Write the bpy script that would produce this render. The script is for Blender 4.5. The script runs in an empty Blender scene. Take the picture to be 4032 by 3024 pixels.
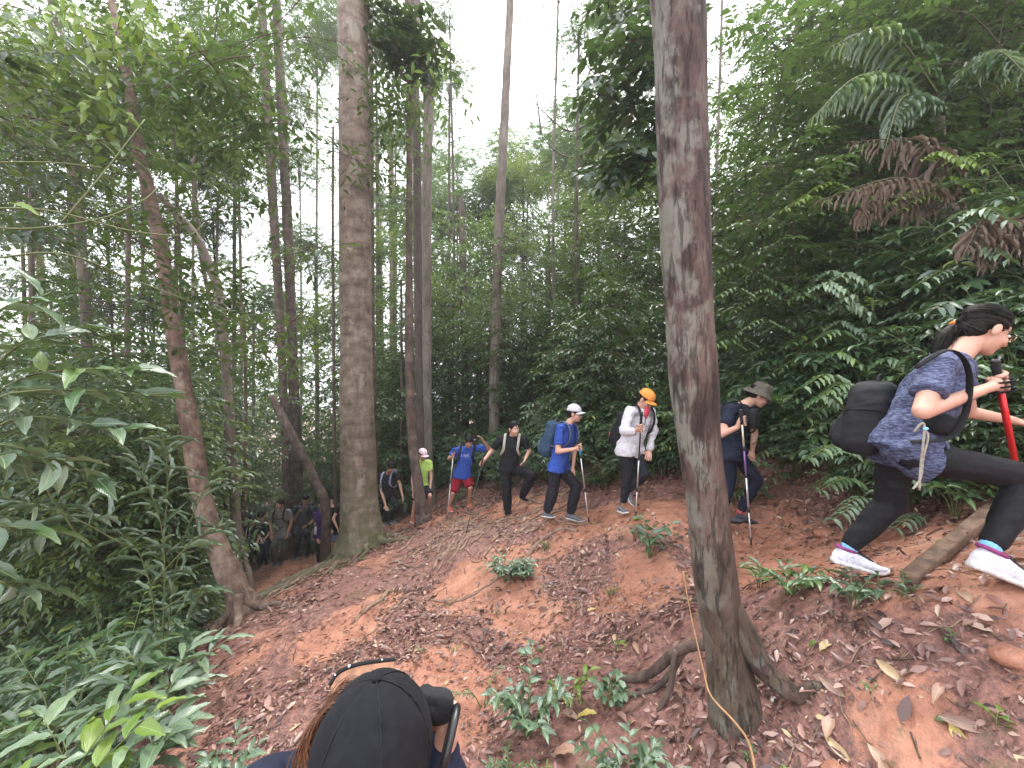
import bpy, math, random
import numpy as np
from mathutils import Vector, Matrix, Quaternion, noise as mnoise

S = bpy.context.scene
COL = S.collection
rng = np.random.default_rng(7)
random.seed(7)
R = math.radians

# ------------------------------------------------------------------ camera
CAM_Z = 2.0
cam_data = bpy.data.cameras.new('camera')
cam = bpy.data.objects.new('camera', cam_data)
COL.objects.link(cam)
cam.location = (0, 0, CAM_Z)
cam.rotation_euler = (R(90), 0, 0)
cam_data.sensor_width = 36
FPX = 385.0                       # focal length in pixels of a 1024 wide picture
cam_data.lens = FPX / 1024 * 36
cam_data.clip_start = 0.05
cam_data.clip_end = 800
S.camera = cam

# ------------------------------------------------------------------ sky, sun, exposure
SUN_EL, SUN_AZ = 62, 20
w = bpy.data.worlds.new('World')
S.world = w
w.use_nodes = True
nt = w.node_tree
bg = nt.nodes['Background']
sky = nt.nodes.new('ShaderNodeTexSky')
sky.sky_type = 'NISHITA'
sky.sun_disc = False
sky.sun_elevation = R(SUN_EL)
sky.sun_rotation = R(SUN_AZ)
sky.air_density = 1.0
sky.dust_density = 4.0
hs = nt.nodes.new('ShaderNodeHueSaturation')
hs.inputs['Saturation'].default_value = 0.22
mixw = nt.nodes.new('ShaderNodeMix')
mixw.data_type = 'RGBA'
mixw.inputs['Factor'].default_value = 0.65
mixw.inputs['B'].default_value = (9.0, 9.3, 9.8, 1)      # even overcast veil
nt.links.new(sky.outputs[0], hs.inputs['Color'])
nt.links.new(hs.outputs[0], mixw.inputs['A'])
nt.links.new(mixw.outputs['Result'], bg.inputs['Color'])
bg.inputs['Strength'].default_value = 0.15

sun_d = bpy.data.lights.new('sun', 'SUN')
sun_d.energy = 1.5
sun_d.angle = R(20)
sun_d.color = (1.0, 0.96, 0.9)
sun = bpy.data.objects.new('sun', sun_d)
COL.objects.link(sun)
# light comes from high up, a little in front of the camera
sd = Vector((math.sin(R(SUN_AZ)) * math.cos(R(SUN_EL)), math.cos(R(SUN_AZ)) * math.cos(R(SUN_EL)), math.sin(R(SUN_EL))))
sun.rotation_euler = (-sd).to_track_quat('-Z', 'Y').to_euler()

S.view_settings.view_transform = 'Standard'
S.view_settings.look = 'None'
S.view_settings.gamma = 1
S.view_settings.use_curve_mapping = False
S.view_settings.exposure = 1.6
S.render.engine = 'CYCLES'
cy = S.cycles
cy.max_bounces = 12
cy.diffuse_bounces = 8
cy.glossy_bounces = 2
cy.transmission_bounces = 8
cy.transparent_max_bounces = 6
cy.volume_bounces = 1
cy.caustics_reflective = False
cy.caustics_refractive = False
cy.use_adaptive_sampling = True
cy.adaptive_threshold = 0.02
cy.use_denoising = True
try:
    cy.denoiser = 'OPENIMAGEDENOISE'
    cy.denoising_input_passes = 'RGB_ALBEDO_NORMAL'
except Exception:
    pass

# ------------------------------------------------------------------ helpers
def P(px, py, d):
    """Point at distance d (m, along the view axis) seen at pixel (px, py) of the 4032x3024 photograph."""
    return Vector(((px / 3.9375 - 512) / FPX * d, d, CAM_Z - (py / 3.9375 - 384) / FPX * d))

def tag(o, label=None, cat=None, group=None, kind=None):
    if label: o['label'] = label
    if cat: o['category'] = cat
    if group: o['group'] = group
    if kind: o['kind'] = kind
    return o

def empty(name, loc, label=None, cat=None, group=None, kind=None):
    o = bpy.data.objects.new(name, None)
    o.empty_display_size = 0.1
    o.location = loc
    COL.objects.link(o)
    return tag(o, label, cat, group, kind)

def rawmesh(name, verts, faces, mats=None, smooth=True, attrs=None):
    """verts (N,3) array; faces: list of int arrays (M,k)."""
    me = bpy.data.meshes.new(name)
    verts = np.asarray(verts, dtype=np.float32).reshape(-1, 3)
    if isinstance(faces, np.ndarray): faces = [faces]
    faces = [np.asarray(f, dtype=np.int32) for f in faces if len(f)]
    loops = np.concatenate([f.ravel() for f in faces])
    counts = np.concatenate([np.full(len(f), f.shape[1], dtype=np.int32) for f in faces])
    starts = np.concatenate([[0], np.cumsum(counts)[:-1]]).astype(np.int32)
    me.vertices.add(len(verts)); me.vertices.foreach_set('co', verts.ravel())
    me.loops.add(len(loops)); me.loops.foreach_set('vertex_index', loops)
    me.polygons.add(len(counts)); me.polygons.foreach_set('loop_start', starts)
    try: me.polygons.foreach_set('loop_total', counts)
    except Exception: pass
    me.update(calc_edges=True)
    if smooth:
        me.polygons.foreach_set('use_smooth', np.ones(len(counts), dtype=bool))
    for k, v in (attrs or {}).items():
        a = me.attributes.new(k, 'FLOAT', 'POINT')
        a.data.foreach_set('value', np.asarray(v, dtype=np.float32))
    if mats is not None:
        for m in (mats if isinstance(mats, (list, tuple)) else [mats]):
            me.materials.append(m)
    me.validate()
    return me

def link(name, me, parent=None, world=False, loc=None):
    """Link a mesh; when parent is given and world is True the mesh is in world coordinates."""
    o = bpy.data.objects.new(name, me)
    COL.objects.link(o)
    if parent is not None:
        o.parent = parent
        if world:
            o.location = -parent.location
    if loc is not None:
        o.location = loc
    return o

class MB:
    """Collects simple shapes into one mesh."""
    def __init__(s): s.v, s.f, s.n, s.a = [], [], 0, []
    def add(s, v, faces, a=None):
        v = np.asarray(v, dtype=np.float64).reshape(-1, 3)
        for f in (faces if isinstance(faces, list) else [faces]):
            f = np.asarray(f)
            if len(f): s.f.append(f + s.n)
        s.v.append(v); s.n += len(v)
        s.a.append(np.full(len(v), 0.5) if a is None else np.broadcast_to(a, (len(v),)))
        return s
    def mesh(s, name, mats, smooth=True):
        by = {}
        for f in s.f: by.setdefault(f.shape[1], []).append(f)
        return rawmesh(name, np.concatenate(s.v), [np.concatenate(x) for x in by.values()], mats, smooth,
                       {'rnd': np.concatenate(s.a)})
    def build(s, name, mats, parent=None, world=True, smooth=True):
        return link(name, s.mesh(name, mats, smooth), parent, world)

def norm(v):
    v = np.asarray(v, float)
    return v / (np.linalg.norm(v, axis=-1, keepdims=True) + 1e-12)

def frames(pts, ref=(0.13, 0.2, 1.0)):
    """Rotation minimising side/up vectors along a polyline."""
    pts = np.asarray(pts, float)
    t = norm(np.gradient(pts, axis=0))
    a = np.cross(t[0], ref)
    if np.linalg.norm(a) < 1e-3: a = np.cross(t[0], (1, 0, 0))
    a = norm(a)
    A = [a]
    for i in range(1, len(pts)):
        a = A[-1] - t[i] * np.dot(A[-1], t[i])
        A.append(norm(a))
    A = np.array(A)
    return t, A, np.cross(t, A)

def smooth_line(pts, n):
    """Catmull-Rom resample; pts may hold extra columns (radii)."""
    p = np.asarray(pts, float)
    if len(p) < 3:
        u = np.linspace(0, len(p) - 1, n)
        return np.stack([np.interp(u, range(len(p)), p[:, k]) for k in range(p.shape[1])], 1)
    q = np.concatenate([[2 * p[0] - p[1]], p, [2 * p[-1] - p[-2]]])
    out = []
    for u in np.linspace(0, len(p) - 1 - 1e-6, n):
        i = int(u); f = u - i
        a, b, c, d = q[i], q[i + 1], q[i + 2], q[i + 3]
        out.append(0.5 * (2 * b + (c - a) * f + (2 * a - 5 * b + 4 * c - d) * f * f + (3 * b - a - 3 * c + d) * f ** 3))
    return np.array(out)

def tube(pts, rad, sides=8, lump=0.0, seed=0, flat=1.0, A=None, close=True):
    """Tube along pts. Returns verts, [quads, tris]."""
    pts = np.asarray(pts, float); n = len(pts)
    rad = np.broadcast_to(np.asarray(rad, float), (n,))
    t, a, b = frames(pts)
    if A is not None:
        a = norm(np.cross(t, np.cross(np.broadcast_to(A, t.shape), t))); b = np.cross(t, a)
    th = np.arange(sides) / sides * 2 * math.pi
    rr = rad[:, None] * np.ones((1, sides))
    if lump:
        s = np.cumsum(np.concatenate([[0], np.linalg.norm(np.diff(pts, axis=0), axis=1)]))
        rr = rr * (1 + lump * (vnoise(th[None] * 1.3 + seed * 7.1 + np.zeros_like(s)[:, None], s[:, None] / (rad.mean() * 3 + 1e-6)) * 2 - 1))
    V = pts[:, None] + rr[..., None] * (a[:, None] * np.cos(th)[None, :, None] + flat * b[:, None] * np.sin(th)[None, :, None])
    V = V.reshape(-1, 3)
    i = np.arange(n - 1)[:, None] * sides; j = np.arange(sides)[None]; k = (j + 1) % sides
    q = np.stack([i + j, i + k, i + sides + k, i + sides + j], -1).reshape(-1, 4)
    fs = [q]
    if close:
        V = np.concatenate([V, [pts[0] - t[0] * rad[0] * 0.3], [pts[-1] + t[-1] * rad[-1] * 0.3]])
        c0, c1 = n * sides, n * sides + 1
        j = np.arange(sides); k = (j + 1) % sides
        fs.append(np.concatenate([np.stack([np.full(sides, c0), k, j], 1),
                                  np.stack([np.full(sides, c1), (n - 1) * sides + j, (n - 1) * sides + k], 1)]))
    return V, fs

def _hash(ix, iy, seed):
    h = (ix.astype(np.int64) * 374761393 + iy.astype(np.int64) * 668265263 + int(seed) * 1442695041) & 0xffffffff
    h = ((h ^ (h >> 13)) * 1274126177) & 0xffffffff
    return ((h ^ (h >> 16)) & 0xffff) / 65535.0

def vnoise(x, y, seed=0):
    x, y = np.broadcast_arrays(np.asarray(x, float), np.asarray(y, float))
    ix, iy = np.floor(x), np.floor(y)
    fx, fy = x - ix, y - iy
    fx = fx * fx * (3 - 2 * fx); fy = fy * fy * (3 - 2 * fy)
    a, b = _hash(ix, iy, seed), _hash(ix + 1, iy, seed)
    c, d = _hash(ix, iy + 1, seed), _hash(ix + 1, iy + 1, seed)
    return (a * (1 - fx) + b * fx) * (1 - fy) + (c * (1 - fx) + d * fx) * fy

def fbm(x, y, seed=0, octs=4, gain=0.5):
    s, amp, tot = 0, 1.0, 0
    for o in range(octs):
        s = s + amp * vnoise(np.asarray(x) * 2 ** o + 17.3 * o, np.asarray(y) * 2 ** o + 9.1 * o, seed + o)
        tot += amp; amp *= gain
    return s / tot

# ------------------------------------------------------------------ materials
def new_mat(name):
    m = bpy.data.materials.new(name)
    m.use_nodes = True
    nt = m.node_tree
    b = nt.nodes['Principled BSDF']
    return m, nt, b

def N(nt, typ, **kw):
    n = nt.nodes.new(typ)
    for k, v in kw.items():
        if k in n.inputs: n.inputs[k].default_value = v
        else: setattr(n, k, v)
    return n

def ramp(nt, fac, stops, interp='LINEAR'):
    r = nt.nodes.new('ShaderNodeValToRGB')
    r.color_ramp.interpolation = interp
    e = r.color_ramp.elements
    while len(e) < len(stops): e.new(0.5)
    for el, (p, c) in zip(e, stops):
        el.position = p; el.color = (*c, 1) if len(c) == 3 else c
    nt.links.new(fac, r.inputs['Fac'])
    return r.outputs['Color']

def mixc(nt, fac, a, b, mode='MIX'):
    m = nt.nodes.new('ShaderNodeMix'); m.data_type = 'RGBA'; m.blend_type = mode
    for sock, v in ((m.inputs['Factor'], fac), (m.inputs['A'], a), (m.inputs['B'], b)):
        if isinstance(v, bpy.types.NodeSocket): nt.links.new(v, sock)
        elif isinstance(v, (int, float)): sock.default_value = v
        else: sock.default_value = (*v, 1)
    return m.outputs['Result']

def noise_tex(nt, scale, detail=4, rough=0.55, coord='Object', stretch=None, seed=None):
    tc = nt.nodes.new('ShaderNodeTexCoord')
    src = tc.outputs[coord]
    if stretch or seed:
        mp = nt.nodes.new('ShaderNodeMapping')
        if stretch: mp.inputs['Scale'].default_value = stretch
        if seed: mp.inputs['Location'].default_value = (seed, seed * 1.7, seed * 0.3)
        nt.links.new(src, mp.inputs['Vector']); src = mp.outputs[0]
    n = N(nt, 'ShaderNodeTexNoise', Scale=scale, Detail=detail, Roughness=rough)
    nt.links.new(src, n.inputs['Vector'])
    return n.outputs['Fac']

def bump(nt, b, h, strength=0.3, dist=0.02):
    n = N(nt, 'ShaderNodeBump', Strength=strength, Distance=dist)
    nt.links.new(h, n.inputs['Height'])
    nt.links.new(n.outputs[0], b.inputs['Normal'])

def cloth_mat(name, col, rough=0.9, var=0.25, scale=60, bstr=0.35, wr=9, heather=None):
    m, nt, b = new_mat(name)
    n = noise_tex(nt, scale, 3)
    c = tuple(col)
    base = ramp(nt, n, [(0.3, [x * (1 - var) for x in c]), (0.7, [min(1, x * (1 + var)) for x in c])])
    if heather:
        h = noise_tex(nt, 45, 4, 0.7, stretch=(1, 1, 3.2), seed=3.1)
        base = mixc(nt, ramp(nt, h, [(0.44, (0, 0, 0)), (0.6, (1, 1, 1))]), base, heather)
    nt.links.new(base, b.inputs['Base Color'])
    b.inputs['Roughness'].default_value = rough
    b.inputs['Specular IOR Level'].default_value = 0.25
    w1 = noise_tex(nt, wr, 3, 0.5, stretch=(1, 1, 0.6))
    bump(nt, b, w1, bstr, 0.03)
    return m

def plain_mat(name, col, rough=0.5, metal=0.0, var=0.12, scale=40, bstr=0.1):
    m, nt, b = new_mat(name)
    n = noise_tex(nt, scale, 3)
    nt.links.new(ramp(nt, n, [(0.3, [x * (1 - var) for x in col]), (0.7, [min(1, x * (1 + var)) for x in col])]), b.inputs['Base Color'])
    b.inputs['Roughness'].default_value = rough
    b.inputs['Metallic'].default_value = metal
    if bstr: bump(nt, b, n, bstr, 0.004)
    return m

def skin_mat(name, col):
    m, nt, b = new_mat(name)
    n = noise_tex(nt, 14, 4)
    nt.links.new(ramp(nt, n, [(0.3, [col[0] * .9, col[1] * .8, col[2] * .78]), (0.65, col)]), b.inputs['Base Color'])
    b.inputs['Roughness'].default_value = 0.5
    b.inputs['Subsurface Weight'].default_value = 0.12
    b.inputs['Subsurface Radius'].default_value = (0.012, 0.005, 0.003)
    bump(nt, b, noise_tex(nt, 300, 2), 0.05, 0.001)
    return m

def leaf_mat(name, stops, rough=0.42, trans=0.35, tcol=(0.17, 0.27, 0.05), single=False, spec=0.8):
    """single=True: one leaf per object (object random, veins); else per-leaf attribute rnd."""
    m, nt, b = new_mat(name)
    oi = nt.nodes.new('ShaderNodeObjectInfo')
    if single:
        src = oi.outputs['Random']
    else:
        at = N(nt, 'ShaderNodeAttribute', attribute_name='rnd')
        ma = N(nt, 'ShaderNodeMath', operation='MULTIPLY_ADD')
        nt.links.new(oi.outputs['Random'], ma.inputs[0]); ma.inputs[1].default_value = 0.22
        nt.links.new(at.outputs['Fac'], ma.inputs[2])
        sb = N(nt, 'ShaderNodeMath', operation='SUBTRACT'); sb.inputs[1].default_value = 0.11; sb.use_clamp = True
        nt.links.new(ma.outputs[0], sb.inputs[0]); src = sb.outputs[0]
    base = ramp(nt, src, stops)
    nz = noise_tex(nt, 9 if not single else 5, 3)
    base = mixc(nt, 0.35, base, ramp(nt, nz, [(0.3, (0.45, 0.45, 0.45)), (0.7, (1, 1, 1))]), 'MULTIPLY')
    if single:
        tc = nt.nodes.new('ShaderNodeTexCoord'); sx = nt.nodes.new('ShaderNodeSeparateXYZ')
        nt.links.new(tc.outputs['Object'], sx.inputs[0])
        ab = N(nt, 'ShaderNodeMath', operation='ABSOLUTE'); nt.links.new(sx.outputs['Y'], ab.inputs[0])
        rib = ramp(nt, ab.outputs[0], [(0.0, (1, 1, 1)), (0.014, (1, 1, 1)), (0.026, (0, 0, 0))])
        k = N(nt, 'ShaderNodeMath', operation='MULTIPLY_ADD'); nt.links.new(ab.outputs[0], k.inputs[0]); k.inputs[1].default_value = -1.0
        nt.links.new(sx.outputs['X'], k.inputs[2])
        k2 = N(nt, 'ShaderNodeMath', operation='MULTIPLY'); nt.links.new(k.outputs[0], k2.inputs[0]); k2.inputs[1].default_value = 60
        sn = N(nt, 'ShaderNodeMath', operation='SINE'); nt.links.new(k2.outputs[0], sn.inputs[0])
        vein = ramp(nt, sn.outputs[0], [(0.8, (0, 0, 0)), (1.0, (0.5, 0.5, 0.5))])
        base = mixc(nt, vein, base, mixc(nt, 0.35, base, (0.35, 0.45, 0.15)))
        base = mixc(nt, rib, base, mixc(nt, 0.5, base, (0.42, 0.5, 0.2)))
        bump(nt, b, sn.outputs[0], 0.15, 0.004)
    nt.links.new(base, b.inputs['Base Color'])
    b.inputs['Roughness'].default_value = rough
    b.inputs['Specular IOR Level'].default_value = spec
    tr = nt.nodes.new('ShaderNodeBsdfTranslucent')
    nt.links.new(mixc(nt, 0.55, base, tcol), tr.inputs['Color'])
    mx = nt.nodes.new('ShaderNodeMixShader'); mx.inputs[0].default_value = trans
    nt.links.new(b.outputs[0], mx.inputs[1]); nt.links.new(tr.outputs[0], mx.inputs[2])
    nt.links.new(mx.outputs[0], nt.nodes['Material Output'].inputs['Surface'])
    return m

def bark_mat(name, stops, scale=3.0, side=None, stretch=(1, 1, 0.35), patch=None, moss=None, bstr=0.6, fine=28, moss_h=None, cracks=0.45):
    m, nt, b = new_mat(name)
    n = noise_tex(nt, scale, 6, 0.62, stretch=stretch)
    base = ramp(nt, n, stops)
    f = noise_tex(nt, fine, 5, 0.7, stretch=(1, 1, 0.3), seed=2.0)
    base = mixc(nt, 0.55, base, ramp(nt, f, [(0.3, (0.35, 0.33, 0.32)), (0.62, (1.15, 1.15, 1.15))]), 'MULTIPLY')
    if patch:
        p = noise_tex(nt, patch[1], 5, 0.6, stretch=(1, 1, 0.6), seed=5.0)
        if side:      # lichen favours the side of the trunk that faces the light gap
            ge = nt.nodes.new('ShaderNodeNewGeometry'); dp = N(nt, 'ShaderNodeVectorMath', operation='DOT_PRODUCT'); nt.links.new(ge.outputs['True Normal'], dp.inputs[0]); dp.inputs[1].default_value = side
            am = N(nt, 'ShaderNodeMath', operation='MULTIPLY_ADD'); nt.links.new(dp.outputs['Value'], am.inputs[0]); am.inputs[1].default_value = .16; nt.links.new(p, am.inputs[2]); p = am.outputs[0]
        base = mixc(nt, ramp(nt, p, [(patch[2], (0, 0, 0)), (patch[2] + (0.13 if side else 0.05), (1, 1, 1))]), base, patch[0])
    if moss:
        tc = nt.nodes.new('ShaderNodeTexCoord'); sx = nt.nodes.new('ShaderNodeSeparateXYZ')
        nt.links.new(tc.outputs['Object'], sx.inputs[0])
        mr = N(nt, 'ShaderNodeMapRange'); mr.inputs['From Min'].default_value = moss_h[0]; mr.inputs['From Max'].default_value = moss_h[1]
        mr.inputs['To Min'].default_value = 1; mr.inputs['To Max'].default_value = 0
        nt.links.new(sx.outputs['Z'], mr.inputs['Value'])
        mn = noise_tex(nt, 5, 5, 0.65, seed=8.0)
        mm = N(nt, 'ShaderNodeMath', operation='MULTIPLY'); nt.links.new(mr.outputs[0], mm.inputs[0])
        nt.links.new(ramp(nt, mn, [(0.38, (0, 0, 0)), (0.55, (1, 1, 1))]), mm.inputs[1])
        base = mixc(nt, mm.outputs[0], base, moss)
    nt.links.new(base, b.inputs['Base Color'])
    b.inputs['Roughness'].default_value = 0.8
    ck = noise_tex(nt, fine * .55, 6, .75, stretch=(1, 1, 0.12), seed=11.0)
    crack = ramp(nt, ck, [(0.36, (0, 0, 0)), (0.46, (1, 1, 1))])
    base2 = mixc(nt, crack, mixc(nt, 0.75, base, (0.02, 0.012, 0.01)), base)
    base2 = mixc(nt, cracks, base, base2)
    nt.links.new(base2, b.inputs['Base Color'])
    hm = mixc(nt, 0.5, mixc(nt, 0.5, n, f), crack)
    bump(nt, b, hm, bstr, 0.02)
    return m

M = {}
G1 = [(0.0, (0.024, 0.05, 0.022)), (0.45, (0.05, 0.095, 0.036)), (0.8, (0.085, 0.14, 0.042)), (1.0, (0.13, 0.18, 0.045))]
M['leaf_far'] = leaf_mat('leaf_far', [(0.0, (0.035, 0.07, 0.03)), (0.5, (0.07, 0.12, 0.045)), (1.0, (0.15, 0.20, 0.06))], 0.5, 0.48)  # paler than leaf_mid: distance haze is put into the leaf colour
M['leaf_mid'] = leaf_mat('leaf_mid', G1, 0.34, 0.38)
M['leaf_bright'] = leaf_mat('leaf_bright', [(0.0, (0.045, 0.085, 0.02)), (0.5, (0.09, 0.15, 0.03)), (0.9, (0.17, 0.23, 0.045)), (1, (.32, .3, .05))], 0.5, 0.5, tcol=(.3, .4, .06))
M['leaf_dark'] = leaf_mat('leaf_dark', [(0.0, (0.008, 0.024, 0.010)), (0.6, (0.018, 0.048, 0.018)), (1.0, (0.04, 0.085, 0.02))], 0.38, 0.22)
M['leaf_shrub'] = leaf_mat('leaf_shrub', [(0.0, (0.025, 0.06, 0.028)), (0.55, (0.065, 0.125, 0.055)), (0.88, (0.10, 0.17, 0.06)), (0.94, (0.17, 0.24, 0.045)), (1, (0.26, 0.3, 0.07))], 0.30, 0.25)
M['leaf_one'] = leaf_mat('leaf_one', [(0.0, (0.035, 0.085, 0.03)), (0.6, (0.065, 0.14, 0.05)), (0.85, (0.11, 0.19, 0.06)), (1.0, (0.2, 0.3, 0.06))], 0.3, 0.22, single=True)
M['leaf_blue'] = leaf_mat('leaf_blue', [(0.0, (0.045, 0.09, 0.05)), (1.0, (0.11, 0.18, 0.105))], 0.3, 0.15, single=True)
M['leaf_pale'] = leaf_mat('leaf_pale', [(0.0, (0.07, 0.12, 0.07)), (0.6, (0.14, 0.21, 0.13)), (1.0, (0.22, 0.30, 0.17))], 0.3, 0.2, single=True)
M['leaf_lime'] = leaf_mat('leaf_lime', [(0.0, (0.10, 0.2, 0.02)), (1.0, (0.24, 0.34, 0.045))], 0.4, 0.4, single=True)
M['leaf_dead'] = leaf_mat('leaf_dead', [(0.0, (0.14, 0.09, 0.06)), (1.0, (0.42, 0.31, 0.2))], 0.7, 0.1, tcol=(0.32, 0.22, 0.12))
M['litter'] = leaf_mat('litter', [(0.0, (0.05, 0.026, 0.024)), (0.3, (0.15, 0.075, 0.062)), (0.6, (0.30, 0.16, 0.13)), (0.82, (0.43, 0.27, 0.22)), (0.95, (0.5, 0.36, 0.28)), (1.0, (0.5, 0.42, 0.16))], 0.38, 0.06, tcol=(0.4, 0.2, 0.08), spec=0.6)
M['stem_green'] = plain_mat('stem_green', (0.10, 0.12, 0.035), 0.6)
M['stem_brown'] = plain_mat('stem_brown', (0.075, 0.05, 0.032), 0.8, var=0.4)
M['bark_dark'] = bark_mat('bark_dark', [(0.3, (0.04, 0.028, 0.02)), (0.7, (0.13, 0.10, 0.075))], 5)
M['bark_grey'] = bark_mat('bark_grey', [(0.3, (0.10, 0.075, 0.06)), (0.7, (0.27, 0.23, 0.19))], 4)
M['bark_pink'] = bark_mat('bark_pink', [(0.3, (0.25, 0.14, 0.10)), (0.7, (0.5, 0.36, 0.29))], 2.5)
M['bark_red'] = bark_mat('bark_red', [(0.35, (0.05, 0.034, 0.027)), (0.52, (0.11, 0.073, 0.057)), (0.7, (0.19, 0.14, 0.115))], 6, stretch=(1, 1, .8))
M['bark_big'] = bark_mat('bark_big', [(0.32, (0.085, 0.058, 0.044)), (0.5, (0.175, 0.13, 0.10)), (0.68, (0.27, 0.22, 0.175))], 3.6, stretch=(1, 1, 1.9),
                         patch=((0.235, 0.21, 0.165), 5.0, 0.60), moss=(0.075, 0.075, 0.025), moss_h=(-1.0, 3.2), bstr=0.6, fine=20, cracks=.12)
M['bark_near'] = bark_mat('bark_near', [(0.38, (0.028, 0.017, 0.014)), (0.52, (0.075, 0.043, 0.035)), (0.66, (0.15, 0.105, 0.088))], 9.0, stretch=(1, 1, 0.35),
                          side=(-1, -.25, 0), patch=((0.155, 0.145, 0.12), 11.0, 0.57), moss=(0.075, 0.052, 0.03), moss_h=(-0.2, 1.2), bstr=1.0, fine=60, cracks=0.6)
M['bark_lean'] = bark_mat('bark_lean', [(0.35, (0.07, 0.042, 0.03)), (0.5, (0.15, 0.093, 0.068)), (0.65, (0.24, 0.175, 0.135))], 7, stretch=(1, 1, .8),
                          patch=((0.2, 0.185, 0.155), 9, 0.63), bstr=0.5)
M['root'] = bark_mat('root', [(0.3, (0.12, 0.065, 0.045)), (0.7, (0.34, 0.22, 0.155))], 14, bstr=0.4)
# ------------------------------------------------------------------ the ground
CTRL = []
def cp(px, py, d): v = P(px, py, d); CTRL.append(tuple(v))
cp(1900, 3024, 2.05); cp(2860, 2810, 1.9); cp(3370, 2262, 2.1); cp(3950, 2320, 1.65)
cp(2950, 2070, 3.95); cp(2450, 2025, 4.6); cp(2200, 2045, 5.35); cp(1990, 2015, 6.4)
cp(1800, 1998, 7.6); cp(1640, 2060, 7.8); cp(1540, 2080, 8.6); cp(1150, 2215, 10.3)
cp(1420, 2170, 6.5); cp(960, 2410, 4.5); cp(1900, 2500, 3.4); cp(2400, 2500, 3.0)
cp(2400, 2200, 4.0); cp(1700, 2250, 5.0); cp(1300, 2700, 2.7); cp(3300, 2650, 1.75); cp(1150, 2330, 7.6)
cp(3400, 3000, 1.5)
for _p in [(3480, 2268, 2.1), (2915, 2060, 4.0), (2835, 2065, 3.9), (2500, 2030, 4.3), (2160, 2042, 5.3), (2265, 2056, 5.35), (2320, 2064, 4.95), (2060, 1985, 6.2), (2000, 2030, 6.2), (1836, 2104, 5.5),
           (1768, 2012, 7.5), (1850, 2000, 7.6), (1624, 2062, 7.75), (1512, 2072, 8.2), (1090, 2226, 10.2), (1190, 2200, 10.9), (1268, 2222, 9.9), (1318, 2202, 9.5), (1000, 2244, 10.1), (2959, 2160, 3.55)]: cp(*_p)
CTRL += [(-2.3, 2.0, -0.25), (-4, 3, -1.3), (-6, 3, -2.4), (-9, 5, -3.6), (-5, 6, -2.0), (-8, 9, -3.6), (-16, 10, -6), (-3, 0, -0.6),
         (0, 0, 0.0), (1.2, 0.4, 0.35), (2.6, 0.8, 1.15), (0, -4, 0.0), (5, -3, 2.2), (-6, -3, -2),
         (3.1, 2.7, 1.15), (4.4, 3.6, 2.1), (6, 3, 3.1), (6, 6, 2.5), (3.2, 5.4, 0.95), (1.9, 6.3, 0.7), (0.8, 7.8, 0.35),
         (-0.6, 9.3, -0.25), (-2.5, 10.3, -1.1), (-5, 12.5, -3.0), (0, 12, -0.6), (4, 9, 1.3), (9, 9, 4.2), (3, 14, 0.2), (-8, 15, -4.6),
         (0, 20, -2.5), (10, 20, 2.8), (-15, 22, -7.5), (20, 15, 8), (20, 0, 8), (-25, 0, -7), (0, 40, -6), (30, 40, 4), (-30, 40, -10),
         (0, 150, -8), (150, 150, 2), (-150, 150, -14), (150, 0, 14), (-150, 0, -12), (0, -60, 0), (150, -60, 10), (-150, -60, -10)]
CT = np.array(CTRL)
def _tps(r2): return 0.5 * r2 * np.log(r2 + 1e-9)
def _solve():
    n = len(CT); XY = CT[:, :2]
    K = _tps(((XY[:, None] - XY[None]) ** 2).sum(-1)) + np.eye(n) * 0.04
    Pm = np.c_[np.ones(n), XY]
    A = np.zeros((n + 3, n + 3)); A[:n, :n] = K; A[:n, n:] = Pm; A[n:, :n] = Pm.T
    return np.linalg.solve(A, np.r_[CT[:, 2], 0, 0, 0])
TW = _solve()
def base_z(x, y):
    x, y = np.broadcast_arrays(np.asarray(x, float), np.asarray(y, float))
    z = np.full(x.shape, TW[-3]) + TW[-2] * x + TW[-1] * y
    for (cx, cy_, _), wgt in zip(CT, TW[:-3]):
        z = z + wgt * _tps((x - cx) ** 2 + (y - cy_) ** 2)
    return z
TRAIL = smooth_line([(-9, 13.5), (-6.3, 10.8), (-4.7, 8.9), (-2.9, 8.3), (-1.3, 7.5), (-0.1, 6.4), (0.75, 5.35), (1.45, 4.6), (2.2, 3.7), (2.45, 2.7), (2.35, 1.9), (2.5, 0.9), (2.6, -3)], 60)
def trail_d(x, y):
    d = np.full(np.shape(x), 1e9)
    for i in range(len(TRAIL) - 1):
        a, b = TRAIL[i], TRAIL[i + 1]; ab = b - a
        t = np.clip(((x - a[0]) * ab[0] + (y - a[1]) * ab[1]) / (ab @ ab), 0, 1)
        d = np.minimum(d, np.hypot(x - a[0] - t * ab[0], y - a[1] - t * ab[1]))
    return d
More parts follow.
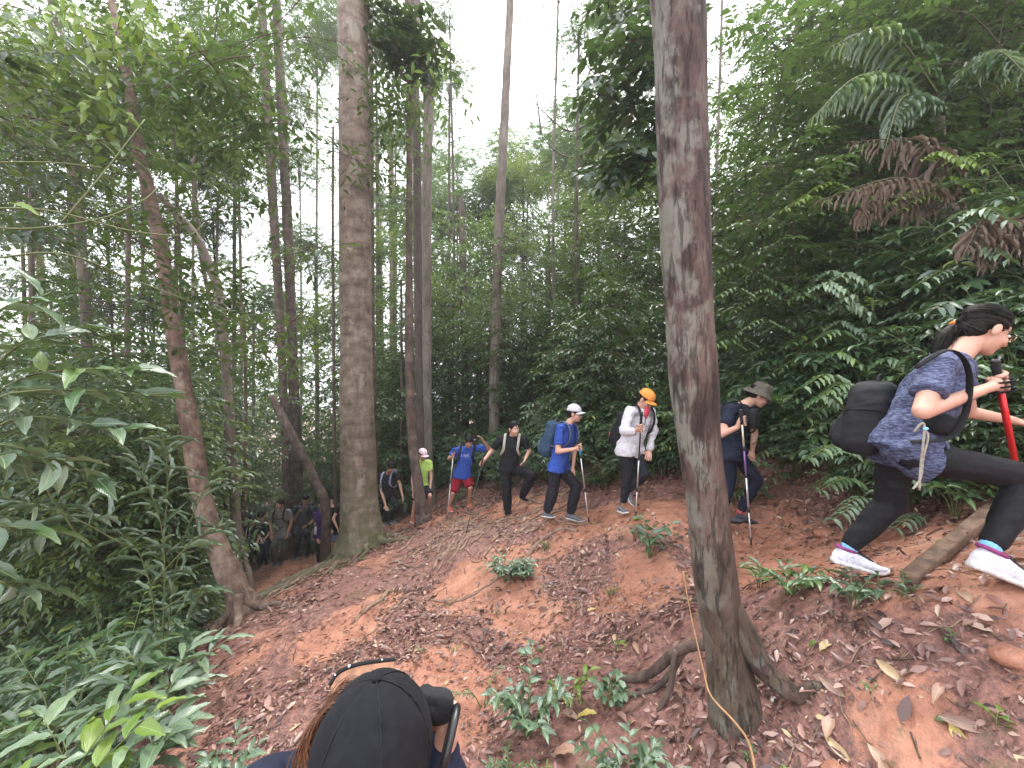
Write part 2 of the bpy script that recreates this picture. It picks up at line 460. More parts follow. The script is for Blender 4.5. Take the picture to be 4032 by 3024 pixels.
# bare clay: trail plus worn patches
PATCH = [(P(1720, 2680, 2.6), 0.42, 0.6), (P(1850, 2350, 4.3), 0.4, 0.5), (P(2550, 2380, 3.4), 0.35, 0.5), (P(2050, 2450, 3.6), 0.3, .5), (P(3560, 2800, 1.5), 0.16, 0.2),
         (P(1350, 2550, 3.6), 0.35, 0.5), (P(3150, 2200, 2.9), 0.6, 0.6), (P(1180, 2130, 9.8), 0.7, 1.6), (P(2300, 2120, 4.7), .5, .3)]
def clay(x, y):
    x, y = np.asarray(x, float), np.asarray(y, float)
    c = (0.62 + .33 / (1 + np.exp(-(x - 1.7) * 3))) * np.exp(-(trail_d(x, y) / 0.55) ** 2)
    for p, rx, ry in PATCH:
        c = np.maximum(c, 1.15 * np.exp(-((x - p.x) / rx) ** 2 - ((y - p.y) / ry) ** 2))
    c = c + (fbm(x * 2.1, y * 2.1, 5) - 0.5) * 1.3
    return np.clip((c - 0.06) / 0.75, 0, 1)
def ground_z(x, y):
    x, y = np.asarray(x, float), np.asarray(y, float)
    z = base_z(x, y)
    q_ = np.exp(-(trail_d(x, y) / 0.8) ** 2)
    z = z + (fbm(x * 1.7, y * 1.7, 11) - 0.5) * (0.20 - 0.15 * q_) + (fbm(x * 7, y * 7, 23) - 0.5) * 0.05
    # eroded bank below the near trail: rougher
    bank = np.exp(-((x - 1.75) / 0.5) ** 2 - ((y - 1.55) / 0.45) ** 2)
    return z + bank * (fbm(x * 9, y * 9, 31) - 0.5) * 0.14
def gz(x, y): return float(ground_z(np.array([x]), np.array([y]))[0])
def on(px, py, d):
    """Ground point below/above the picture point at distance d."""
    v = P(px, py, d); return Vector((v.x, v.y, gz(v.x, v.y)))

def graded(lo, hi, c0, c1, fine, grow):
    out = list(np.arange(c0, c1, fine)); s = fine; x = out[-1]
    while x < hi: s *= grow; x += s; out.append(min(x, hi))
    s = fine; x = c0; left = []
    while x > lo: s *= grow; x -= s; left.append(max(x, lo))
    return np.array(left[::-1] + out)
gx = graded(-180, 180, -3.6, 3.6, 0.022, 1.035)
gy = graded(-60, 260, 0.9, 6.5, 0.024, 1.03)
GX, GY = np.meshgrid(gx, gy)
GZ = ground_z(GX, GY)
CL = clay(GX, GY)
nearm = np.exp(-np.maximum(0, np.hypot(GX, GY - 3) - 4) ** 2 / 16)
GZ = GZ + nearm * ((fbm(GX * 26, GY * 26, 41, 3) - 0.5) * 0.018) * (1 - 0.5 * CL)
nx, ny = len(gx), len(gy)
ii = (np.arange(ny - 1)[:, None] * nx + np.arange(nx - 1)[None]).ravel()
GF = np.stack([ii, ii + 1, ii + nx + 1, ii + nx], 1)

m, nt, b = new_mat('soil')
at = N(nt, 'ShaderNodeAttribute', attribute_name='clay')
n1 = noise_tex(nt, 3.2, 8, 0.65)
n2 = noise_tex(nt, 22, 6, 0.7)
n3 = noise_tex(nt, 90, 4, 0.7)
cl = ramp(nt, n1, [(0.3, (0.23, 0.092, 0.058)), (0.5, (0.38, 0.165, 0.102)), (0.7, (0.46, 0.24, 0.165))])
cl = mixc(nt, 0.5, cl, ramp(nt, n2, [(0.3, (0.5, 0.45, 0.45)), (0.6, (1.1, 1.1, 1.1))]), 'MULTIPLY')
hu = ramp(nt, n2, [(0.3, (0.065, 0.034, 0.029)), (0.5, (0.20, 0.095, 0.074)), (0.7, (0.34, 0.175, 0.135))])
hu = mixc(nt, 0.6, hu, ramp(nt, n3, [(0.35, (0.45, 0.42, 0.42)), (0.6, (1.2, 1.1, 1.1))]), 'MULTIPLY')
ma = N(nt, 'ShaderNodeMath', operation='MULTIPLY_ADD'); nt.links.new(n2, ma.inputs[0]); ma.inputs[1].default_value = 0.9
sb = N(nt, 'ShaderNodeMath', operation='SUBTRACT'); nt.links.new(at.outputs['Fac'], sb.inputs[0]); sb.inputs[1].default_value = 0.45
nt.links.new(sb.outputs[0], ma.inputs[2])
fac = ramp(nt, ma.outputs[0], [(0.18, (0, 0, 0)), (0.5, (1, 1, 1))])
col = mixc(nt, fac, hu, cl)
mo = noise_tex(nt, 2.6, 6, 0.7, seed=21.0)
col = mixc(nt, ramp(nt, mo, [(0.60, (0, 0, 0)), (0.68, (.75, .75, .75))]), col, mixc(nt, n3, (0.05, 0.042, 0.015), (0.15, 0.13, 0.05)))
nt.links.new(col, b.inputs['Base Color'])
nt.links.new(ramp(nt, n1, [(0.35, (0.36, 0.36, 0.36)), (0.6, (0.7, 0.7, 0.7))]), b.inputs['Roughness'])
bump(nt, b, mixc(nt, 0.5, n2, n3), 0.8, 0.02)
M['soil'] = m
g = link('ground', rawmesh('ground', np.stack([GX, GY, GZ], -1).reshape(-1, 3), GF, M['soil'], True, {'clay': CL.ravel()}))
tag(g, 'red clay hillside trail strewn with dead leaves', None, None, 'structure')

# ------------------------------------------------------------------ leaf templates
def leaf_template(kind='ovate'):
    """verts as (along, across, lift) rows, faces."""
    if kind == 'tiny':
        return np.array([(0, 0, 0), (.5, .5, .1), (1, 0, -.1), (.5, -.5, .1)]), [np.array([(0, 2, 1), (0, 3, 2)])]
    if kind == 'mid':
        v = [(0, 0, 0), (.3, .46, .07), (.68, .38, .03), (1, 0, -.14), (.68, -.38, .03), (.3, -.46, .07), (.5, 0, .0)]
        return np.array(v), [np.array([(0, 6, 1), (1, 6, 2), (2, 6, 3), (3, 6, 4), (4, 6, 5), (5, 6, 0)])]
    n = 8
    ts = np.linspace(0, 1, n + 1)
    prof = {'ovate': lambda t: np.sin(np.pi * t ** 0.8) ** 0.9 * (1 - 0.25 * t), 'lance': lambda t: np.sin(np.pi * t ** 0.9) ** 0.8,
            'obov': lambda t: np.sin(np.pi * t ** 1.35) ** 0.8}[kind]
    vs, fs = [], []
    for i, t in enumerate(ts):
        wv = 0.5 * max(0, prof(t)) + (0.01 if i in (0,) else 0)
        z = -0.22 * t * t + 0.06 * math.sin(t * 3)
        wob = 0.03 * math.sin(i * 2.4)
        vs += [(t, -wv, z + 0.16 * wv + wob), (t, 0, z - 0.03 * math.sin(math.pi * t)), (t, wv, z + 0.16 * wv - wob)]
    for i in range(n):
        a = i * 3
        fs += [(a, a + 3, a + 4, a + 1), (a + 1, a + 4, a + 5, a + 2)]
    return np.array(vs), [np.array(fs)]
TPL = {k: leaf_template(k) for k in ('tiny', 'mid', 'ovate', 'lance', 'obov')}

def leaves(mb, pos, dirs, nrm, L, W, kind='mid', rnd=None):
    T, F = TPL[kind]
    pos = np.asarray(pos, float).reshape(-1, 3); n = len(pos)
    if n == 0: return
    dirs = norm(np.broadcast_to(dirs, (n, 3)))
    nrm = np.broadcast_to(nrm, (n, 3))
    side = norm(np.cross(nrm, dirs)); up = np.cross(dirs, side)
    L = np.broadcast_to(L, (n,))[:, None, None]; W = np.broadcast_to(W, (n,))[:, None, None]
    V = pos[:, None] + dirs[:, None] * T[None, :, 0:1] * L + side[:, None] * T[None, :, 1:2] * W + up[:, None] * T[None, :, 2:3] * L
    k = len(T); off = (np.arange(n) * k)[:, None, None]
    fs = [(f[None] + off).reshape(-1, f.shape[1]) for f in F]
    if rnd is None: rnd = rng.random(n)
    mb.add(V.reshape(-1, 3), fs, np.repeat(rnd, k))

# ------------------------------------------------------------------ leaf litter: dead leaves nobody could count
def ground_normal(x, y, e=0.06):
    dx = (base_z(x + e, y) - base_z(x - e, y)) / (2 * e); dy = (base_z(x, y + e) - base_z(x, y - e)) / (2 * e)
    return norm(np.stack([-dx, -dy, np.ones_like(dx)], -1))
mb = MB()
def litter(n, xr, yr, Lr, keep_clay=0.12, kind='mid', lift=0.012):
    x = rng.uniform(*xr, n); y = rng.uniform(*yr, n)
    c = clay(x, y); p = 1 - (1 - keep_clay) * c
    p *= 0.15 + 0.85 * np.clip((fbm(x * 1.6, y * 1.6, 77) - .36) / .2, 0, 1)
    k = rng.random(n) < p; x, y = x[k], y[k]; n = len(x)
    z = ground_z(x, y) + lift * rng.random(n) + 0.004
    nr = norm(ground_normal(x, y) + rng.normal(0, 0.33, (n, 3)))
    d = rng.normal(0, 1, (n, 3)); d -= nr * (d * nr).sum(1, keepdims=True)
    L = rng.uniform(*Lr, n) * np.where(rng.random(n) < 0.12, 1.5, 1)
    leaves(mb, np.stack([x, y, z], 1), d, nr, L, L * rng.uniform(0.28, 0.5, n), kind, np.clip(rng.normal(0.45, 0.26, n), 0, 1))
litter(13000, (-3.2, 3.2), (1.2, 4.2), (0.03, 0.075), .2)
litter(26000, (-3.2, 3.4), (1.2, 4.2), (0.012, 0.035), .45, 'tiny')
litter(26000, (-4.5, 4.2), (4.2, 8.5), (0.03, 0.08), .25, kind='tiny')
litter(12000, (-9, 6), (7, 14), (0.05, 0.10), .2, kind='tiny')
litter(4000, (-5.5, -2.5), (1, 6), (0.05, 0.10), kind='tiny')
lo = mb.build('leaf_litter', M['litter'])
tag(lo, 'brown dead leaves littering the red clay slope', None, None, 'stuff')
mb = MB()   # twigs and wood chips
for i in range(900):
    x, y = rng.uniform(-3, 3.2), rng.uniform(1.3, 6); a = rng.uniform(0, 6.3); l = rng.uniform(0.03, 0.16)
    if clay(x, y) > 0.8: continue
    xs = np.array([x, x + l * .5 * math.cos(a) + rng.normal(0, .006), x + l * math.cos(a)]); ys = np.array([y, y + l * .5 * math.sin(a) + rng.normal(0, .006), y + l * math.sin(a)])
    v, f = tube(np.stack([xs, ys, ground_z(xs, ys) + 0.008], 1), rng.uniform(0.0012, 0.004), 4)
    mb.add(v, f, rng.random())
tw = mb.build('leaf_litter', M['stem_brown'])
tag(tw, 'small dry twigs strewn over the red clay slope', None, None, 'stuff')
HAZE = 0.0018
# ------------------------------------------------------------------ meshes with two materials
class MB2(MB):
    def __init__(s): super().__init__(); s.mi = []
    def add(s, v, faces, a=None, mi=0):
        faces = faces if isinstance(faces, list) else [faces]
        for f in faces:
            if len(f): s.mi.append(np.full(len(f), s.cur if hasattr(s, 'cur') else mi))
        return super().add(v, faces, a)
    def mesh(s, name, mats, smooth=True):
        by = {}
        for f, m_ in zip(s.f, s.mi): by.setdefault(f.shape[1], []).append((f, m_))
        me = rawmesh(name, np.concatenate(s.v), [np.concatenate([x[0] for x in q]) for q in by.values()], mats, smooth, {'rnd': np.concatenate(s.a)})
        idx = np.concatenate([np.concatenate([x[1] for x in q]) for q in by.values()]).astype(np.int32)
        if len(idx) == len(me.polygons): me.polygons.foreach_set('material_index', idx)
        return me

def rv(s=1.0): return rng.normal(0, s, 3)
UP = np.array([0, 0, 1.0])

def twig(mb, p0, d, length, n, L, W, kind='mid', droop=0.25, r0=0.003, tone=None, flat=0.25, stem=True, hang=0.25):
    """A twig with alternate leaves."""
    d = norm(d); k = 6
    t = np.linspace(0, 1, k)[:, None]
    side = norm(np.cross(d, UP) + 1e-6)
    pts = np.asarray(p0)[None] + d[None] * t * length - UP[None] * droop * length * t ** 2 + side * (0.06 * length * math.sin(rng.random() * 6)) * np.sin(t * 3)
    if stem:
        mb.cur = 0
        v, f = tube(pts, np.linspace(r0, r0 * 0.4, k), 3, close=False)
        mb.add(v, f, 0.5)
    mb.cur = 1
    u = (np.arange(n) + 0.7) / n
    pos = np.stack([np.interp(u, t[:, 0], pts[:, c]) for c in range(3)], 1)
    tan = norm(np.stack([np.interp(u, t[:, 0], np.gradient(pts, axis=0)[:, c]) for c in range(3)], 1))
    sg = np.where(np.arange(n) % 2 == 0, 1.0, -1.0)[:, None]
    s2 = norm(np.cross(tan, UP))
    dirs = norm(tan * 0.75 + s2 * sg * 0.9 - UP * hang * rng.random((n, 1)) + rng.normal(0, 0.16, (n, 3)))
    dirs[-1] = tan[-1]
    nr = norm(UP + rng.normal(0, flat, (n, 3)))
    sz = L * (0.7 + 0.45 * rng.random(n)) * np.where(u > 0.85, 0.75, 1)
    base = rng.random() if tone is None else tone
    leaves(mb, pos, dirs, nr, sz, sz * W, kind, np.clip(base + rng.normal(0, 0.13, n), 0, 1))
    return pts

def make_branch(length=1.4, ntw=12, L=0.1, W=0.42, kind='mid', nl=9, droop=0.2, seed=0):
    """Leafy branch growing from the origin along +X."""
    mb = MB2(); k = 9
    t = np.linspace(0, 1, k)
    pts = np.stack([t * length, 0.08 * length * np.sin(t * 4 + seed), 0.18 * length * t - droop * length * t ** 2], 1)
    mb.cur = 0
    v, f = tube(pts, np.linspace(0.006, 0.002, k), 5); mb.add(v, f, .5)
    for i in range(ntw):
        u = 0.15 + 0.85 * (i + rng.random()) / ntw
        p = [np.interp(u, t, pts[:, c]) for c in range(3)]
        a = (1 if i % 2 else -1) * rng.uniform(0.5, 1.2)
        d = np.array([math.cos(a), math.sin(a), rng.normal(0.05, 0.25)])
        twig(mb, p, d, length * rng.uniform(0.25, 0.5) * (1.1 - 0.5 * u), nl, L, W, kind, 0.3)
    twig(mb, pts[-1], (1, 0, -0.1), length * .25, nl, L, W, kind, 0.3)
    return mb

def make_crown(rad=(3, 3, 2.2), nspray=260, nl=14, L=0.15, W=0.42, kind='tiny', sl=0.6, seed=0, lobes=7, inner=0.35):
    """Airy crown: twigs gathered on lobes, gaps between them. Centre at the origin."""
    mb = MB2()
    lob = [norm(rv()) * np.array(rad) * rng.uniform(0.25, 0.8) for _ in range(lobes)]
    lr = [rng.uniform(0.28, 0.5) for _ in lob]
    lt = rng.uniform(0.15, 0.7, lobes)
    for c, r_ in zip(lob, lr):                       # limbs reaching into the lobes
        mb.cur = 0
        mid = c * 0.5 + np.array([0, 0, -0.25 * rad[2]])
        v, f = tube(smooth_line([(0, 0, -rad[2] * .9), mid, c], 7), np.linspace(0.009, 0.004, 7) * rad[0], 4); mb.add(v, f, .5)
    for i in range(nspray):
        j = rng.integers(lobes)
        q = norm(rv()) * rng.uniform(inner, 1) ** 0.6 * lr[j] * np.array(rad)
        p = lob[j] + q
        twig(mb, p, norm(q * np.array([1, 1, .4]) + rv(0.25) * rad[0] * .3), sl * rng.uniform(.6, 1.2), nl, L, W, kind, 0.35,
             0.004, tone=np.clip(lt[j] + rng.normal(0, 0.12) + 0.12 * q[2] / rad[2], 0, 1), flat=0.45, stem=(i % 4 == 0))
    return mb

def make_sapling(H=5.0, nb=26, bl=0.9, nl=9, L=0.13, W=0.4, kind='mid', start=0.25, seed=0, ntw=5, rt=0.013):
    """Thin understory tree: returns (trunk mesh builder, foliage builder)."""
    tr = MB(); fo = MB2(); k = 12
    t = np.linspace(0, 1, k)
    bend = rng.normal(0, 0.05 * H, 2)
    pts = np.stack([bend[0] * t ** 2 + 0.03 * H * np.sin(t * 5 + seed), bend[1] * t ** 2, H * t], 1)
    v, f = tube(pts, np.linspace(rt, rt * .25, k), 6, 0.1, seed); tr.add(v, f)
    tone0 = rng.uniform(.25, .6)
    for i in range(nb):
        u = start + (1 - start) * (i + rng.random()) / nb
        p = np.array([np.interp(u, t, pts[:, c]) for c in range(3)])
        a = i * 2.4 + rng.normal(0, .4)
        d = np.array([math.cos(a), math.sin(a), rng.uniform(0.05, 0.5)])
        bll = bl * rng.uniform(0.6, 1.2) * (1.15 - 0.75 * abs(u - 0.6))
        fo.cur = 0
        bp = smooth_line([p, p + norm(d) * bll * .5, p + norm(d) * bll - UP * bll * .2], 5)
        v, f = tube(bp, np.linspace(0.008, 0.003, 5), 3, close=False); fo.add(v, f, .5)
        tone = np.clip(tone0 + rng.normal(0, .12), 0, 1)
        for j in range(ntw):
            q = bp[min(4, 1 + j)]
            aa = a + (1 if j % 2 else -1) * rng.uniform(.4, 1.1)
            twig(fo, q, (math.cos(aa), math.sin(aa), rng.normal(0, .2)), bll * rng.uniform(.35, .6), nl, L, W, kind, .35, tone=tone, stem=(j % 2 == 0))
    return tr, fo

def make_shrub(H=1.2, nst=12, L=0.09, W=0.42, kind='mid', nl=14, spread=0.8, fern=False, tone=None, sub=2):
    mb = MB2()
    for i in range(nst):
        a = i * 2.399 + rng.normal(0, .3); s = rng.uniform(0.25, 1) * spread
        h = H * rng.uniform(0.55, 1.1)
        tip = np.array([math.cos(a) * s, math.sin(a) * s, h])
        pts = smooth_line([(0, 0, -0.05), tip * np.array([.35, .35, .6]), tip], 8)
        mb.cur = 0
        v, f = tube(pts, np.linspace(.006, .002, 8), 4); mb.add(v, f, .5)
        tn = rng.uniform(0.15, 0.75) if tone is None else tone
        for j in range(2 + sub):
            p = pts[3 + j] if 3 + j < 8 else pts[-1]
            aa = a + rng.normal(0, .9)
            twig(mb, p, (math.cos(aa), math.sin(aa), rng.uniform(-.05, .45)), rng.uniform(.28, .5) * (0.6 + H * .4), nl, L, W, kind, .35, .0025,
                 tone=np.clip(tn + rng.normal(0, .1), 0, 1), flat=.3, hang=.35)
    return mb

# shared meshes
MAT2 = lambda leaf, stem='stem_brown': [M[stem], M[leaf]]
BR = [make_branch(1.3 + .3 * i, 12 + i, .135, .42, 'mid', 7, .15 + .05 * i, i).mesh('branch', MAT2('leaf_mid')) for i in range(4)]
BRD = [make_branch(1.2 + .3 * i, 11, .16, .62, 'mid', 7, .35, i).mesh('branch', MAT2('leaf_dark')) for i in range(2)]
BRF = [make_branch(1.6 + .4 * i, 16, .075, .4, 'tiny', 12, .2, i).mesh('branch', MAT2('leaf_mid')) for i in range(3)]
CRF = [make_crown((3, 3, 2.3), 330, 15, .17, .42, 'tiny', .75, i).mesh('crown', MAT2('leaf_far')) for i in range(4)]
CRM = [make_crown((2.2, 2.2, 1.7), 330, 14, .12, .42, 'tiny', .6, i).mesh('crown', MAT2('leaf_mid')) for i in range(4)]
CRD = [make_crown((1.6, 1.6, 1.4), 200, 12, .11, .6, 'mid', .5, i).mesh('crown', MAT2('leaf_dark')) for i in range(2)]
CRY = [make_crown((2.2, 2.2, 1.7), 330, 14, .13, .42, 'tiny', .6, i + 9).mesh('crown', MAT2('leaf_bright')) for i in range(3)]
SAP = []
for i in range(8):
    far = i >= 4
    t_, f_ = make_sapling([4.5, 5.5, 6.5, 3.4, 6, 7.5, 5, 8.5][i], [44, 50, 56, 34, 60, 70, 54, 76][i], [.9, 1, 1.1, .8, 1.2, 1.3, 1.1, 1.4][i],
                          8, [.16, .14, .18, .16, .16, .15, .17, .16][i], [.4, .36, .42, .45, .4, .42, .38, .42][i], 'mid' if i < 4 else 'tiny', [.08, .12, .2, .05, .05, .1, .03, .1][i], i)
    SAP.append((t_.mesh('trunk', M['bark_dark']), f_.mesh('crown', MAT2('leaf_far' if far else 'leaf_mid'))))
SAPB = [m_.copy() for m_ in (SAP[0][1], SAP[1][1], SAP[3][1])]
for m_ in SAPB: m_.materials[1] = M['leaf_bright']
SHR = [make_shrub(*a).mesh('foliage', MAT2('leaf_shrub', 'stem_green')) for a in
       [(1.3, 14, .13, .42, 'mid', 11), (1.0, 12, .15, .48, 'mid', 10), (1.6, 16, .12, .38, 'mid', 12), (0.8, 11, .12, .45, 'mid', 11), (1.2, 12, .19, .34, 'mid', 9), (0.6, 10, .09, .45, 'mid', 11)]]
FRN = [make_shrub(.55, 9, .07, .24, 'mid', 22, .65, sub=1).mesh('foliage', MAT2('leaf_shrub', 'stem_green')) for i in range(2)]

def place(me, parent, name, loc, rz=0, sc=1.0, tilt=(0, 0)):
    o = link(name, me, parent)
    o.location = loc; o.rotation_euler = (tilt[0], tilt[1], rz); o.scale = (sc, sc, sc) if isinstance(sc, (int, float)) else sc
    return o

def point_branch(me, parent, base, tip, L0, roll=0.0):
    """Branch child from base towards tip (world points); L0 = its built length."""
    d = Vector(tip) - Vector(base)
    o = link('branch', me, parent)
    q = d.to_track_quat('X', 'Z')
    o.rotation_mode = 'QUATERNION'; o.rotation_quaternion = q @ Quaternion((1, 0, 0), roll)
    s = d.length / L0; o.scale = (s, s, s) if 0.6 < s < 1.6 else ((s, .5 + .5 * s, .5 + .5 * s))
    o.location = Vector(base) - parent.location
    return o

def trunk_tree(name, label, pts, mat, group=None, sides=14, lump=0.1, seed=1, base_flare=1.5, dig=0.35, cat='tree', ground=True, spacing=0.5):
    """pts: (px, py, d, width_px) from top to base, in photograph pixels. Returns the tree's Empty and centre line."""
    rows = []
    for px, py, d, wpx in pts:
        v = P(px, py, d); rows.append((v.x, v.y, v.z, wpx / 3.9375 * d / FPX / 2 / math.sqrt(1 + (v.x / d) ** 2) * .97))
    rows = rows[::-1]                                   # base first
    b = rows[0]
    if ground:
        g0 = gz(b[0], b[1])
        rows = [(b[0], b[1], g0 - dig, b[3] * base_flare), (b[0], b[1], min(g0 + 0.05, b[2]), b[3] * (1 + .6 * (base_flare - 1)))] + [r_ for r_ in rows if r_[2] > g0 + 0.1]
    L_ = sum(np.linalg.norm(np.subtract(rows[i + 1][:3], rows[i][:3])) for i in range(len(rows) - 1))
    n = int(max(10, min(160, L_ / (np.mean([r_[3] for r_ in rows]) * spacing))))
    line = smooth_line(rows, n)
    root = empty(name, Vector(rows[1][:3]) if ground else Vector(rows[0][:3]), label, cat, group)
    mb = MB(); v, f = tube(line[:, :3], line[:, 3], sides, lump, seed); mb.add(v, f)
    # object coordinates start at the tree's base
    v = mb.v[0] - np.array(root.location); mb.v = [v]
    mb.build('trunk', mat, root, world=False)
    return root, line

def root_tube(parent, pts, mat=None, name='root', lump=.25, sides=7, label=None, group=None, kind=None, bury=True):
    """pts: world (x, y, lift above ground, radius)."""
    l = smooth_line(pts, max(8, len(pts) * 5))
    z = ground_z(l[:, 0], l[:, 1]) + l[:, 2]
    z[0] -= 0.0; z[-1] -= l[-1, 3] * 1.6
    wob = (vnoise(l[:, 0] * 9, l[:, 1] * 9, 3) - .5) * l[:, 3] * 1.2
    mb = MB(); v, f = tube(np.stack([l[:, 0] + wob, l[:, 1] + wob, z], 1), l[:, 3], sides, lump, random.randint(0, 99)); mb.add(v, f, random.random())
    if parent is not None: return mb.build(name, mat or M['root'], parent, world=True)
    o0 = np.array([l[0, 0], l[0, 1], z[0]]); mb.v = [mb.v[0] - o0]
    o = mb.build(name, mat or M['root'], None, world=False); o.location = o0
    return tag(o, label, 'root', group, kind)

# ---- the near trunk on the right
near, nl_ = trunk_tree('forest_tree', 'large near trunk with flaking red and grey bark, rooted on the clay slope', [
    (2655, -500, 1.9, 228), (2663, 0, 1.9, 222), (2685, 500, 1.9, 212), (2703, 1000, 1.9, 200), (2733, 1500, 1.9, 196), (2782, 2000, 1.9, 172),
    (2819, 2300, 1.9, 186), (2862, 2560, 1.9, 178), (2886, 2720, 1.9, 184), (2900, 2820, 1.88, 200)], M['bark_near'], sides=36, lump=.09, base_flare=1.25, spacing=.22)
def rp(px, py, d, lift, rpx):
    v = P(px, py, d); return (v.x, v.y, v.z - gz(v.x, v.y) + lift, rpx / 3.9375 * d / FPX)
# roots of the near tree: points given with their own height above the ground
def rootline(parent, pts, mat, name='root', sides=10, lump=.15):
    rows = [(*P(px, py, d), rpx / 3.9375 * d / FPX) for px, py, d, rpx in pts]
    l = smooth_line(rows, 26)
    l[:, 2] = np.maximum(l[:, 2], ground_z(l[:, 0], l[:, 1]) + l[:, 3] * .2)
    l[-1, 2] -= .05
    mb = MB(); v, f = tube(l[:, :3], l[:, 3], sides, lump, 4)
    if parent is None:
        pass
    mb.add(v - np.array(parent.location), f); return mb.build(name, mat, parent, world=False)
rootline(near, [(2880, 2380, 1.86, 40), (2950, 2530, 1.84, 46), (3010, 2635, 1.82, 42), (3090, 2710, 1.80, 36), (3180, 2765, 1.78, 26), (3240, 2800, 1.76, 16)], M['bark_near'])
rootline(near, [(2820, 2545, 1.9, 30), (2740, 2540, 2.0, 20), (2650, 2575, 2.15, 19), (2560, 2650, 2.25, 17), (2470, 2680, 2.35, 17), (2400, 2700, 2.4, 11)], M['bark_red'])
rootline(near, [(2690, 2560, 2.1, 14), (2640, 2650, 2.15, 12), (2560, 2720, 2.2, 9), (2430, 2740, 2.25, 6)], M['bark_red'])
rootline(near, [(2660, 2560, 2.1, 12), (2640, 2700, 2.1, 11), (2600, 2790, 2.1, 8), (2590, 2830, 2.1, 6)], M['bark_red'])
# liana curling down in front of the trunk
mb = MB(); l = smooth_line([(*P(2690, 2250, 1.72), .003), (*P(2720, 2420, 1.74), .003), (*P(2770, 2640, 1.72), .0035), (*P(2800, 2740, 1.68), .004), (*P(2890, 2840, 1.62), .0045), (*P(2950, 2930, 1.6), .005), (*P(2985, 3100, 1.55), .005)], 40)
v, f = tube(l[:, :3], l[:, 3], 6, .2, 3); mb.add(v, f)
M['vine'] = plain_mat('vine', (0.42, 0.24, 0.12), .7)
tag(mb.build('vine', M['vine'], None), 'thin tan liana curling down past the foot of the large near trunk', 'vine')

# ---- big smooth mottled trunk, centre left
big, _ = trunk_tree('forest_tree', 'thick mottled grey trunk with mossy root flare left of the hikers', [
    (1385, -700, 6.6, 118), (1388, 0, 6.6, 122), (1396, 500, 6.6, 128), (1400, 1000, 6.6, 130), (1404, 1500, 6.6, 138), (1412, 1850, 6.6, 146), (1416, 2000, 6.6, 160), (1424, 2100, 6.6, 190)],
    M['bark_big'], sides=28, lump=.06, base_flare=1.5, spacing=.3)
for k, (dx, dy, ln, r0) in enumerate([(1, -.3, .9, .11), (.9, .5, .7, .09), (-.2, -1, .9, .10), (-1, -.5, 1.2, .09), (-.7, -1, 1.0, .08), (.5, -1, .8, .08), (-1, .3, .8, .08)]):
    a = math.atan2(dy, dx); bx, by = big.location.x, big.location.y
    pts = [(bx + math.cos(a + .12 * math.sin(j * 2 + k)) * (0.1 + ln * j / 4), by + math.sin(a + .12 * math.sin(j * 2 + k)) * (0.1 + ln * j / 4), [.42, .14, .04, .01, -.01][j], r0 * [1.1, .8, .5, .35, .22][j]) for j in range(5)]
    root_tube(big, pts, M['bark_big'])

# ---- the other trunks: name, label, points, material
T = []
def tt(label, pts, mat, **k):
    r_, l_ = trunk_tree('forest_tree', label, pts, M[mat], **k); T.append((r_, l_)); return r_, l_
lean, lean_l = tt('red brown blotched tree leaning left beside the narrow-leaved plant', [(400, -250, 4.9, 26), (450, 60, 4.9, 32), (500, 300, 4.8, 48), (548, 600, 4.7, 58), (620, 900, 4.6, 66), (662, 1150, 4.6, 70), (700, 1400, 4.55, 76), (748, 1680, 4.5, 82), (800, 1980, 4.5, 88), (870, 2180, 4.5, 100), (935, 2330, 4.5, 112), (962, 2400, 4.5, 124)], 'bark_lean', sides=20, lump=.12, spacing=.4)
for k, (dx, dy) in enumerate([(1, -.2), (.4, -1), (-.6, -.9)]):
    bx, by = lean.location.x, lean.location.y
    root_tube(lean, [(bx + dx * .06, by + dy * .06, .25, .07), (bx + dx * .2, by + dy * .2, .06, .05), (bx + dx * .5, by + dy * .45, 0.0, .03), (bx + dx * .8, by + dy * .7, -.01, .015)], M['bark_lean'])
tt('left trunk of the slender twin pair behind the grey-shirted hiker', [(1015, -400, 12, 36), (1030, 0, 12, 38), (1057, 500, 12, 40), (1087, 1000, 12, 38), (1110, 1400, 12, 36), (1135, 2000, 12, 38), (1143, 2120, 12, 42)], 'bark_red')
tt('right trunk of the slender twin pair behind the grey-shirted hiker', [(1075, -400, 12.4, 36), (1088, 0, 12.4, 40), (1113, 500, 12.4, 42), (1137, 1000, 12.4, 42), (1155, 1500, 12.4, 45), (1173, 1960, 12.4, 50), (1177, 2100, 12.4, 55)], 'bark_red')
tt('broken trunk slanting down to the mossy stump by the twin pair', [(1068, 1560, 9.2, 34), (1100, 1620, 9.2, 36), (1165, 1745, 9.1, 38), (1235, 1880, 9.1, 40), (1272, 1955, 9.0, 42), (1284, 2020, 9.0, 42), (1282, 2150, 9.0, 42)], 'bark_red', spacing=.6)
tt('slim curved trunk in front of the hiker in lime green', [(1560, -350, 7.4, 18), (1606, 0, 7.4, 24), (1612, 500, 7.4, 26), (1610, 1000, 7.4, 28), (1612, 1400, 7.4, 36), (1622, 1700, 7.4, 40), (1645, 1900, 7.4, 44), (1668, 2030, 7.4, 58)], 'bark_red', spacing=.6)
tt('middle slim trunk of the cluster behind the lime green hiker', [(1590, -350, 8.3, 24), (1622, 0, 8.3, 26), (1640, 500, 8.3, 34), (1645, 1000, 8.3, 34), (1650, 1500, 8.3, 32), (1662, 1900, 8.3, 34)], 'bark_dark')
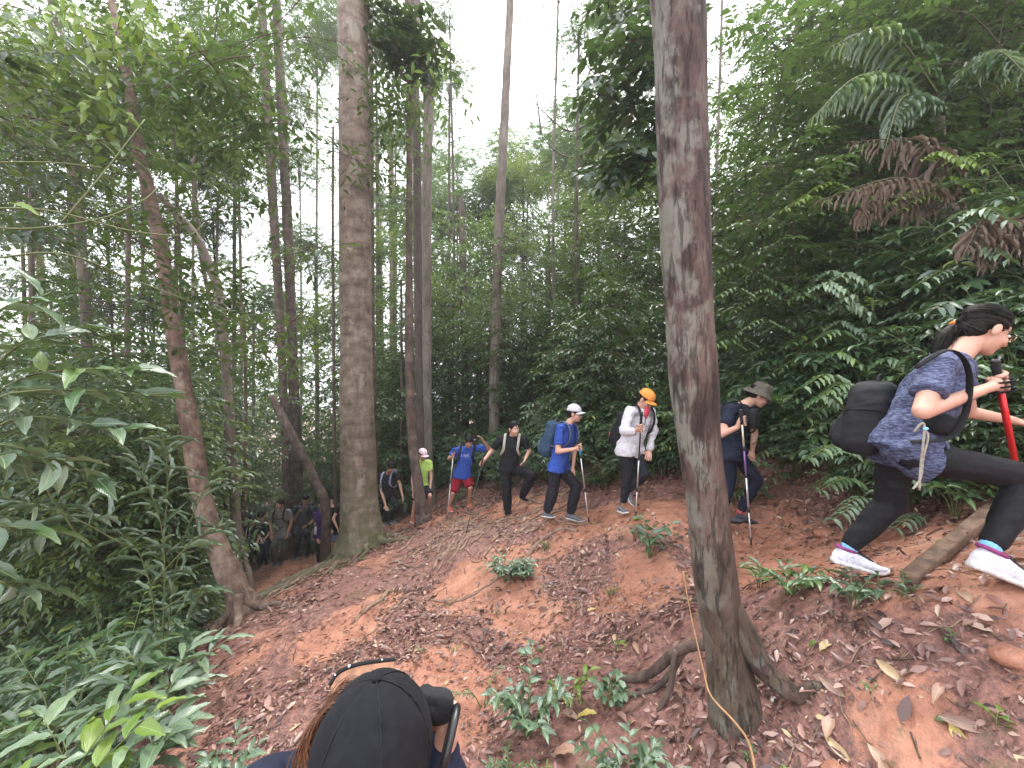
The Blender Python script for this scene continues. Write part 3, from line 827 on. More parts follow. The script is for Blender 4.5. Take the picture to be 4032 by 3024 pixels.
kn, _ = tt('grey trunk with a swollen knob, tallest of the cluster behind the lime green hiker', [(1630, -350, 9, 30), (1640, 0, 9, 34), (1650, 200, 9, 38), (1672, 270, 9, 58), (1690, 320, 9, 66), (1688, 400, 9, 44), (1682, 700, 9, 40), (1678, 1200, 9, 40), (1682, 1750, 9, 44), (1690, 1950, 9, 52)], 'bark_grey')
tt('straight bare grey trunk standing against the white sky opening', [(2015, -400, 10.5, 30), (2008, 0, 10.5, 30), (1985, 500, 10.5, 36), (1965, 900, 10.5, 40), (1950, 1350, 10.5, 42), (1944, 1750, 10.5, 46)], 'bark_grey')
tt('dark short snag with a broken top in the middle distance', [(1815, 780, 14, 22), (1820, 900, 14, 30), (1826, 1200, 14, 30), (1832, 1480, 14, 30), (1834, 1750, 14, 34)], 'bark_dark')
tt('pinkish pale trunk far left among the leaves', [(120, 400, 15, 34), (140, 800, 15, 38), (170, 1200, 15, 38), (200, 1600, 15, 40), (210, 2000, 15, 42)], 'bark_pink')
tt('second pinkish trunk right of the pale far left one', [(270, 500, 16, 24), (280, 900, 16, 28), (295, 1300, 16, 30), (305, 1700, 16, 30), (310, 2000, 16, 32)], 'bark_pink')
tt('pale pink trunk just right of the thick mottled trunk', [(1480, 500, 24, 20), (1490, 800, 24, 22), (1500, 1300, 24, 24), (1505, 1700, 24, 26)], 'bark_pink')
tt('pale pink trunk nearest the slim three-trunk cluster', [(1535, 500, 26, 22), (1543, 800, 26, 24), (1545, 1300, 26, 26), (1545, 1700, 26, 26)], 'bark_pink')
tt('brown trunk close behind the thick mottled trunk', [(1460, -200, 9, 18), (1462, 500, 9, 20), (1464, 1200, 9, 24), (1470, 1700, 9, 28), (1474, 2080, 9, 34)], 'bark_red')
tt('pale trunk rising from the dark leaves behind the bucket-hat hiker', [(3150, -300, 9, 26), (3142, 100, 9, 30), (3135, 400, 9, 30), (3125, 700, 9, 30), (3120, 1000, 9, 32), (3118, 1500, 9, 34)], 'bark_grey')
tt('thin straight stem right beside the large near trunk', [(2850, -200, 8, 10), (2836, 250, 8, 12), (2822, 700, 8, 13), (2812, 1100, 8, 14), (2806, 1750, 8, 15)], 'bark_grey')
tt('dark leaning trunk in the top right canopy', [(3800, -300, 6.5, 90), (3845, 0, 6.5, 88), (3868, 250, 6.5, 84), (3880, 600, 6.5, 86), (3890, 1000, 6.5, 90), (3895, 1300, 6.5, 95)], 'bark_dark')
tt('thin dark stem left of the thick mottled trunk', [(1312, 500, 9.5, 10), (1310, 900, 9.5, 12), (1314, 1400, 9.5, 13), (1318, 1950, 9.5, 15)], 'bark_dark')
tt('dark trunk at the top left corner behind the leaves', [(180, -200, 9, 52), (215, 60, 9, 50), (260, 300, 9, 50), (300, 700, 9, 50), (340, 1300, 9, 52), (350, 1900, 9, 55)], 'bark_dark')
tt('crooked grey branch-like trunk right of the leaning blotched tree', [(630, 770, 6, 34), (700, 850, 6, 36), (770, 930, 6, 40), (830, 1060, 6, 42), (870, 1200, 6, 42), (900, 1600, 6, 42), (930, 2100, 6.2, 44)], 'bark_grey')
tt('slim stem between the leaning blotched tree and the twin pair', [(660, 300, 6.5, 12), (690, 600, 6.5, 14), (705, 950, 6.5, 16), (730, 1500, 6.5, 18), (770, 2100, 6.5, 20)], 'bark_dark')
tt('dark slim stem behind the crooked grey trunk', [(740, 300, 7.5, 14), (760, 600, 7.5, 17), (790, 1000, 7.5, 19), (880, 1450, 7.5, 20), (890, 2000, 7.5, 22)], 'bark_red')
tt('young thin stem with bent foot beside the navy pair', [(960, 1200, 8, 12), (968, 1600, 8, 15), (965, 1900, 8, 20), (950, 2120, 8, 22), (985, 2290, 7.2, 30)], 'bark_red')
tt('thin dark stem behind the black-shirted woman with grey pack', [(1580, 1100, 10, 9), (1582, 1500, 10, 11), (1580, 1900, 10, 12)], 'bark_dark')
# small trees with forked tops, middle distance
fk, _ = tt('small dark forked tree in front of the yellow leaves', [(2162, 880, 15, 12), (2160, 1000, 15, 14), (2155, 1300, 15, 14), (2150, 1750, 15, 16)], 'bark_dark')
fk2, _ = tt('small black Y-shaped sapling in the middle distance', [(2160, 905, 13, 10), (2161, 1000, 13, 12), (2163, 1200, 13, 13), (2170, 1750, 13, 15)], 'bark_dark')
for (p, q) in [((2161, 905, 13), (2125, 840, 13)), ((2161, 905, 13), (2190, 860, 13)), ((2190, 860, 13), (2200, 700, 13))]:
    mb = MB(); a_, b_ = P(*p), P(*q); v, f = tube([a_, (a_ + b_) / 2 + Vector((.03, 0, .02)), b_], [.022, .017, .01], 6)
    mb.add(v, f); mb.build('branch', M['bark_dark'], fk2)
tt('thin pole-like sapling stem under the yellow leaves', [(1950, 1380, 18, 10), (2050, 1450, 16, 9), (2055, 1750, 16, 10)][1:], 'bark_dark')

# ---- crowns and branches, each on a tree
def crown(parent, me, px, py, d, sc, rz=None):
    v = P(px, py, d); o = link('crown', me, parent); o.location = v - parent.location
    o.rotation_euler = (0, 0, random.uniform(0, 6.28) if rz is None else rz); o.scale = (sc, sc, sc * random.uniform(.8, 1.15)); return o

LANDMARKS = [(0, 'at the far left edge'), (450, 'left of the leaning blotched trunk'), (900, 'left of the twin trunks'), (1180, 'behind the twin trunks'), (1500, 'just right of the thick mottled trunk'),
             (1720, 'right of the slim three-trunk cluster'), (1850, 'behind the hiker in maroon shorts'), (2010, 'behind the hiker all in black'), (2240, 'behind the hiker in the pale cap'), (2480, 'behind the hiker in the white jacket'), (2750, 'behind the large near trunk'),
             (3000, 'behind the bucket-hat hiker'), (3250, 'between the bucket hat and the near woman'), (3550, 'above the backpack of the near woman'), (3850, 'above the head of the near woman'), (4200, 'past the right edge')]
def where_at(x, y):
    px = (x / y * FPX + 512) * 3.9375
    return min(LANDMARKS, key=lambda q: abs(q[0] - px))[1]
USED = {}
def uniq(look, x, y):
    near_ = 'nearest ' if y < 5 else 'near ' if y < 8 else 'farther ' if y < 13 else 'distant ' if y < 19 else 'most distant '
    lab = f'{near_}{look} {where_at(x, y)}'
    return lab, f'{look}s {where_at(x, y)}'
canopy = [  # px, py, d, scale, archetype list, mat, label
    (1250, 160, 22, 1.1, CRF), (1480, 120, 20, .8, CRF), (1560, 480, 24, .8, CRF), (1180, 620, 26, 1.0, CRF), (1770, 60, 14, .42, CRM), (1770, 330, 17, .6, CRM),
    (1560, 800, 22, .8, CRF), (1800, 640, 30, .8, CRF), (1740, 850, 22, .9, CRM), (1950, 700, 24, .8, CRM), (2080, 640, 30, 1.2, CRF), (2230, 560, 28, 1.2, CRF),
    (2350, 420, 22, 1.0, CRF), (2480, 130, 17, 1.0, CRF), (2280, 120, 11, .42, CRM), (2200, -60, 12, .5, CRM), (2420, 700, 20, 1.2, CRM),
    (2060, 900, 20, 1.0, CRM), (2520, 950, 13, .9, CRM), (1880, 1050, 18, 1.0, CRM), (1740, 1180, 16, .9, CRM), 
    (860, 480, 14, 1.1, CRM), (930, 160, 16, .9, CRM), (700, 100, 12, .9, CRM), (560, 320, 13, 1.1, CRM), (300, 500, 12, 1.2, CRM), (60, 300, 12, 1.2, CRM), (100, 700, 13, 1.2, CRM),
    (420, 850, 13, 1.1, CRM), (840, 850, 15, 1.0, CRM), (1000, 1150, 20, 1.1, CRF), (1240, 1000, 22, .9, CRF), (600, 1200, 14, 1.0, CRM), (200, 1150, 13, 1.1, CRM),
    (3300, 120, 9, 1.0, CRM), (3560, 60, 8, 1.0, CRM), (3250, 480, 9, 1.0, CRM), (3480, 420, 8, .9, CRM),
    (3800, 120, 7, 1.0, CRM), (4000, 300, 6, .8, CRM), (2980, 800, 10, .9, CRM), (3250, 780, 8.5, .9, CRM), (3700, 420, 7, .9, CRM), (3520, 720, 7.5, .8, CRM), (3900, 650, 6, .7, CRM), (2900, 1080, 9, .8, CRM), (3150, 1050, 8, .8, CRM)]
canopy += [(2060, 700, 19, .9, CRY), (2260, 880, 16, .9, CRY), (2460, 900, 14, .8, CRY), (2360, 1150, 13, .8, CRY), (2000, 1250, 15, .8, CRY), (1930, 980, 19, .9, CRY), (1490, 950, 18, .8, CRY), (1360, 1200, 17, .9, CRY),
           (520, 250, 8, .6, CRY), (120, 330, 8, .7, CRY), (930, 330, 13, .7, CRY), (1760, 1350, 15, .9, CRY), (2560, 700, 12, .7, CRY), (760, 640, 12, .8, CRY), (330, 1000, 11, .8, CRY),
           (1900, 760, 22, 1, CRF), (2400, 640, 22, 1.1, CRF), (2150, 1000, 20, 1.1, CRM), (620, 1500, 12, .9, CRY), (200, 1500, 10, .9, CRY), (3400, 260, 8, .6, CRY), (3900, 480, 6, .5, CRY)]
for k, (px, py, d, sc, arch) in enumerate(canopy):
    v = P(px, py, d); g0 = gz(v.x, v.y)
    where = ('far left over the valley' if px < 500 else 'between leaning tree and twin trunks' if px < 1150 else 'around the thick mottled trunk' if px < 1700 else
             'under the white sky opening' if px < 2350 else 'beside the large near trunk' if px < 2900 else 'on the steep slope at the right')
    hue = 'hazy pale green' if arch is CRF else 'loose mid green'
    hue = 'bright yellow green' if arch is CRY else ('hazy pale green' if arch is CRF else 'loose mid green') if sc >= .9 else ('small hazy' if arch is CRF else 'small loose green')
    lab_, grp_ = uniq(f'{hue} tree crown', v.x, v.y)
    root = empty('forest_tree', (v.x, v.y, g0), ('high ' if py < 450 else '' if py < 900 else 'low ') + lab_, 'tree', grp_)
    h = v.z - g0
    mb = MB(); l = smooth_line([(0, 0, -.3), (random.uniform(-.2, .2), .1, h * .5), (0, 0, h)], 14)
    v_, f_ = tube(l, np.linspace(.075, .03, 14) * (1 + .5 * (d > 15)), 8, .12, k); mb.add(v_, f_)
    mb.build('trunk', M['bark_dark' if k % 3 else 'bark_grey'], root, world=False)
    crown(root, arch[k % len(arch)], px, py, d, sc)
    for q in range(2 if px < 1400 else 3):          # further boughs of the same tree, lower and around
        for _ in range(8):
            dx, dy = random.uniform(-1, 1) * 300 * 12 / d, random.uniform(-.4, 1.2) * 260 * 12 / d
            if not (1800 < px + dx < 2400 and py + dy < 560): break
        else: continue
        if py + dy > 1500: continue
        c_ = crown(root, arch[(k + q + 1) % len(arch)], px + dx, py + dy, d + random.uniform(-.12, .2) * d, sc * random.uniform(.6, .9)); c_.name = 'bough'

# leafy branches of the leaning tree and its neighbours (top left, near)
def branches_for(parent, line, spec, arch, L0s):
    for k, (px, py, d, dx, dz) in enumerate(spec):
        tip = P(px, py, d)
        # grow from the nearest trunk point unless it is far away
        base = tip - Vector((dx, random.uniform(-.5, .5), dz))
        j = k % len(arch)
        point_branch(arch[j], parent, base, tip, L0s[j], random.uniform(-.6, .6))
L0 = [1.3 + .3 * i for i in range(4)]
host = empty('forest_tree', on(-250, 2000, 5.0), 'leafy tree at the left edge with yellow-green sprays overhead', 'tree')
mb = MB(); hl = smooth_line([(0, 0, -.3), (.1, 0, 3), (.5, .1, 6.5)], 18); v_, f_ = tube(hl, np.linspace(.09, .05, 18), 10, .12, 2); mb.add(v_, f_); mb.build('trunk', M['bark_dark'], host, world=False)
def fan(parent, arch, L0s, region, n, drange, jit=1.0, down=.1):
    x0, y0, x1, y1 = region
    for k in range(n):
        px, py, d = random.uniform(x0, x1), random.uniform(y0, y1), random.uniform(*drange)
        tip = P(px, py, d); j = random.randrange(len(arch))
        base = parent.location + Vector((0, 0, tip.z - parent.location.z + .3))
        v = (tip - base); v.z = 0
        if v.length < .3: v = Vector((1, .2, 0))
        v = v.normalized() * L0s[j] * random.uniform(.8, 1.2)
        v = Vector((v.x * math.cos(a := random.gauss(0, .5) * jit) - v.y * math.sin(a), v.x * math.sin(a) + v.y * math.cos(a), random.gauss(down * -1, .25)))
        point_branch(arch[j], parent, tip - v, tip, L0s[j], random.uniform(-.5, .5))
fan(host, BR, L0, (-50, 100, 520, 1000), 34, (3.6, 6.0))
fan(lean, BR, L0, (250, -50, 950, 800), 34, (4.2, 7.0))
fan(lean, BR, L0, (500, 1050, 900, 1450), 9, (4.4, 6.0))
fan(T[1][0], BRF, [1.6, 2.0, 2.4], (900, 100, 1250, 1500), 14, (10, 13))
fan(T[2][0], BRF, [1.6, 2.0, 2.4], (1150, 200, 1380, 1400), 12, (11, 14))
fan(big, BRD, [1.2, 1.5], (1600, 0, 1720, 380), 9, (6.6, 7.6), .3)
fan(big, BR, L0, (1450, 350, 1600, 800), 8, (6.5, 8))
fan(T[6][0], BRF, [1.6, 2.0, 2.4], (1500, 100, 1850, 900), 8, (9, 12))
# dark round-leaved boughs hanging left of the near trunk
vinet = empty('forest_tree', on(2640, 1900, 6.0), 'dark round-leaved tree hanging beside the top of the near trunk', 'tree')
mb = MB(); hl = smooth_line([(0, 0, -.3), (.05, 0, 3), (-.1, .1, 7)], 18); v_, f_ = tube(hl, np.linspace(.05, .03, 18), 8, .12, 2); mb.add(v_, f_); mb.build('trunk', M['bark_dark'], vinet, world=False)
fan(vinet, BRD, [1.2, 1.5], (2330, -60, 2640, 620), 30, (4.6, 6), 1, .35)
fan(vinet, BR, L0, (2400, 500, 2640, 900), 7, (6, 8))
# bare hooked branches against the sky
mb = MB()
for pts in ([(2090, 330, 12), (2105, 400, 12), (2150, 450, 12), (2195, 490, 12), (2250, 518, 12), (2330, 480, 12)], [(2105, 320, 12), (2118, 420, 12), (2130, 520, 12)], [(2130, 530, 12), (2180, 590, 12), (2250, 620, 12), (2330, 590, 12)]):
    l = smooth_line([tuple(P(*p)) for p in pts], 16); v_, f_ = tube(l, np.linspace(.012, .035, 16), 6, .2); mb.add(v_, f_)
mb.build('bare_branch', M['bark_dark'], vinet)

# ---- understory saplings
def sapling(x, y, k, sc, label, group, rz=None):
    root = empty('sapling', (x, y, gz(x, y) - .05), label, 'sapling', group)
    rz = random.uniform(0, 6.28) if rz is None else rz
    tilt = (random.gauss(0, .05), random.gauss(0, .05))
    for nm, me in (('trunk', SAP[k][0]), ('crown', SAP[k][1])): place(me, root, nm, (0, 0, 0), rz, sc, tilt)
    return root
def ok(x, y):
    d = float(trail_d(np.array([x]), np.array([y]))[0])
    return d
n_s = 0
tries = 0
while n_s < 230 and tries < 9000:
    tries += 1
    y = 4.5 + 20 * random.random() ** 1.1; x = random.uniform(-1.42, 1.42) * y
    u = x / y
    ty = np.interp(x, TRAIL[::-1, 0] if TRAIL[0, 0] > TRAIL[-1, 0] else TRAIL[:50, 0], TRAIL[:50, 1])
    if ok(x, y) < 1.25: continue
    if -0.72 < u < -0.36 and y < 12.2: continue           # keep the far hikers in view
    if -3.6 < x < 3.4 and y < ty + 1.2: continue           # the open slope
    if u < -.72 and y < 5.2: continue
    if -.9 < u < -.72 and y < 9.5: continue
    if x > 3 and y < 4.5: continue
    if y > 17 and random.random() < .3: continue
    far = y > 11
    k = random.randrange(4, 8) if far else random.randrange(0, 4)
    if -.15 < u < .45 and y < 12: k = random.choice([0, 3])
    sc = random.uniform(.7, 1.15) * (.75 if (-.2 < u < .5 and y < 11) else 1)
    where = ('deep in the valley at the left' if u < -.72 else 'behind the far hikers' if u < -.3 else 'beyond the middle of the trail' if u < .35 else 'on the slope above the trail')
    look_ = ['bushy', 'fine-leaved', 'broad-leaved', 'short', 'layered', 'tall wispy', 'low-branched', 'tallest'][k] + ' sapling'; sapling(x, y, k, sc, *uniq(look_, x, y)); n_s += 1
for _ in range(36):
    y = random.uniform(9, 17); u = random.uniform(-.32, .42); x = u * y
    if ok(x, y) < 1.6: continue
    k = random.choice([0, 1, 4, 5, 6]); look_ = ['bushy', 'fine-leaved', 'broad-leaved', 'short', 'layered', 'tall wispy', 'low-branched', 'tallest'][k] + ' sapling'; sapling(x, y, k, random.uniform(.7, 1.1), *uniq(look_, x, y)); n_s += 1
# pole-thin saplings in the left valley
for k in range(34):
    y = random.uniform(4.5, 10); u = random.uniform(-1.35, -.86); x = u * y
    k_ = random.choice([0, 1, 2, 3]); sapling(x, y, k_, random.uniform(.5, .85), *uniq('slender ' + ['bushy', 'fine-leaved', 'broad-leaved', 'short'][k_] + ' sapling', x, y)).children[-1].data = SAPB[k % 3]

# ---- shrubs along the outer side of the trail and up the right slope
def shrub(x, y, me, sc, label, group, mat=None, name='shrub', tilt=None):
    root = empty(name, (x, y, gz(x, y) - .03), label, name, group)
    place(me, root, 'foliage', (0, 0, 0), random.uniform(0, 6.28), sc, tilt or (random.gauss(0, .08), random.gauss(0, .08)))
    return root
n_h = tries = 0
while n_h < 285 and tries < 9000:
    tries += 1
    y = random.uniform(1.8, 13) if random.random() < .6 else random.uniform(1.8, 7); x = random.uniform(-1, 1.55) * y
    d = ok(x, y); u = x / y
    ty = np.interp(x, TRAIL[:50, 0], TRAIL[:50, 1])
    if d < (.62 if u > .5 else .85): continue
    if x < 2.6 and y < ty + .75: continue
    if x >= 2.6 and x < 2.95: continue
    if x > 2.9 and y < 1.9: continue
    if -0.8 < u < -0.34 and y < 11.9: continue
    if d > 5: continue
    where = ('above the trail at the right' if u > .55 else 'behind the white-jacketed hiker' if u > .2 else 'behind the middle hikers' if u > -.3 else 'by the far bend of the trail')
    sc = random.uniform(.65, 1.15) * (.42 if d < 1.0 else .68 if d < 1.6 else 1)
    k_ = n_h % 5; shrub(x, y, SHR[k_], sc, *uniq(['dense green', 'round-leaved', 'tall arching', 'compact', 'long-leaved'][k_] + ' shrub', x, y)); n_h += 1
for k in range(46):   # left valley undergrowth
    y = random.uniform(2.8, 9); u = random.uniform(-1.38, -.86); x = u * y
    if x > -2.9 or (u > -.98 and y < 6.5): continue
    shrub(x, y, SHR[k % 5], random.uniform(.6, 1.1), *uniq(['dense green', 'round-leaved', 'tall arching', 'compact', 'long-leaved'][k % 5] + ' shrub', x, y))

# far-off forest that reads as one mass
mb = MB2()
for k in range(170):
    a = random.uniform(-1.45, 1.5); d = 18 + 30 * random.random() ** 1.2
    x, y = a * d, d; g0 = gz(x, y); px = a * FPX + 512
    vis = d * (384 - 0) / FPX + CAM_Z - g0            # height at which the frame's top is reached
    top = vis * random.uniform(.25, .95)
    if -.2 < a < .28: top = min(top, (CAM_Z - g0) + d * random.uniform(.25, .52))
    if a < -.35: top *= .6
    tn = rng.uniform(.15, .9); lw = .13 + .007 * d
    cl_ = [np.array([x + rng.normal(0, 1.6), y + rng.normal(0, 1.2), g0 + top * (j + .5) / 7]) for j in range(7)]
    for c in cl_:
        for j in range(16):
            twig(mb, c + rv(.75) * np.array([1.3, 1, .8]), rv(), 1.0, 13, lw, .45, 'tiny', .3, stem=False, flat=.6, tone=np.clip(tn + rng.normal(0, .12), 0, 1))
tag(mb.build('forest', MAT2('leaf_far')), 'distant pale forest closing off the valley', None, None, 'stuff')

# thin forest air
if HAZE:
    m, nt, b = new_mat('haze'); nt.nodes.remove(b)
    vol = nt.nodes.new('ShaderNodeVolumePrincipled'); vol.inputs['Density'].default_value = HAZE; vol.inputs['Color'].default_value = (.93, .96, 1, 1); vol.inputs['Anisotropy'].default_value = .2
    nt.links.new(vol.outputs[0], nt.nodes['Material Output'].inputs['Volume'])
    v_ = np.array([(sx * 200, sy, z) for z in (-22, 32) for sy in (-75, 275) for sx in (-1, 1)])
    o = link('haze', rawmesh('haze', v_, [np.array([[0, 2, 3, 1], [4, 5, 7, 6], [0, 1, 5, 4], [2, 6, 7, 3], [0, 4, 6, 2], [1, 3, 7, 5]])], m, False)); tag(o, 'thin pale mist hanging in the forest', None, None, 'stuff')
# ------------------------------------------------------------------ people
def V3(v): return np.array(v, float)

def ball(c, r, n=10, rot=None, zmin=None):
    """Ellipsoid; r scalar or 3; rot 3x3 columns."""
    m_ = n * 2
    ph = np.linspace(0, math.pi, n + 1)[1:-1]; th = np.arange(m_) / m_ * 2 * math.pi
    v = np.stack([np.outer(np.sin(ph), np.cos(th)), np.outer(np.sin(ph), np.sin(th)), np.outer(np.cos(ph), np.ones(m_))], -1).reshape(-1, 3)
    v = np.concatenate([v, [[0, 0, 1], [0, 0, -1]]]) * np.broadcast_to(V3(r) if np.ndim(r) else np.full(3, r), (3,))
    if zmin is not None: v[:, 2] = np.maximum(v[:, 2], zmin)
    if rot is not None: v = v @ np.asarray(rot).T
    v = v + V3(c)
    i = np.arange(n - 2)[:, None] * m_; j = np.arange(m_)[None]; k = (j + 1) % m_
    q = np.stack([i + j, i + m_ + j, i + m_ + k, i + k], -1).reshape(-1, 4)
    j = np.arange(m_); k = (j + 1) % m_; a, b = len(v) - 2, len(v) - 1
    t = np.concatenate([np.stack([np.full(m_, a), j, k], 1), np.stack([np.full(m_, b), (n - 2) * m_ + k, (n - 2) * m_ + j], 1)])
    return v, [q, t]

def cone(p0, p1, r0, r1, n=12, caps=3):
    """Tapered capsule."""
    p0, p1 = V3(p0), V3(p1); t = norm(p1 - p0)
    pts, rr = [], []
    for a in np.linspace(-90, 0, caps + 1)[1:]:
        pts.append(p0 + t * r0 * math.sin(R(a))); rr.append(r0 * math.cos(R(a)))
    for a in np.linspace(0, 90, caps + 1)[:-1]:
        pts.append(p1 + t * r1 * math.sin(R(a))); rr.append(r1 * math.cos(R(a)))
    A = np.cross(t, (0.1, .2, 1)) if abs(t[2]) < .95 else np.cross(t, (1, 0, 0))
    return tube(np.array(pts), np.array(rr), n, A=norm(A))

def loft(cs, rx, ry, side, n=20, caps=True, back=None):
    """Elliptic sections through centres cs; side = axis of rx."""
    cs = np.asarray(cs, float); k = len(cs)
    t = norm(np.gradient(cs, axis=0)); side = np.broadcast_to(side, t.shape)
    b = norm(np.cross(t, side)); a = np.cross(b, t)
    th = np.arange(n) / n * 2 * math.pi
    c_, s_ = np.cos(th), np.sin(th)
    c2 = np.sign(c_) * np.abs(c_) ** .85; s2 = np.sign(s_) * np.abs(s_) ** .85
    v = cs[:, None] + a[:, None] * (np.asarray(rx)[:, None] * c2)[..., None] + b[:, None] * (np.asarray(ry)[:, None] * s2)[..., None]
    v = v.reshape(-1, 3)
    i = np.arange(k - 1)[:, None] * n; j = np.arange(n)[None]; kk = (j + 1) % n
    q = np.stack([i + j, i + kk, i + n + kk, i + n + j], -1).reshape(-1, 4)
    v = np.concatenate([v, [cs[0]], [cs[-1]]]); j = np.arange(n); kk = (j + 1) % n
    tr_ = np.concatenate([np.stack([np.full(n, k * n), kk, j], 1), np.stack([np.full(n, k * n + 1), (k - 1) * n + j, (k - 1) * n + kk], 1)])
    return v, [q, tr_]

def remeshed(blobs, voxel, it=4, wr=0.0, wrs=14, subdiv=False):
    """Union of closed shapes as one continuous surface: verts, [quads]."""
    mb = MB()
    for v, f in blobs: mb.add(v, f)
    me = mb.mesh('tmp', [], True)
    o = bpy.data.objects.new('tmp', me); COL.objects.link(o)
    m = o.modifiers.new('r', 'REMESH'); m.mode = 'VOXEL'; m.voxel_size = voxel; m.adaptivity = 0
    if it:
        m = o.modifiers.new('s', 'SMOOTH'); m.iterations = it; m.factor = .5
    dg = bpy.context.evaluated_depsgraph_get(); dg.update()
    ev = o.evaluated_get(dg); e = ev.to_mesh()
    nv = len(e.vertices); v = np.zeros(nv * 3, np.float32); e.vertices.foreach_get('co', v); v = v.reshape(-1, 3).astype(float)
    nrm = np.zeros(nv * 3, np.float32); e.vertices.foreach_get('normal', nrm); nrm = nrm.reshape(-1, 3)
    lv = np.zeros(len(e.loops), np.int32); e.loops.foreach_get('vertex_index', lv)
    lt = np.zeros(len(e.polygons), np.int32); e.polygons.foreach_get('loop_total', lt)
    ls = np.zeros(len(e.polygons), np.int32); e.polygons.foreach_get('loop_start', ls)
    fs = []
    for k in np.unique(lt):
        s_ = ls[lt == k]; fs.append(lv[s_[:, None] + np.arange(k)[None]])
    ev.to_mesh_clear(); bpy.data.objects.remove(o); bpy.data.meshes.remove(me)
    if wr:
        n_ = fbm(v[:, 0] * wrs + v[:, 1] * wrs * .7, v[:, 2] * wrs * 1.5 + v[:, 1] * wrs * .5, 3, 3) - .5
        n2 = np.abs(fbm(v[:, 0] * wrs * .5 - v[:, 1] * wrs * .6, v[:, 2] * wrs * .8, 9, 2) - .5)
        v = v + nrm * ((n_ * 1.0 - n2 * .9 + .12) * wr)[:, None]
    return v, fs

def add_part(root, name, v, fs, mat, label=None, parent=None):
    me = rawmesh(name, v - V3(root.location), fs, mat)
    o = link(name, me, parent or root)
    if label: o['label'] = label
    return o

def headframe(face, up=(0, 0, 1)):
    f = norm(V3(face)); u = V3(up); x = norm(np.cross(f, u)); z = np.cross(x, f)
    return np.stack([x, f, z], 1)            # columns: right, forward, up

def fingers(G, axis, wrist, s, side=1, curl=1.0):
    """Hand closed round a shaft through G along axis (thumb end = +axis)."""
    G, ax, w_ = V3(G), norm(V3(axis)), V3(wrist)
    f = w_ - G; f = norm(f - ax * (f @ ax)); g = np.cross(ax, f) * side
    out = []
    for i in range(4):
        c = G + ax * (0.030 - i * 0.0195) * s
        rr = .0235 * s; L_ = [1, 1.08, 1, .85][i]
        an = np.linspace(20, 20 + 235 * L_, 8)
        pts = [c + (f * math.cos(R(a)) + g * math.sin(R(a))) * (rr + (.012 if a < 60 else 0) * s) for a in an]
        out.append(tube(np.array(pts), np.linspace(.0098, .0078, 8) * s, 8))
    c = G + ax * .036 * s
    an = np.linspace(-10, -190, 6)
    pts = [c + (f * math.cos(R(a)) + g * math.sin(R(a))) * .024 * s + ax * .004 * k * s for k, a in enumerate(an)]
    out.append(tube(np.array(pts), np.linspace(.0115, .009, 6) * s, 8))
    palm = [ball(G + f * .026 * s + ax * .002, (.020 * s, .030 * s, .044 * s), 8, rot=np.stack([f, g, ax], 1)), cone(G + f * .03 * s, w_, .025 * s, .024 * s)]
    return out, palm

def fingers_open(hand, wrist, s, palmn=(0, 0, 1), curl=.5):
    """Relaxed hand reaching from wrist through hand."""
    h, w_ = V3(hand), V3(wrist); d = norm(h - w_); n_ = V3(palmn); n_ = norm(n_ - d * (n_ @ d)); x = np.cross(d, n_)
    out = []
    for i in range(4):
        off = (i - 1.5) * .0205 * s
        p = h + x * off + d * .028 * s; L_ = [.85, 1.0, .95, .75][i] * s; pts = [p - d * .02 * s, p]
        dd = d
        for seg, cu in ((.036, .35), (.024, .5), (.018, .4)):
            dd = norm(dd - n_ * cu * curl + x * (i - 1.5) * .03); p = p + dd * seg * L_; pts.append(p)
        out.append(tube(np.array(pts), np.array([.0105, .0098, .009, .0082, .0068]) * s, 8))
    p = h - x * .034 * s - d * .02 * s
    pts = [p + x * .014 * s, p, p - x * .018 * s + d * .02 * s, p - x * .02 * s + d * .042 * s - n_ * .01 * s]
    out.append(tube(np.array(pts), np.array([.014, .0125, .011, .0085]) * s, 8))
    palm = [ball(h, (.042 * s, .045 * s, .017 * s), 8, rot=np.stack([x, d, n_], 1)), cone(h - d * .03 * s, w_, .023 * s, .025 * s)]
    return out, palm

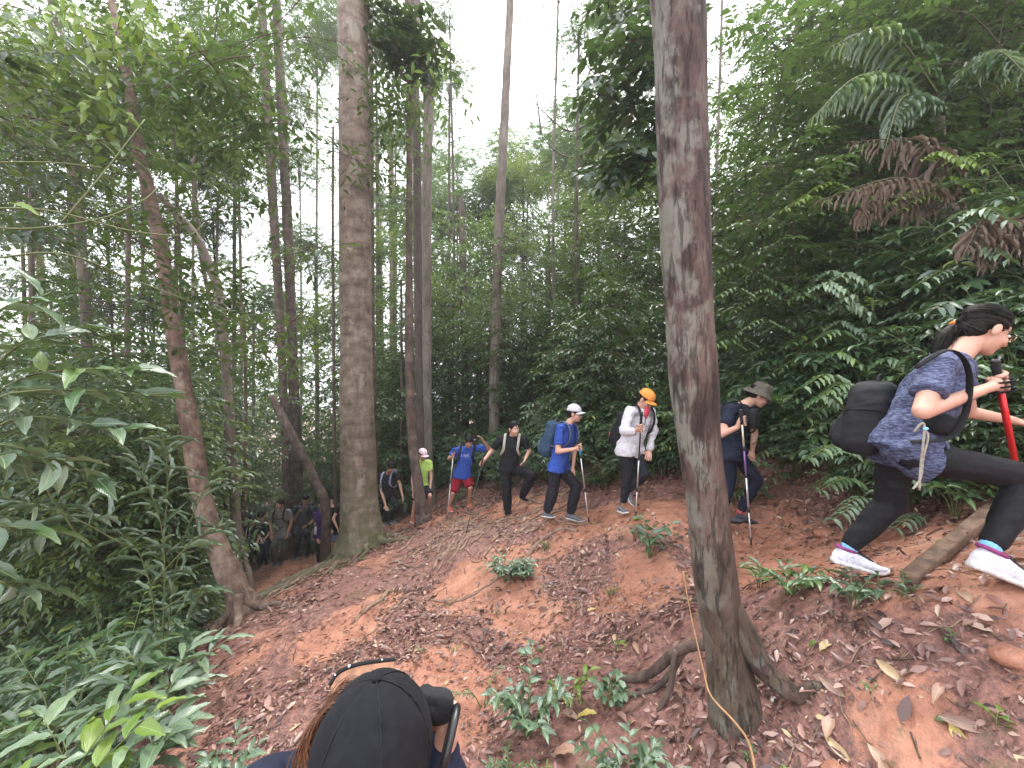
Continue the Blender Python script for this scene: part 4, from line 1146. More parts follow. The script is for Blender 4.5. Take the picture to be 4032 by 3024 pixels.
def shoe(root, heel, toe, mats, s=1.0, detail=False, name='shoe', lift=(0, 0, 1)):
    heel, toe = V3(heel), V3(toe); d = toe - heel; L_ = np.linalg.norm(d); x = d / L_
    u = V3(lift); y = norm(np.cross(u, x)); z = np.cross(x, y)
    k = L_ / .28
    t = np.array([0, .03, .10, .2, .32, .45, .58, .7, .82, .92, .98, 1.0])
    hh = np.interp(t, [0, .05, .15, .3, .42, .6, .8, .93, 1], [.045, .085, .098, .094, .080, .062, .048, .038, .012]) * k
    wd = np.interp(t, [0, .05, .2, .35, .5, .7, .85, .95, 1], [.014, .029, .033, .034, .038, .047, .042, .028, .010]) * k
    n = 14
    def rings(tt, h0, h1, ww, flat):
        vs = []
        for ti, a, b_, w_ in zip(tt, h0, h1, ww):
            th = np.linspace(0, 2 * math.pi, n, endpoint=False)
            c_, s_ = np.cos(th), np.sin(th)
            e = .6 if flat else .85
            yy = np.sign(c_) * np.abs(c_) ** e * w_; zz = (a + b_) / 2 + (b_ - a) / 2 * np.sign(s_) * np.abs(s_) ** e
            vs.append(heel[None] + x * ti * L_ + y[None] * yy[:, None] + z[None] * zz[:, None])
        v = np.concatenate(vs); kk = len(tt); i = np.arange(kk - 1)[:, None] * n; j = np.arange(n)[None]; k2 = (j + 1) % n
        q = np.stack([i + j, i + k2, i + n + k2, i + n + j], -1).reshape(-1, 4)
        v = np.concatenate([v, [v[:n].mean(0)], [v[-n:].mean(0)]]); j = np.arange(n); k2 = (j + 1) % n
        tr_ = np.concatenate([np.stack([np.full(n, kk * n), k2, j], 1), np.stack([np.full(n, kk * n + 1), (kk - 1) * n + j, (kk - 1) * n + k2], 1)])
        return v, [q, tr_]
    rock = .012 * k * np.maximum(0, t - .75) ** 1 * 8
    up = rings(t, rock + .012 * k, np.maximum(hh, rock + .02 * k), wd, False)
    uv, uf = (remeshed([up], .006 * k, 3) if detail else up)
    so = add_part(root, name, uv, uf, mats[0])
    so_v, so_f = rings(t, rock, rock + (.028 - .010 * t) * k, wd * 1.1 + .002, True)
    add_part(root, 'sole', so_v, so_f, mats[1], parent=so)
    if detail:
        for q in range(6):                                   # laces across the tongue
            ti = .36 + q * .05; h_ = np.interp(ti, t, hh) + .004; w_ = .020
            p = [heel + x * ti * L_ - y * w_ + z * (h_ - .006), heel + x * ti * L_ + z * (h_ + .006), heel + x * (ti + .02) * L_ + y * w_ + z * (h_ - .006)]
            v, f = tube(smooth_line(p, 7), .0035, 6); add_part(root, 'lace', v, f, M['lace'], parent=so)
        for sg in (1, -1):
            th = np.linspace(0, 2 * math.pi, 12); c = heel + x * .38 * L_ + z * (.088 * k) + y * sg * .02
            lp = c + np.outer(np.cos(th), x) * .016 + np.outer(np.sin(th), y * .7 + z * .4) * .016
            v, f = tube(lp, .0022, 5); add_part(root, 'lace', v, f, M['lace'], parent=so)
        # tongue and padded collar
        p = [heel + x * ti * L_ + z * (np.interp(ti, t, hh) + .002) for ti in (.30, .40, .5, .6, .68)]
        v, f = loft(p, np.array([.016, .018, .018, .017, .012]) * k, np.array([.006] * 5) * k, y); add_part(root, 'tongue', v, f, M['lace'], parent=so)
        th = np.linspace(0, 2 * math.pi, 20)
        ring = heel + x * .19 * L_ + z * .088 * k + np.outer(np.cos(th), x) * .045 * k + np.outer(np.sin(th), y) * .029 * k - np.outer(np.cos(th), z) * .004
        v, f = tube(ring, .008 * k, 8); add_part(root, 'collar', v, f, M['collar'], parent=so)
    return so

def person(label, J, st=1.65, vox=.014, wear={}, face=(0, -1, 0), fup=(0, 0, 1), gaze_detail=False, cat='person', hands={}, loose=1.0, build=1.0):
    """J: joint name -> world Vector. wear: dict of garments."""
    s = st / 1.65
    J = {k: V3(v) for k, v in J.items()}
    foot = J['anL'] if J['anL'][2] < J['anR'][2] else J['anR']
    base = (J['anL'] + J['anR']) / 2
    root = empty('person', (base[0], base[1], min(J['anL'][2], J['anR'][2]) - .08), label, cat, 'hikers in single file on the trail')
    H = headframe(face, fup); hc = J['head']
    def hp(x, y, z): return hc + H @ (V3((x, y, z)) * s)
    side = norm(J['shR'] - J['shL'])
    chest = (J['shL'] + J['shR']) / 2
    pel = J['pel']
    spine = norm(chest - pel); fwd = norm(np.cross(spine, side))
    if fwd @ V3(face) < 0: fwd = -fwd
    skin = wear.get('skin', M['skin'])
    # ---------------- body
    b = build
    blobs = []
    tl = np.linalg.norm(chest - pel)
    k_ = .84
    cs = [pel - spine * .07 * s, pel, pel + spine * tl * .35, pel + spine * tl * .7, pel + spine * tl * .93, chest + spine * .045 * s]
    blobs.append(loft(cs, np.array([.10, .145, .118, .145, .13, .05]) * s * k_ * b, np.array([.08, .105, .09, .105, .085, .05]) * s * k_ * b, side))
    for S_ in 'LR':
        sh, el, ha = J['sh' + S_], J['el' + S_], J['ha' + S_]
        blobs += [cone(chest + (sh - chest) * .3, sh, .055 * s * k_, .052 * s * k_), cone(sh, el, .048 * s * b * .95, .037 * s * b), cone(el, ha, .038 * s * b, .025 * s)]
        hip, kn, an = J['hip' + S_], J['kn' + S_], J['an' + S_]
        blobs += [cone(pel + (hip - pel) * .4, hip, .09 * s * k_, .085 * s * k_), cone(hip, kn, .082 * s * k_ * b, .055 * s * k_ * b), cone(kn, an + (kn - an) * .45, .055 * s * k_, .053 * s * k_), cone(an + (kn - an) * .5, an, .052 * s * k_, .036 * s)]
        to = J.get('to' + S_)
    nk = chest + spine * .03 * s
    blobs += [cone(nk, hp(0, -.02, -.04), .056 * s, .050 * s)]
    headb = [ball(hp(0, -.012, .035), V3((.074, .094, .084)) * s, 12, H), ball(hp(0, .026, -.022), V3((.060, .064, .088)) * s, 12, H), ball(hp(0, .052, -.086), V3((.030, .028, .022)) * s, 8, H),
             ball(hp(0, .02, -.06), V3((.052, .058, .045)) * s, 8, H)]
    for sg in (1, -1):
        headb += [ball(hp(sg * .036, .062, -.028), V3((.024, .022, .022)) * s, 8, H)]
    blobs += headb
    blobs += [cone(hp(0, .086, .006), hp(0, .103, -.026), .008 * s, .012 * s, 8), ball(hp(.010, .092, -.032), .009 * s, 6), ball(hp(-.010, .092, -.032), .009 * s, 6)]
    fing = []
    for S_ in 'LR':
        hs_ = hands.get(S_)
        if hs_ is None: f_, p_ = fingers_open(J['ha' + S_] + norm(J['ha' + S_] - J['el' + S_]) * .055 * s, J['ha' + S_], s, -fwd * .6 + side * (.8 if S_ == 'R' else -.8), .7)
        elif hs_[0] == 'grip':
            f_, p_ = fingers(hs_[1], hs_[2], J['ha' + S_], s, hs_[3] if len(hs_) > 3 else 1)
        else: f_, p_ = fingers_open(hs_[1], J['ha' + S_], s, hs_[2], hs_[3])
        fing += f_; blobs += p_
    v, fs = remeshed(blobs, vox, 3)
    # eye sockets, mouth line pressed in
    L_ = (v - hc) @ H / s
    for ex in (.031, -.031):
        g_ = np.exp(-((L_[:, 0] - ex) / .016) ** 2 - ((L_[:, 2] - .004) / .012) ** 2) * (L_[:, 1] > .04)
        v = v - (g_ * .010 * s)[:, None] * H[:, 1]
    g_ = np.exp(-(L_[:, 0] / .024) ** 2 - ((L_[:, 2] + .054) / .005) ** 2) * (L_[:, 1] > .04); v = v - (g_ * .005 * s)[:, None] * H[:, 1]
    mb = MB(); mb.add(v, fs)
    for fv, ff in fing: mb.add(fv, ff)
    mb.v = [q - V3(root.location) for q in mb.v]
    link('body', mb.mesh('body', skin), root)
    # ears, eyes, brows, lips
    for sg in (1, -1):
        v, f = ball(hp(sg * .078, -.008, -.004), V3((.010, .018, .030)) * s, 8, H); add_part(root, 'ear', v, f, skin)
        v, f = ball(hp(sg * .031, .0745, .004), V3((.0125, .0085, .0075)) * s, 8, H); e_ = add_part(root, 'eye', v, f, M['eye_white'])
        v, f = ball(hp(sg * .031, .0815, .003), V3((.0058, .0035, .0058)) * s, 8, H); add_part(root, 'iris', v, f, M['iris'], parent=e_)
        v, f = tube(smooth_line([hp(sg * .014, .090, .020), hp(sg * .031, .087, .027), hp(sg * .048, .072, .021)], 6), np.array([.002, .0032, .0032, .003, .0025, .0015]) * s, 6); add_part(root, 'eyebrow', v, f, M['hair'])
    v, f = tube(smooth_line([hp(-.023, .080, -.054), hp(0, .090, -.052), hp(.023, .080, -.054)], 7), np.array([.001, .003, .0042, .004, .0042, .003, .001]) * s, 8, flat=1.2); add_part(root, 'lips', v, f, M['lips'])
    # ---------------- hair
    hm = wear.get('hairmat', M['hair'])
    hb = [ball(hp(0, -.022, .046), V3((.084, .098, .086)) * s, 12, H), ball(hp(0, -.055, -.005), V3((.072, .055, .07)) * s, 10, H)]
    if 'tail' in wear:
        for t_ in wear['tail']:
            pts = [V3(q[0]) for q in t_]; rr = [q[1] for q in t_]
            hb.append(tube(smooth_line([np.r_[p_, r_] for p_, r_ in zip(pts, rr)], 12)[:, :3], smooth_line([np.r_[p_, r_] for p_, r_ in zip(pts, rr)], 12)[:, 3], 10))
    if wear.get('fringe'):
        hb += [ball(hp(0, .03, .078), V3((.070, .058, .036)) * s, 10, H), ball(hp(.05, .01, .05), V3((.034, .05, .04)) * s, 8, H), ball(hp(-.05, .01, .05), V3((.034, .05, .04)) * s, 8, H)]
    v, fs = remeshed(hb, vox * .6, 2)
    L_ = (v - hc) @ H / s
    v = v + ((vnoise(np.arctan2(L_[:, 0], L_[:, 2]) * 14, L_[:, 1] * 12, 5) - .5) * (.008 if gaze_detail else .012) * s)[:, None] * norm(v - hc)
    add_part(root, 'hair', v, fs, hm)
    if 'tie' in wear:
        c, ax, r_ = wear['tie']; th = np.linspace(0, 2 * math.pi, 14); a_ = norm(np.cross(ax, (0, 0, 1))); b_ = norm(np.cross(ax, a_))
        v, f = tube(V3(c) + np.outer(np.cos(th), a_) * r_ + np.outer(np.sin(th), b_) * r_, r_ * .42, 8); add_part(root, 'hair_tie', v, f, M['orange'])
    # ---------------- hats
    def capshape(mat):
        v, f = ball((0, 0, 0), V3((.089, .106, .088)) * s, 14, zmin=-.012 * s)
        v = v @ H.T + hp(0, -.012, .052)
        c_ = add_part(root, 'cap', v, f, mat)
        g = []
        nu, nv_ = 15, 6
        for a in range(nu):
            for q in range(nv_):
                th = (a / (nu - 1) - .5) * 2.1; rr = .092 + .072 * (q / (nv_ - 1)) * math.cos(th * .62)
                g.append((math.sin(th) * rr * .82, -.012 + .012 + math.cos(th) * (rr if q else .095), -.012 - .030 * (math.sin(th) ** 2) - .010 * q / nv_))
        g = V3(g); F = []
        for a in range(nu - 1):
            for q in range(nv_ - 1):
                i = a * nv_ + q; F.append((i, i + 1, i + nv_ + 1, i + nv_))
        F = np.array(F); n0 = len(g)
        g2 = np.concatenate([g, g - V3((0, 0, .005))]); F2 = np.concatenate([F, F[:, ::-1] + n0])
        rim = [a * nv_ + nv_ - 1 for a in range(nu)]
        rimf = np.array([(rim[a], rim[a] + n0, rim[a + 1] + n0, rim[a + 1]) for a in range(nu - 1)])
        v = (g2 * s) @ H.T + hp(0, -.012, .052)
        add_part(root, 'brim', v, [np.concatenate([F2, rimf])], mat, parent=c_)
        v, f = ball(hp(0, -.012, .142), .006 * s, 6); add_part(root, 'button', v, f, mat, parent=c_)
        for a in range(3):                                       # panel seams
            an = a * math.pi / 3 + .5; q = np.linspace(-.46 * math.pi, .46 * math.pi, 16)
            pts = np.stack([np.sin(q) * math.sin(an) * .0895, np.sin(q) * math.cos(an) * .1065, np.cos(q) * .0885], 1) * s
            v, f = tube(pts @ H.T + hp(0, -.012, .052), .0014 * s, 5); add_part(root, 'seam', v, f, mat, parent=c_)
    if 'cap' in wear: capshape(wear['cap'])
    if 'bucket' in wear:
        n = 40; vs = []; prof = [(.085, .050), (.094, .040), (.112, .024), (.135, .006), (.150, -.008), (.153, -.013), (.148, -.013), (.132, .000), (.108, .018), (.090, .034), (.084, .05)]
        top = [(0.001, .134), (.04, .134), (.070, .127), (.082, .112), (.088, .085), (.091, .06)]
        full = top + prof[1:]
        for r_, z_ in full:
            th = np.arange(n) / n * 2 * math.pi
            wv = (r_ > .1) * .008 * np.sin(th * 3 + 1) + .003 * np.sin(th * 7) + (r_ < .09) * .003 * np.sin(th * 5)
            vs.append(np.stack([np.cos(th) * (r_ + wv * .3) * .96, np.sin(th) * (r_ + wv * .3) * 1.08 - .01, z_ + wv], 1))
        v = np.concatenate(vs); kk = len(full); i = np.arange(kk - 1)[:, None] * n; j = np.arange(n)[None]; k2 = (j + 1) % n
        q = np.stack([i + j, i + k2, i + n + k2, i + n + j], -1).reshape(-1, 4)
        add_part(root, 'bucket_hat', (v * s) @ H.T + hp(0, 0, .012), [q], wear['bucket'])
    if wear.get('glasses'):
        rad = .022
        for sg in (1, -1):
            th = np.linspace(0, 2 * math.pi, 20); c = V3((sg * .033, .098, .002))
            pts = np.stack([c[0] + np.cos(th) * rad, c[1] - .008 * (np.cos(th) * sg), c[2] + np.sin(th) * rad * .8], 1) * s
            v, f = tube(pts @ H.T + hc, .0016 * s, 6, close=False)
            gl = add_part(root, 'glasses_frame', v, f, M['gold'] if wear['glasses'] == 'gold' else M['black_plastic'])
            v, f = ball((0, 0, 0), V3((rad * .97, .0008, rad * .78)) * s, 8); add_part(root, 'lens', (v + c * s) @ H.T + hc, f, M['lens'], parent=gl)
            v, f = tube(np.stack([hp(sg * .055, .09, .008), hp(sg * .074, .05, .010), hp(sg * .078, -.005, .008)]), .0014 * s, 5); add_part(root, 'temple', v, f, M['black_plastic'], parent=gl)
        v, f = tube(np.stack([hp(.012, .101, .006), hp(0, .104, .009), hp(-.012, .101, .006)]), .0014 * s, 5); add_part(root, 'bridge', v, f, M['black_plastic'], parent=gl)
    # ---------------- shirt
    if 'shirt' in wear:
        sm = wear['shirt']; lo_ = loose
        hem = wear.get('hem', .13) * s
        cs = [pel - spine * hem, pel - spine * .02 * s, pel + spine * tl * .3, pel + spine * tl * .68, pel + spine * tl * .92, chest + spine * .03 * s, chest + spine * .055 * s]
        bl = [loft(cs, np.array([.162, .158, .138, .155, .142, .09, .062]) * s * b * lo_, np.array([.125, .122, .112, .120, .10, .075, .062]) * s * b * lo_, side)]
        for S_ in 'LR':
            sh, el, ha = J['sh' + S_], J['el' + S_], J['ha' + S_]
            if wear.get('long'):
                bl += [cone(chest + (sh - chest) * .35, sh, .066 * s, .064 * s), cone(sh, el, .066 * s * lo_, .052 * s * lo_), cone(el, el + (ha - el) * wear.get('cufft', .9), .052 * s * lo_, .038 * s * lo_)]
            else:
                fr = wear.get('sleeve', .55)
                bl += [cone(chest + (sh - chest) * .35, sh, .066 * s, .062 * s, ), tube([sh - (el - sh) * .05, sh + (el - sh) * fr * .5, sh + (el - sh) * fr], V3([.062, .062, .064]) * s * lo_ * b, 16)]
        for S_ in 'LR':
            hip, kn = J['hip' + S_], J['kn' + S_]
            bl += [tube([pel + (hip - pel) * .5 + spine * .06 * s, hip, hip + (kn - hip) * (hem / s * .9)], V3([.11, .124, .126]) * s, 18)]
        v, fs = remeshed(bl, vox * .8, 4, .024 * s * wear.get('wr', 1), 12)
        add_part(root, 'shirt' if not wear.get('long') else 'jacket', v, fs, sm)
    if 'inner' in wear:     # shirt seen at an open neckline
        v, f = ball(chest + spine * .02 * s + fwd * .085 * s, V3((.045, .03, .085)) * s, 10, np.stack([side, fwd, spine], 1)); add_part(root, 'undershirt', v, f, wear['inner'])
    # ---------------- trousers / shorts
    if 'legs' in wear:
        lm, kind_ = wear['legs']
        q_ = {'slim': (.086, .064, .045), 'loose': (.092, .078, .066), 'shorts': (.108, .098, .098)}[kind_]
        bl = [loft([pel - spine * .10 * s, pel - spine * .03 * s, pel + spine * .06 * s, pel + spine * .10 * s], np.array([.09, .138, .128, .10]) * s * b, np.array([.08, .105, .095, .08]) * s * b, side)]
        for S_ in 'LR':
            hip, kn, an = J['hip' + S_], J['kn' + S_], J['an' + S_]
            bl += [cone(pel + (hip - pel) * .4, hip, .090 * s, q_[0] * s)]
            if kind_ == 'shorts':
                bl += [tube([hip, hip + (kn - hip) * .4, hip + (kn - hip) * .86], V3([q_[0], q_[1], q_[2]]) * s, 18)]
            else:
                cut = wear.get('cuff', .93)
                bl += [cone(hip, kn, q_[0] * s, q_[1] * s), cone(kn, kn + (an - kn) * .45, q_[1] * s, (q_[1] * .65 + q_[2] * .45) * s), cone(kn + (an - kn) * .4, kn + (an - kn) * cut, (q_[1] * .65 + q_[2] * .45) * s, q_[2] * s)]
        v, fs = remeshed(bl, vox * .85, 4, .014 * s * wear.get('wr', 1), 13)
        add_part(root, 'trousers' if kind_ != 'shorts' else 'shorts', v, fs, lm)
    # ---------------- shoes
    sm = wear.get('shoes', (M['shoe_grey'], M['sole_white']))
    for S_ in 'LR':
        an = J['an' + S_]
        if 'to' + S_ in J and 'he' + S_ in J:
            he, to = J['he' + S_], J['to' + S_]
        else:
            d_ = wear.get('footdir', fwd); d_ = norm(V3((d_[0], d_[1], -.05)))
            he = an - d_ * .06 * s - V3((0, 0, .085)) * s; to = he + d_ * .26 * s
        shoe(root, he, to, sm, s, detail=gaze_detail)
        if wear.get('sock'):
            v, f = tube([an + norm(J['kn' + S_] - an) * .06 * s, an, an - V3((0, 0, .03)) * s], V3([.034, .037, .036]) * s, 14); add_part(root, 'sock', v, f, wear['sock'])
    return root, dict(side=side, spine=spine, fwd=fwd, chest=chest, pel=pel, s=s, H=H, hc=hc, J=J, root=root)

def superbox(c, r, rot, n=14, e=.45):
    v, f = ball((0, 0, 0), 1, n)
    v = np.sign(v) * np.abs(v) ** e
    v = v / np.max(np.abs(v) ** 4, axis=1, keepdims=True) ** .0
    return (v * V3(r)) @ np.asarray(rot).T + V3(c), f

def backpack(label, I, mat, size=(.15, .24, .09), off=(0, .0, .17), tilt=0.0, strap=None, pocket=None, vox=.012, straps=True):
    """size: half width, half height, half depth. off: (side, along spine from mid torso, behind)."""
    s = I['s']; sp, sd, fw = I['spine'], I['side'], I['fwd']
    mid = I['pel'] + (I['chest'] - I['pel']) * .6
    up = norm(sp + fw * tilt); bk = -norm(np.cross(sd, up)) * (1 if np.dot(np.cross(sd, up), fw) > 0 else -1)
    rot = np.stack([sd, up, bk], 1)
    c = mid + sd * off[0] * s + up * off[1] * s + bk * off[2] * s
    root = empty('backpack', c - up * size[1] * s, label, 'backpack')
    sz = V3(size) * s
    bl = [superbox(c, sz, rot, 14, .6), superbox(c + bk * sz[2] * .75 - up * sz[1] * .35, sz * V3((.8, .5, .55)), rot, 12, .6), superbox(c + up * sz[1] * .72 + bk * sz[2] * .1, sz * V3((.92, .35, .95)), rot, 12, .65)]
    v, fs = remeshed(bl, vox, 3, .02 * s, 10)
    add_part(root, 'bag', v, fs, mat)
    v, fs = remeshed([superbox(c + bk * sz[2] * 1.25 - up * sz[1] * .4, sz * V3((.6, .32, .25)), rot, 12, .6)], vox, 2); add_part(root, 'pocket', v, fs, pocket or mat)
    th = np.linspace(0, math.pi, 9)
    v, f = tube(c + up * sz[1] * 1.02 + np.outer(np.cos(th), sd) * .035 * s + np.outer(np.sin(th), up) * .05 * s, .007 * s, 6); add_part(root, 'handle', v, f, strap or mat)
    for sg in (1, -1):       # compression straps
        v, f = tube(smooth_line([c + sd * sg * sz[0] * .98 - bk * sz[2] * .7 + up * sz[1] * .3, c + sd * sg * sz[0] * 1.03 + up * sz[1] * .3, c + sd * sg * sz[0] * .8 + bk * sz[2] * 1.15 + up * sz[1] * .2], 8), .007 * s, 5, flat=.4); add_part(root, 'buckle_strap', v, f, strap or M['black_web'])
    if straps:
        for S_ in 'LR':
            sh = I['J']['sh' + S_]; ch = I['chest']
            a = ch + (sh - ch) * .62
            w_ = .080 * s
            pts = [a - fw * .11 * s + sp * .02 * s, a + sp * w_ * 1.0 - fw * .04 * s, a + sp * w_ * .98 + fw * .045 * s, a + fw * .125 * s - sp * .03 * s, a + fw * .138 * s - sp * .15 * s, a + (sh - ch) * .22 + fw * .07 * s - sp * .25 * s, a + (sh - ch) * .18 - fw * .10 * s - sp * .27 * s]
            l = smooth_line(pts, 24)
            v, f = tube(l, .021 * s, 10, flat=.32, A=sd); add_part(root, 'strap', v, f, strap or mat)
    return root

def pole(label, top, tip, mats, grip_len=.13, r=.008, group='trekking poles', basket=True, loop=True):
    """mats: list of (fraction, material) from the top."""
    top, tip = V3(top), V3(tip); d = norm(tip - top); L_ = np.linalg.norm(tip - top)
    root = empty('trekking_pole', tip, label, 'trekking pole')
    v, f = tube([top, top + d * .02, top + d * grip_len * .5, top + d * grip_len], [.015, .017, .0145, .014], 12); add_part(root, 'grip', v, f, M['black_foam'])
    v, f = ball(top, V3((.019, .019, .013)), 8); add_part(root, 'grip_cap', v, f, M['black_plastic'])
    a = grip_len
    for fr, m_ in mats:
        b_ = grip_len + (L_ - grip_len) * fr
        v, f = tube([top + d * a, top + d * b_], r if fr < .99 else r * .72, 10); add_part(root, 'shaft', v, f, m_)
        if fr < .99:
            v, f = tube([top + d * (b_ - .02), top + d * (b_ + .02)], r * 1.5, 10); add_part(root, 'lock', v, f, M['black_plastic'])
        a = b_
    v, f = tube([tip - d * .09, tip - d * .03, tip], [.009, .008, .003], 8); add_part(root, 'tip', v, f, M['black_plastic'])
    if basket:
        v, f = ball(tip - d * .085, V3((.020, .020, .004)), 8); add_part(root, 'basket', v, f, M['black_plastic'])
    if loop:
        x = norm(np.cross(d, (0, 1, .1)))
        v, f = tube(smooth_line([top + d * .01, top + x * .045 + d * .05, top + x * .04 + d * .13, top + x * .01 + d * .10, top + d * .03], 12), .006, 6, flat=.3); add_part(root, 'wrist_strap', v, f, M['black_web'])
    return root

M['skin'] = skin_mat('skin', (0.56, 0.33, 0.245))
M['skin_tan'] = skin_mat('skin_tan', (0.46, 0.26, 0.18))
M['eye_white'] = plain_mat('eye_white', (.7, .68, .65), .3, bstr=0)
M['iris'] = plain_mat('iris', (.015, .01, .008), .2, bstr=0)
M['lips'] = plain_mat('lips', (.42, .17, .15), .45)
m_, nt_, b_ = new_mat('hair'); n_ = noise_tex(nt_, 60, 4, .7, stretch=(1, .25, .25))
nt_.links.new(ramp(nt_, n_, [(.3, (.004, .0035, .004)), (.7, (.018, .014, .013))]), b_.inputs['Base Color']); b_.inputs['Roughness'].default_value = .5; b_.inputs['Specular IOR Level'].default_value = .12; bump(nt_, b_, n_, .8, .008); M['hair'] = m_
m_, nt_, b_ = new_mat('brown_hair'); n_ = noise_tex(nt_, 60, 4, .7, stretch=(1, .25, .25))
nt_.links.new(ramp(nt_, n_, [(.3, (.06, .022, .010)), (.7, (.20, .085, .04))]), b_.inputs['Base Color']); b_.inputs['Roughness'].default_value = .4; bump(nt_, b_, n_, .8, .008); M['brown_hair'] = m_
M['lens'], nt_, b_ = new_mat('lens'); b_.inputs['Transmission Weight'].default_value = 1; b_.inputs['Roughness'].default_value = .02; b_.inputs['Base Color'].default_value = (.95, .95, .97, 1); b_.inputs['IOR'].default_value = 1.15
M['gold'] = plain_mat('gold', (.6, .45, .3), .3, .9)
M['orange'] = cloth_mat('orange', (.85, .20, .05))
for k, c in dict(black_web=(.012, .012, .014), black_foam=(.02, .02, .022), shoe_grey=(.13, .13, .14), sole_white=(.62, .6, .6), navy=(.010, .013, .030), black=(.008, .008, .011),
                 charcoal=(.014, .014, .020), royal=(.03, .07, .31), royal_dark=(.02, .045, .22), maroon=(.22, .010, .022), lime=(.42, .60, .15), pink=(.75, .58, .62), grey_cap=(.55, .52, .58),
                 amber=(.66, .27, .06), white_nylon=(.54, .51, .55), red_tee=(.52, .06, .09), olive=(.085, .076, .060), grey_tee=(.19, .18, .175), grey_trouser=(.09, .085, .085), steel_blue=(.028, .055, .10),
                 slate=(.10, .11, .16), purple=(.06, .02, .13), teal=(.05, .10, .13), lavender=(.28, .28, .42), grey_dark=(.07, .07, .085), shoe_orange=(.5, .12, .06), sock_pink=(.6, .12, .16),
                 sock_blue=(.22, .5, .75), shoe_white=(.66, .64, .72), collar=(.24, .05, .16), lace=(.035, .025, .03), cream=(.34, .32, .27), tan=(.5, .27, .14)).items():
    M[k] = cloth_mat(k, c, .85)
for k in ('charcoal', 'black', 'navy'): M[k].node_tree.nodes['Principled BSDF'].inputs['Roughness'].default_value = .75
M['heather'] = cloth_mat('heather', (.038, .042, .085), heather=(.12, .14, .235), scale=70)
M['black_plastic'] = plain_mat('black_plastic', (.015, .015, .017), .35)
M['red_metal'] = plain_mat('red_metal', (.55, .015, .02), .25, .3)
M['silver'] = plain_mat('silver', (.62, .6, .6), .3, .8)
M['pale_gold'] = plain_mat('pale_gold', (.62, .55, .42), .35, .5)
M['violet'] = plain_mat('violet', (.20, .10, .28), .35, .3)
M['blue_metal'] = plain_mat('blue_metal', (.05, .25, .7), .35, .3)
M['white_plastic'] = plain_mat('white_plastic', (.7, .72, .78), .3)

def JP(d, **k):
    """Joints as (px, py[, depth offset]) at distance d."""
    return {n_: P(q[0], q[1], d + (q[2] if len(q) > 2 else 0)) for n_, q in k.items()}

# ---- 1: the near woman in heather blue
J = JP(1.92, head=(3876, 1306, 0), shR=(3690, 1448, -.15), shL=(3778, 1440, .17), elR=(3632, 1620, -.24), haR=(3868, 1534, -.14), elL=(3811, 1622, .28), haL=(3985, 1655, .26),
       pel=(3560, 1735, 0), hipR=(3590, 1790, -.08), hipL=(3530, 1795, .10), knR=(4060, 1880, -.16), anR=(3900, 2150, -.22), knL=(3500, 1985, .14), anL=(3345, 2150, .18),
       heL=(3275, 2213, .18), toL=(3490, 2268, .16), heR=(3818, 2232, -.24), toR=(4100, 2345, -.25))
G1 = P(3938, 1512, 1.80); PT = P(3921, 1440, 1.80); PB = P(4075, 2210, 1.98)
ax1 = norm(V3(PT) - V3(G1))
hd = V3(P(3876, 1306, 1.92)); Hf = headframe((.86, -.22, -.46))
rt, I1 = person('person in a heather blue tee and black trousers striding past the plank step', J, 1.62, .0085,
    dict(skin=M['skin'], shirt=M['heather'], legs=(M['black'], 'slim'), shoes=(M['shoe_white'], M['sole_white']), sock=M['sock_blue'], sleeve=.62, hem=.105, glasses='gold',
         tail=[[(hd + Hf @ V3((0, -.09, .02)), .032), (V3(P(3768, 1284, 1.98)), .024), (V3(P(3728, 1318, 1.98)), .034), (V3(P(3700, 1372, 1.98)), .034), (V3(P(3688, 1430, 1.98)), .014)]],
         tie=(P(3768, 1284, 1.98), (1, 0, .8), .023)),
    face=(.86, -.22, -.46), gaze_detail=True, hands={'R': ('grip', G1, ax1, -1), 'L': ('open', P(4035, 1668, 2.16), (0, -.3, 1), .5)}, loose=1.0)
backpack('black slouching daypack on the back of the near striding woman', I1, M['black'], (.135, .215, .095), (0, -.16, .21), -.22, M['black_web'], vox=.010, straps=False)
_sh = V3(I1['J']['shR'])
for pts_ in ([_sh + (-.10, -.0, .0), _sh + (-.02, -.05, .075), _sh + (.05, -.055, .045), _sh + (.09, -.05, -.05), _sh + (.06, -.06, -.2), _sh + (-.02, -.07, -.31), _sh + (-.12, .0, -.34)],):
    l_ = smooth_line([V3(q) for q in pts_], 24); v, f = tube(l_, .015, 10, flat=.32, A=(0, 1, .2)); bp1 = [o for o in bpy.data.objects if o.name == 'backpack'][0]; add_part(bp1, 'strap', v, f, M['black_web'])
pole('red trekking pole held by the near striding woman', V3(PT) + ax1 * .02, PB, [(.5, M['red_metal']), (1.0, M['silver'])], r=.0125, loop=False)
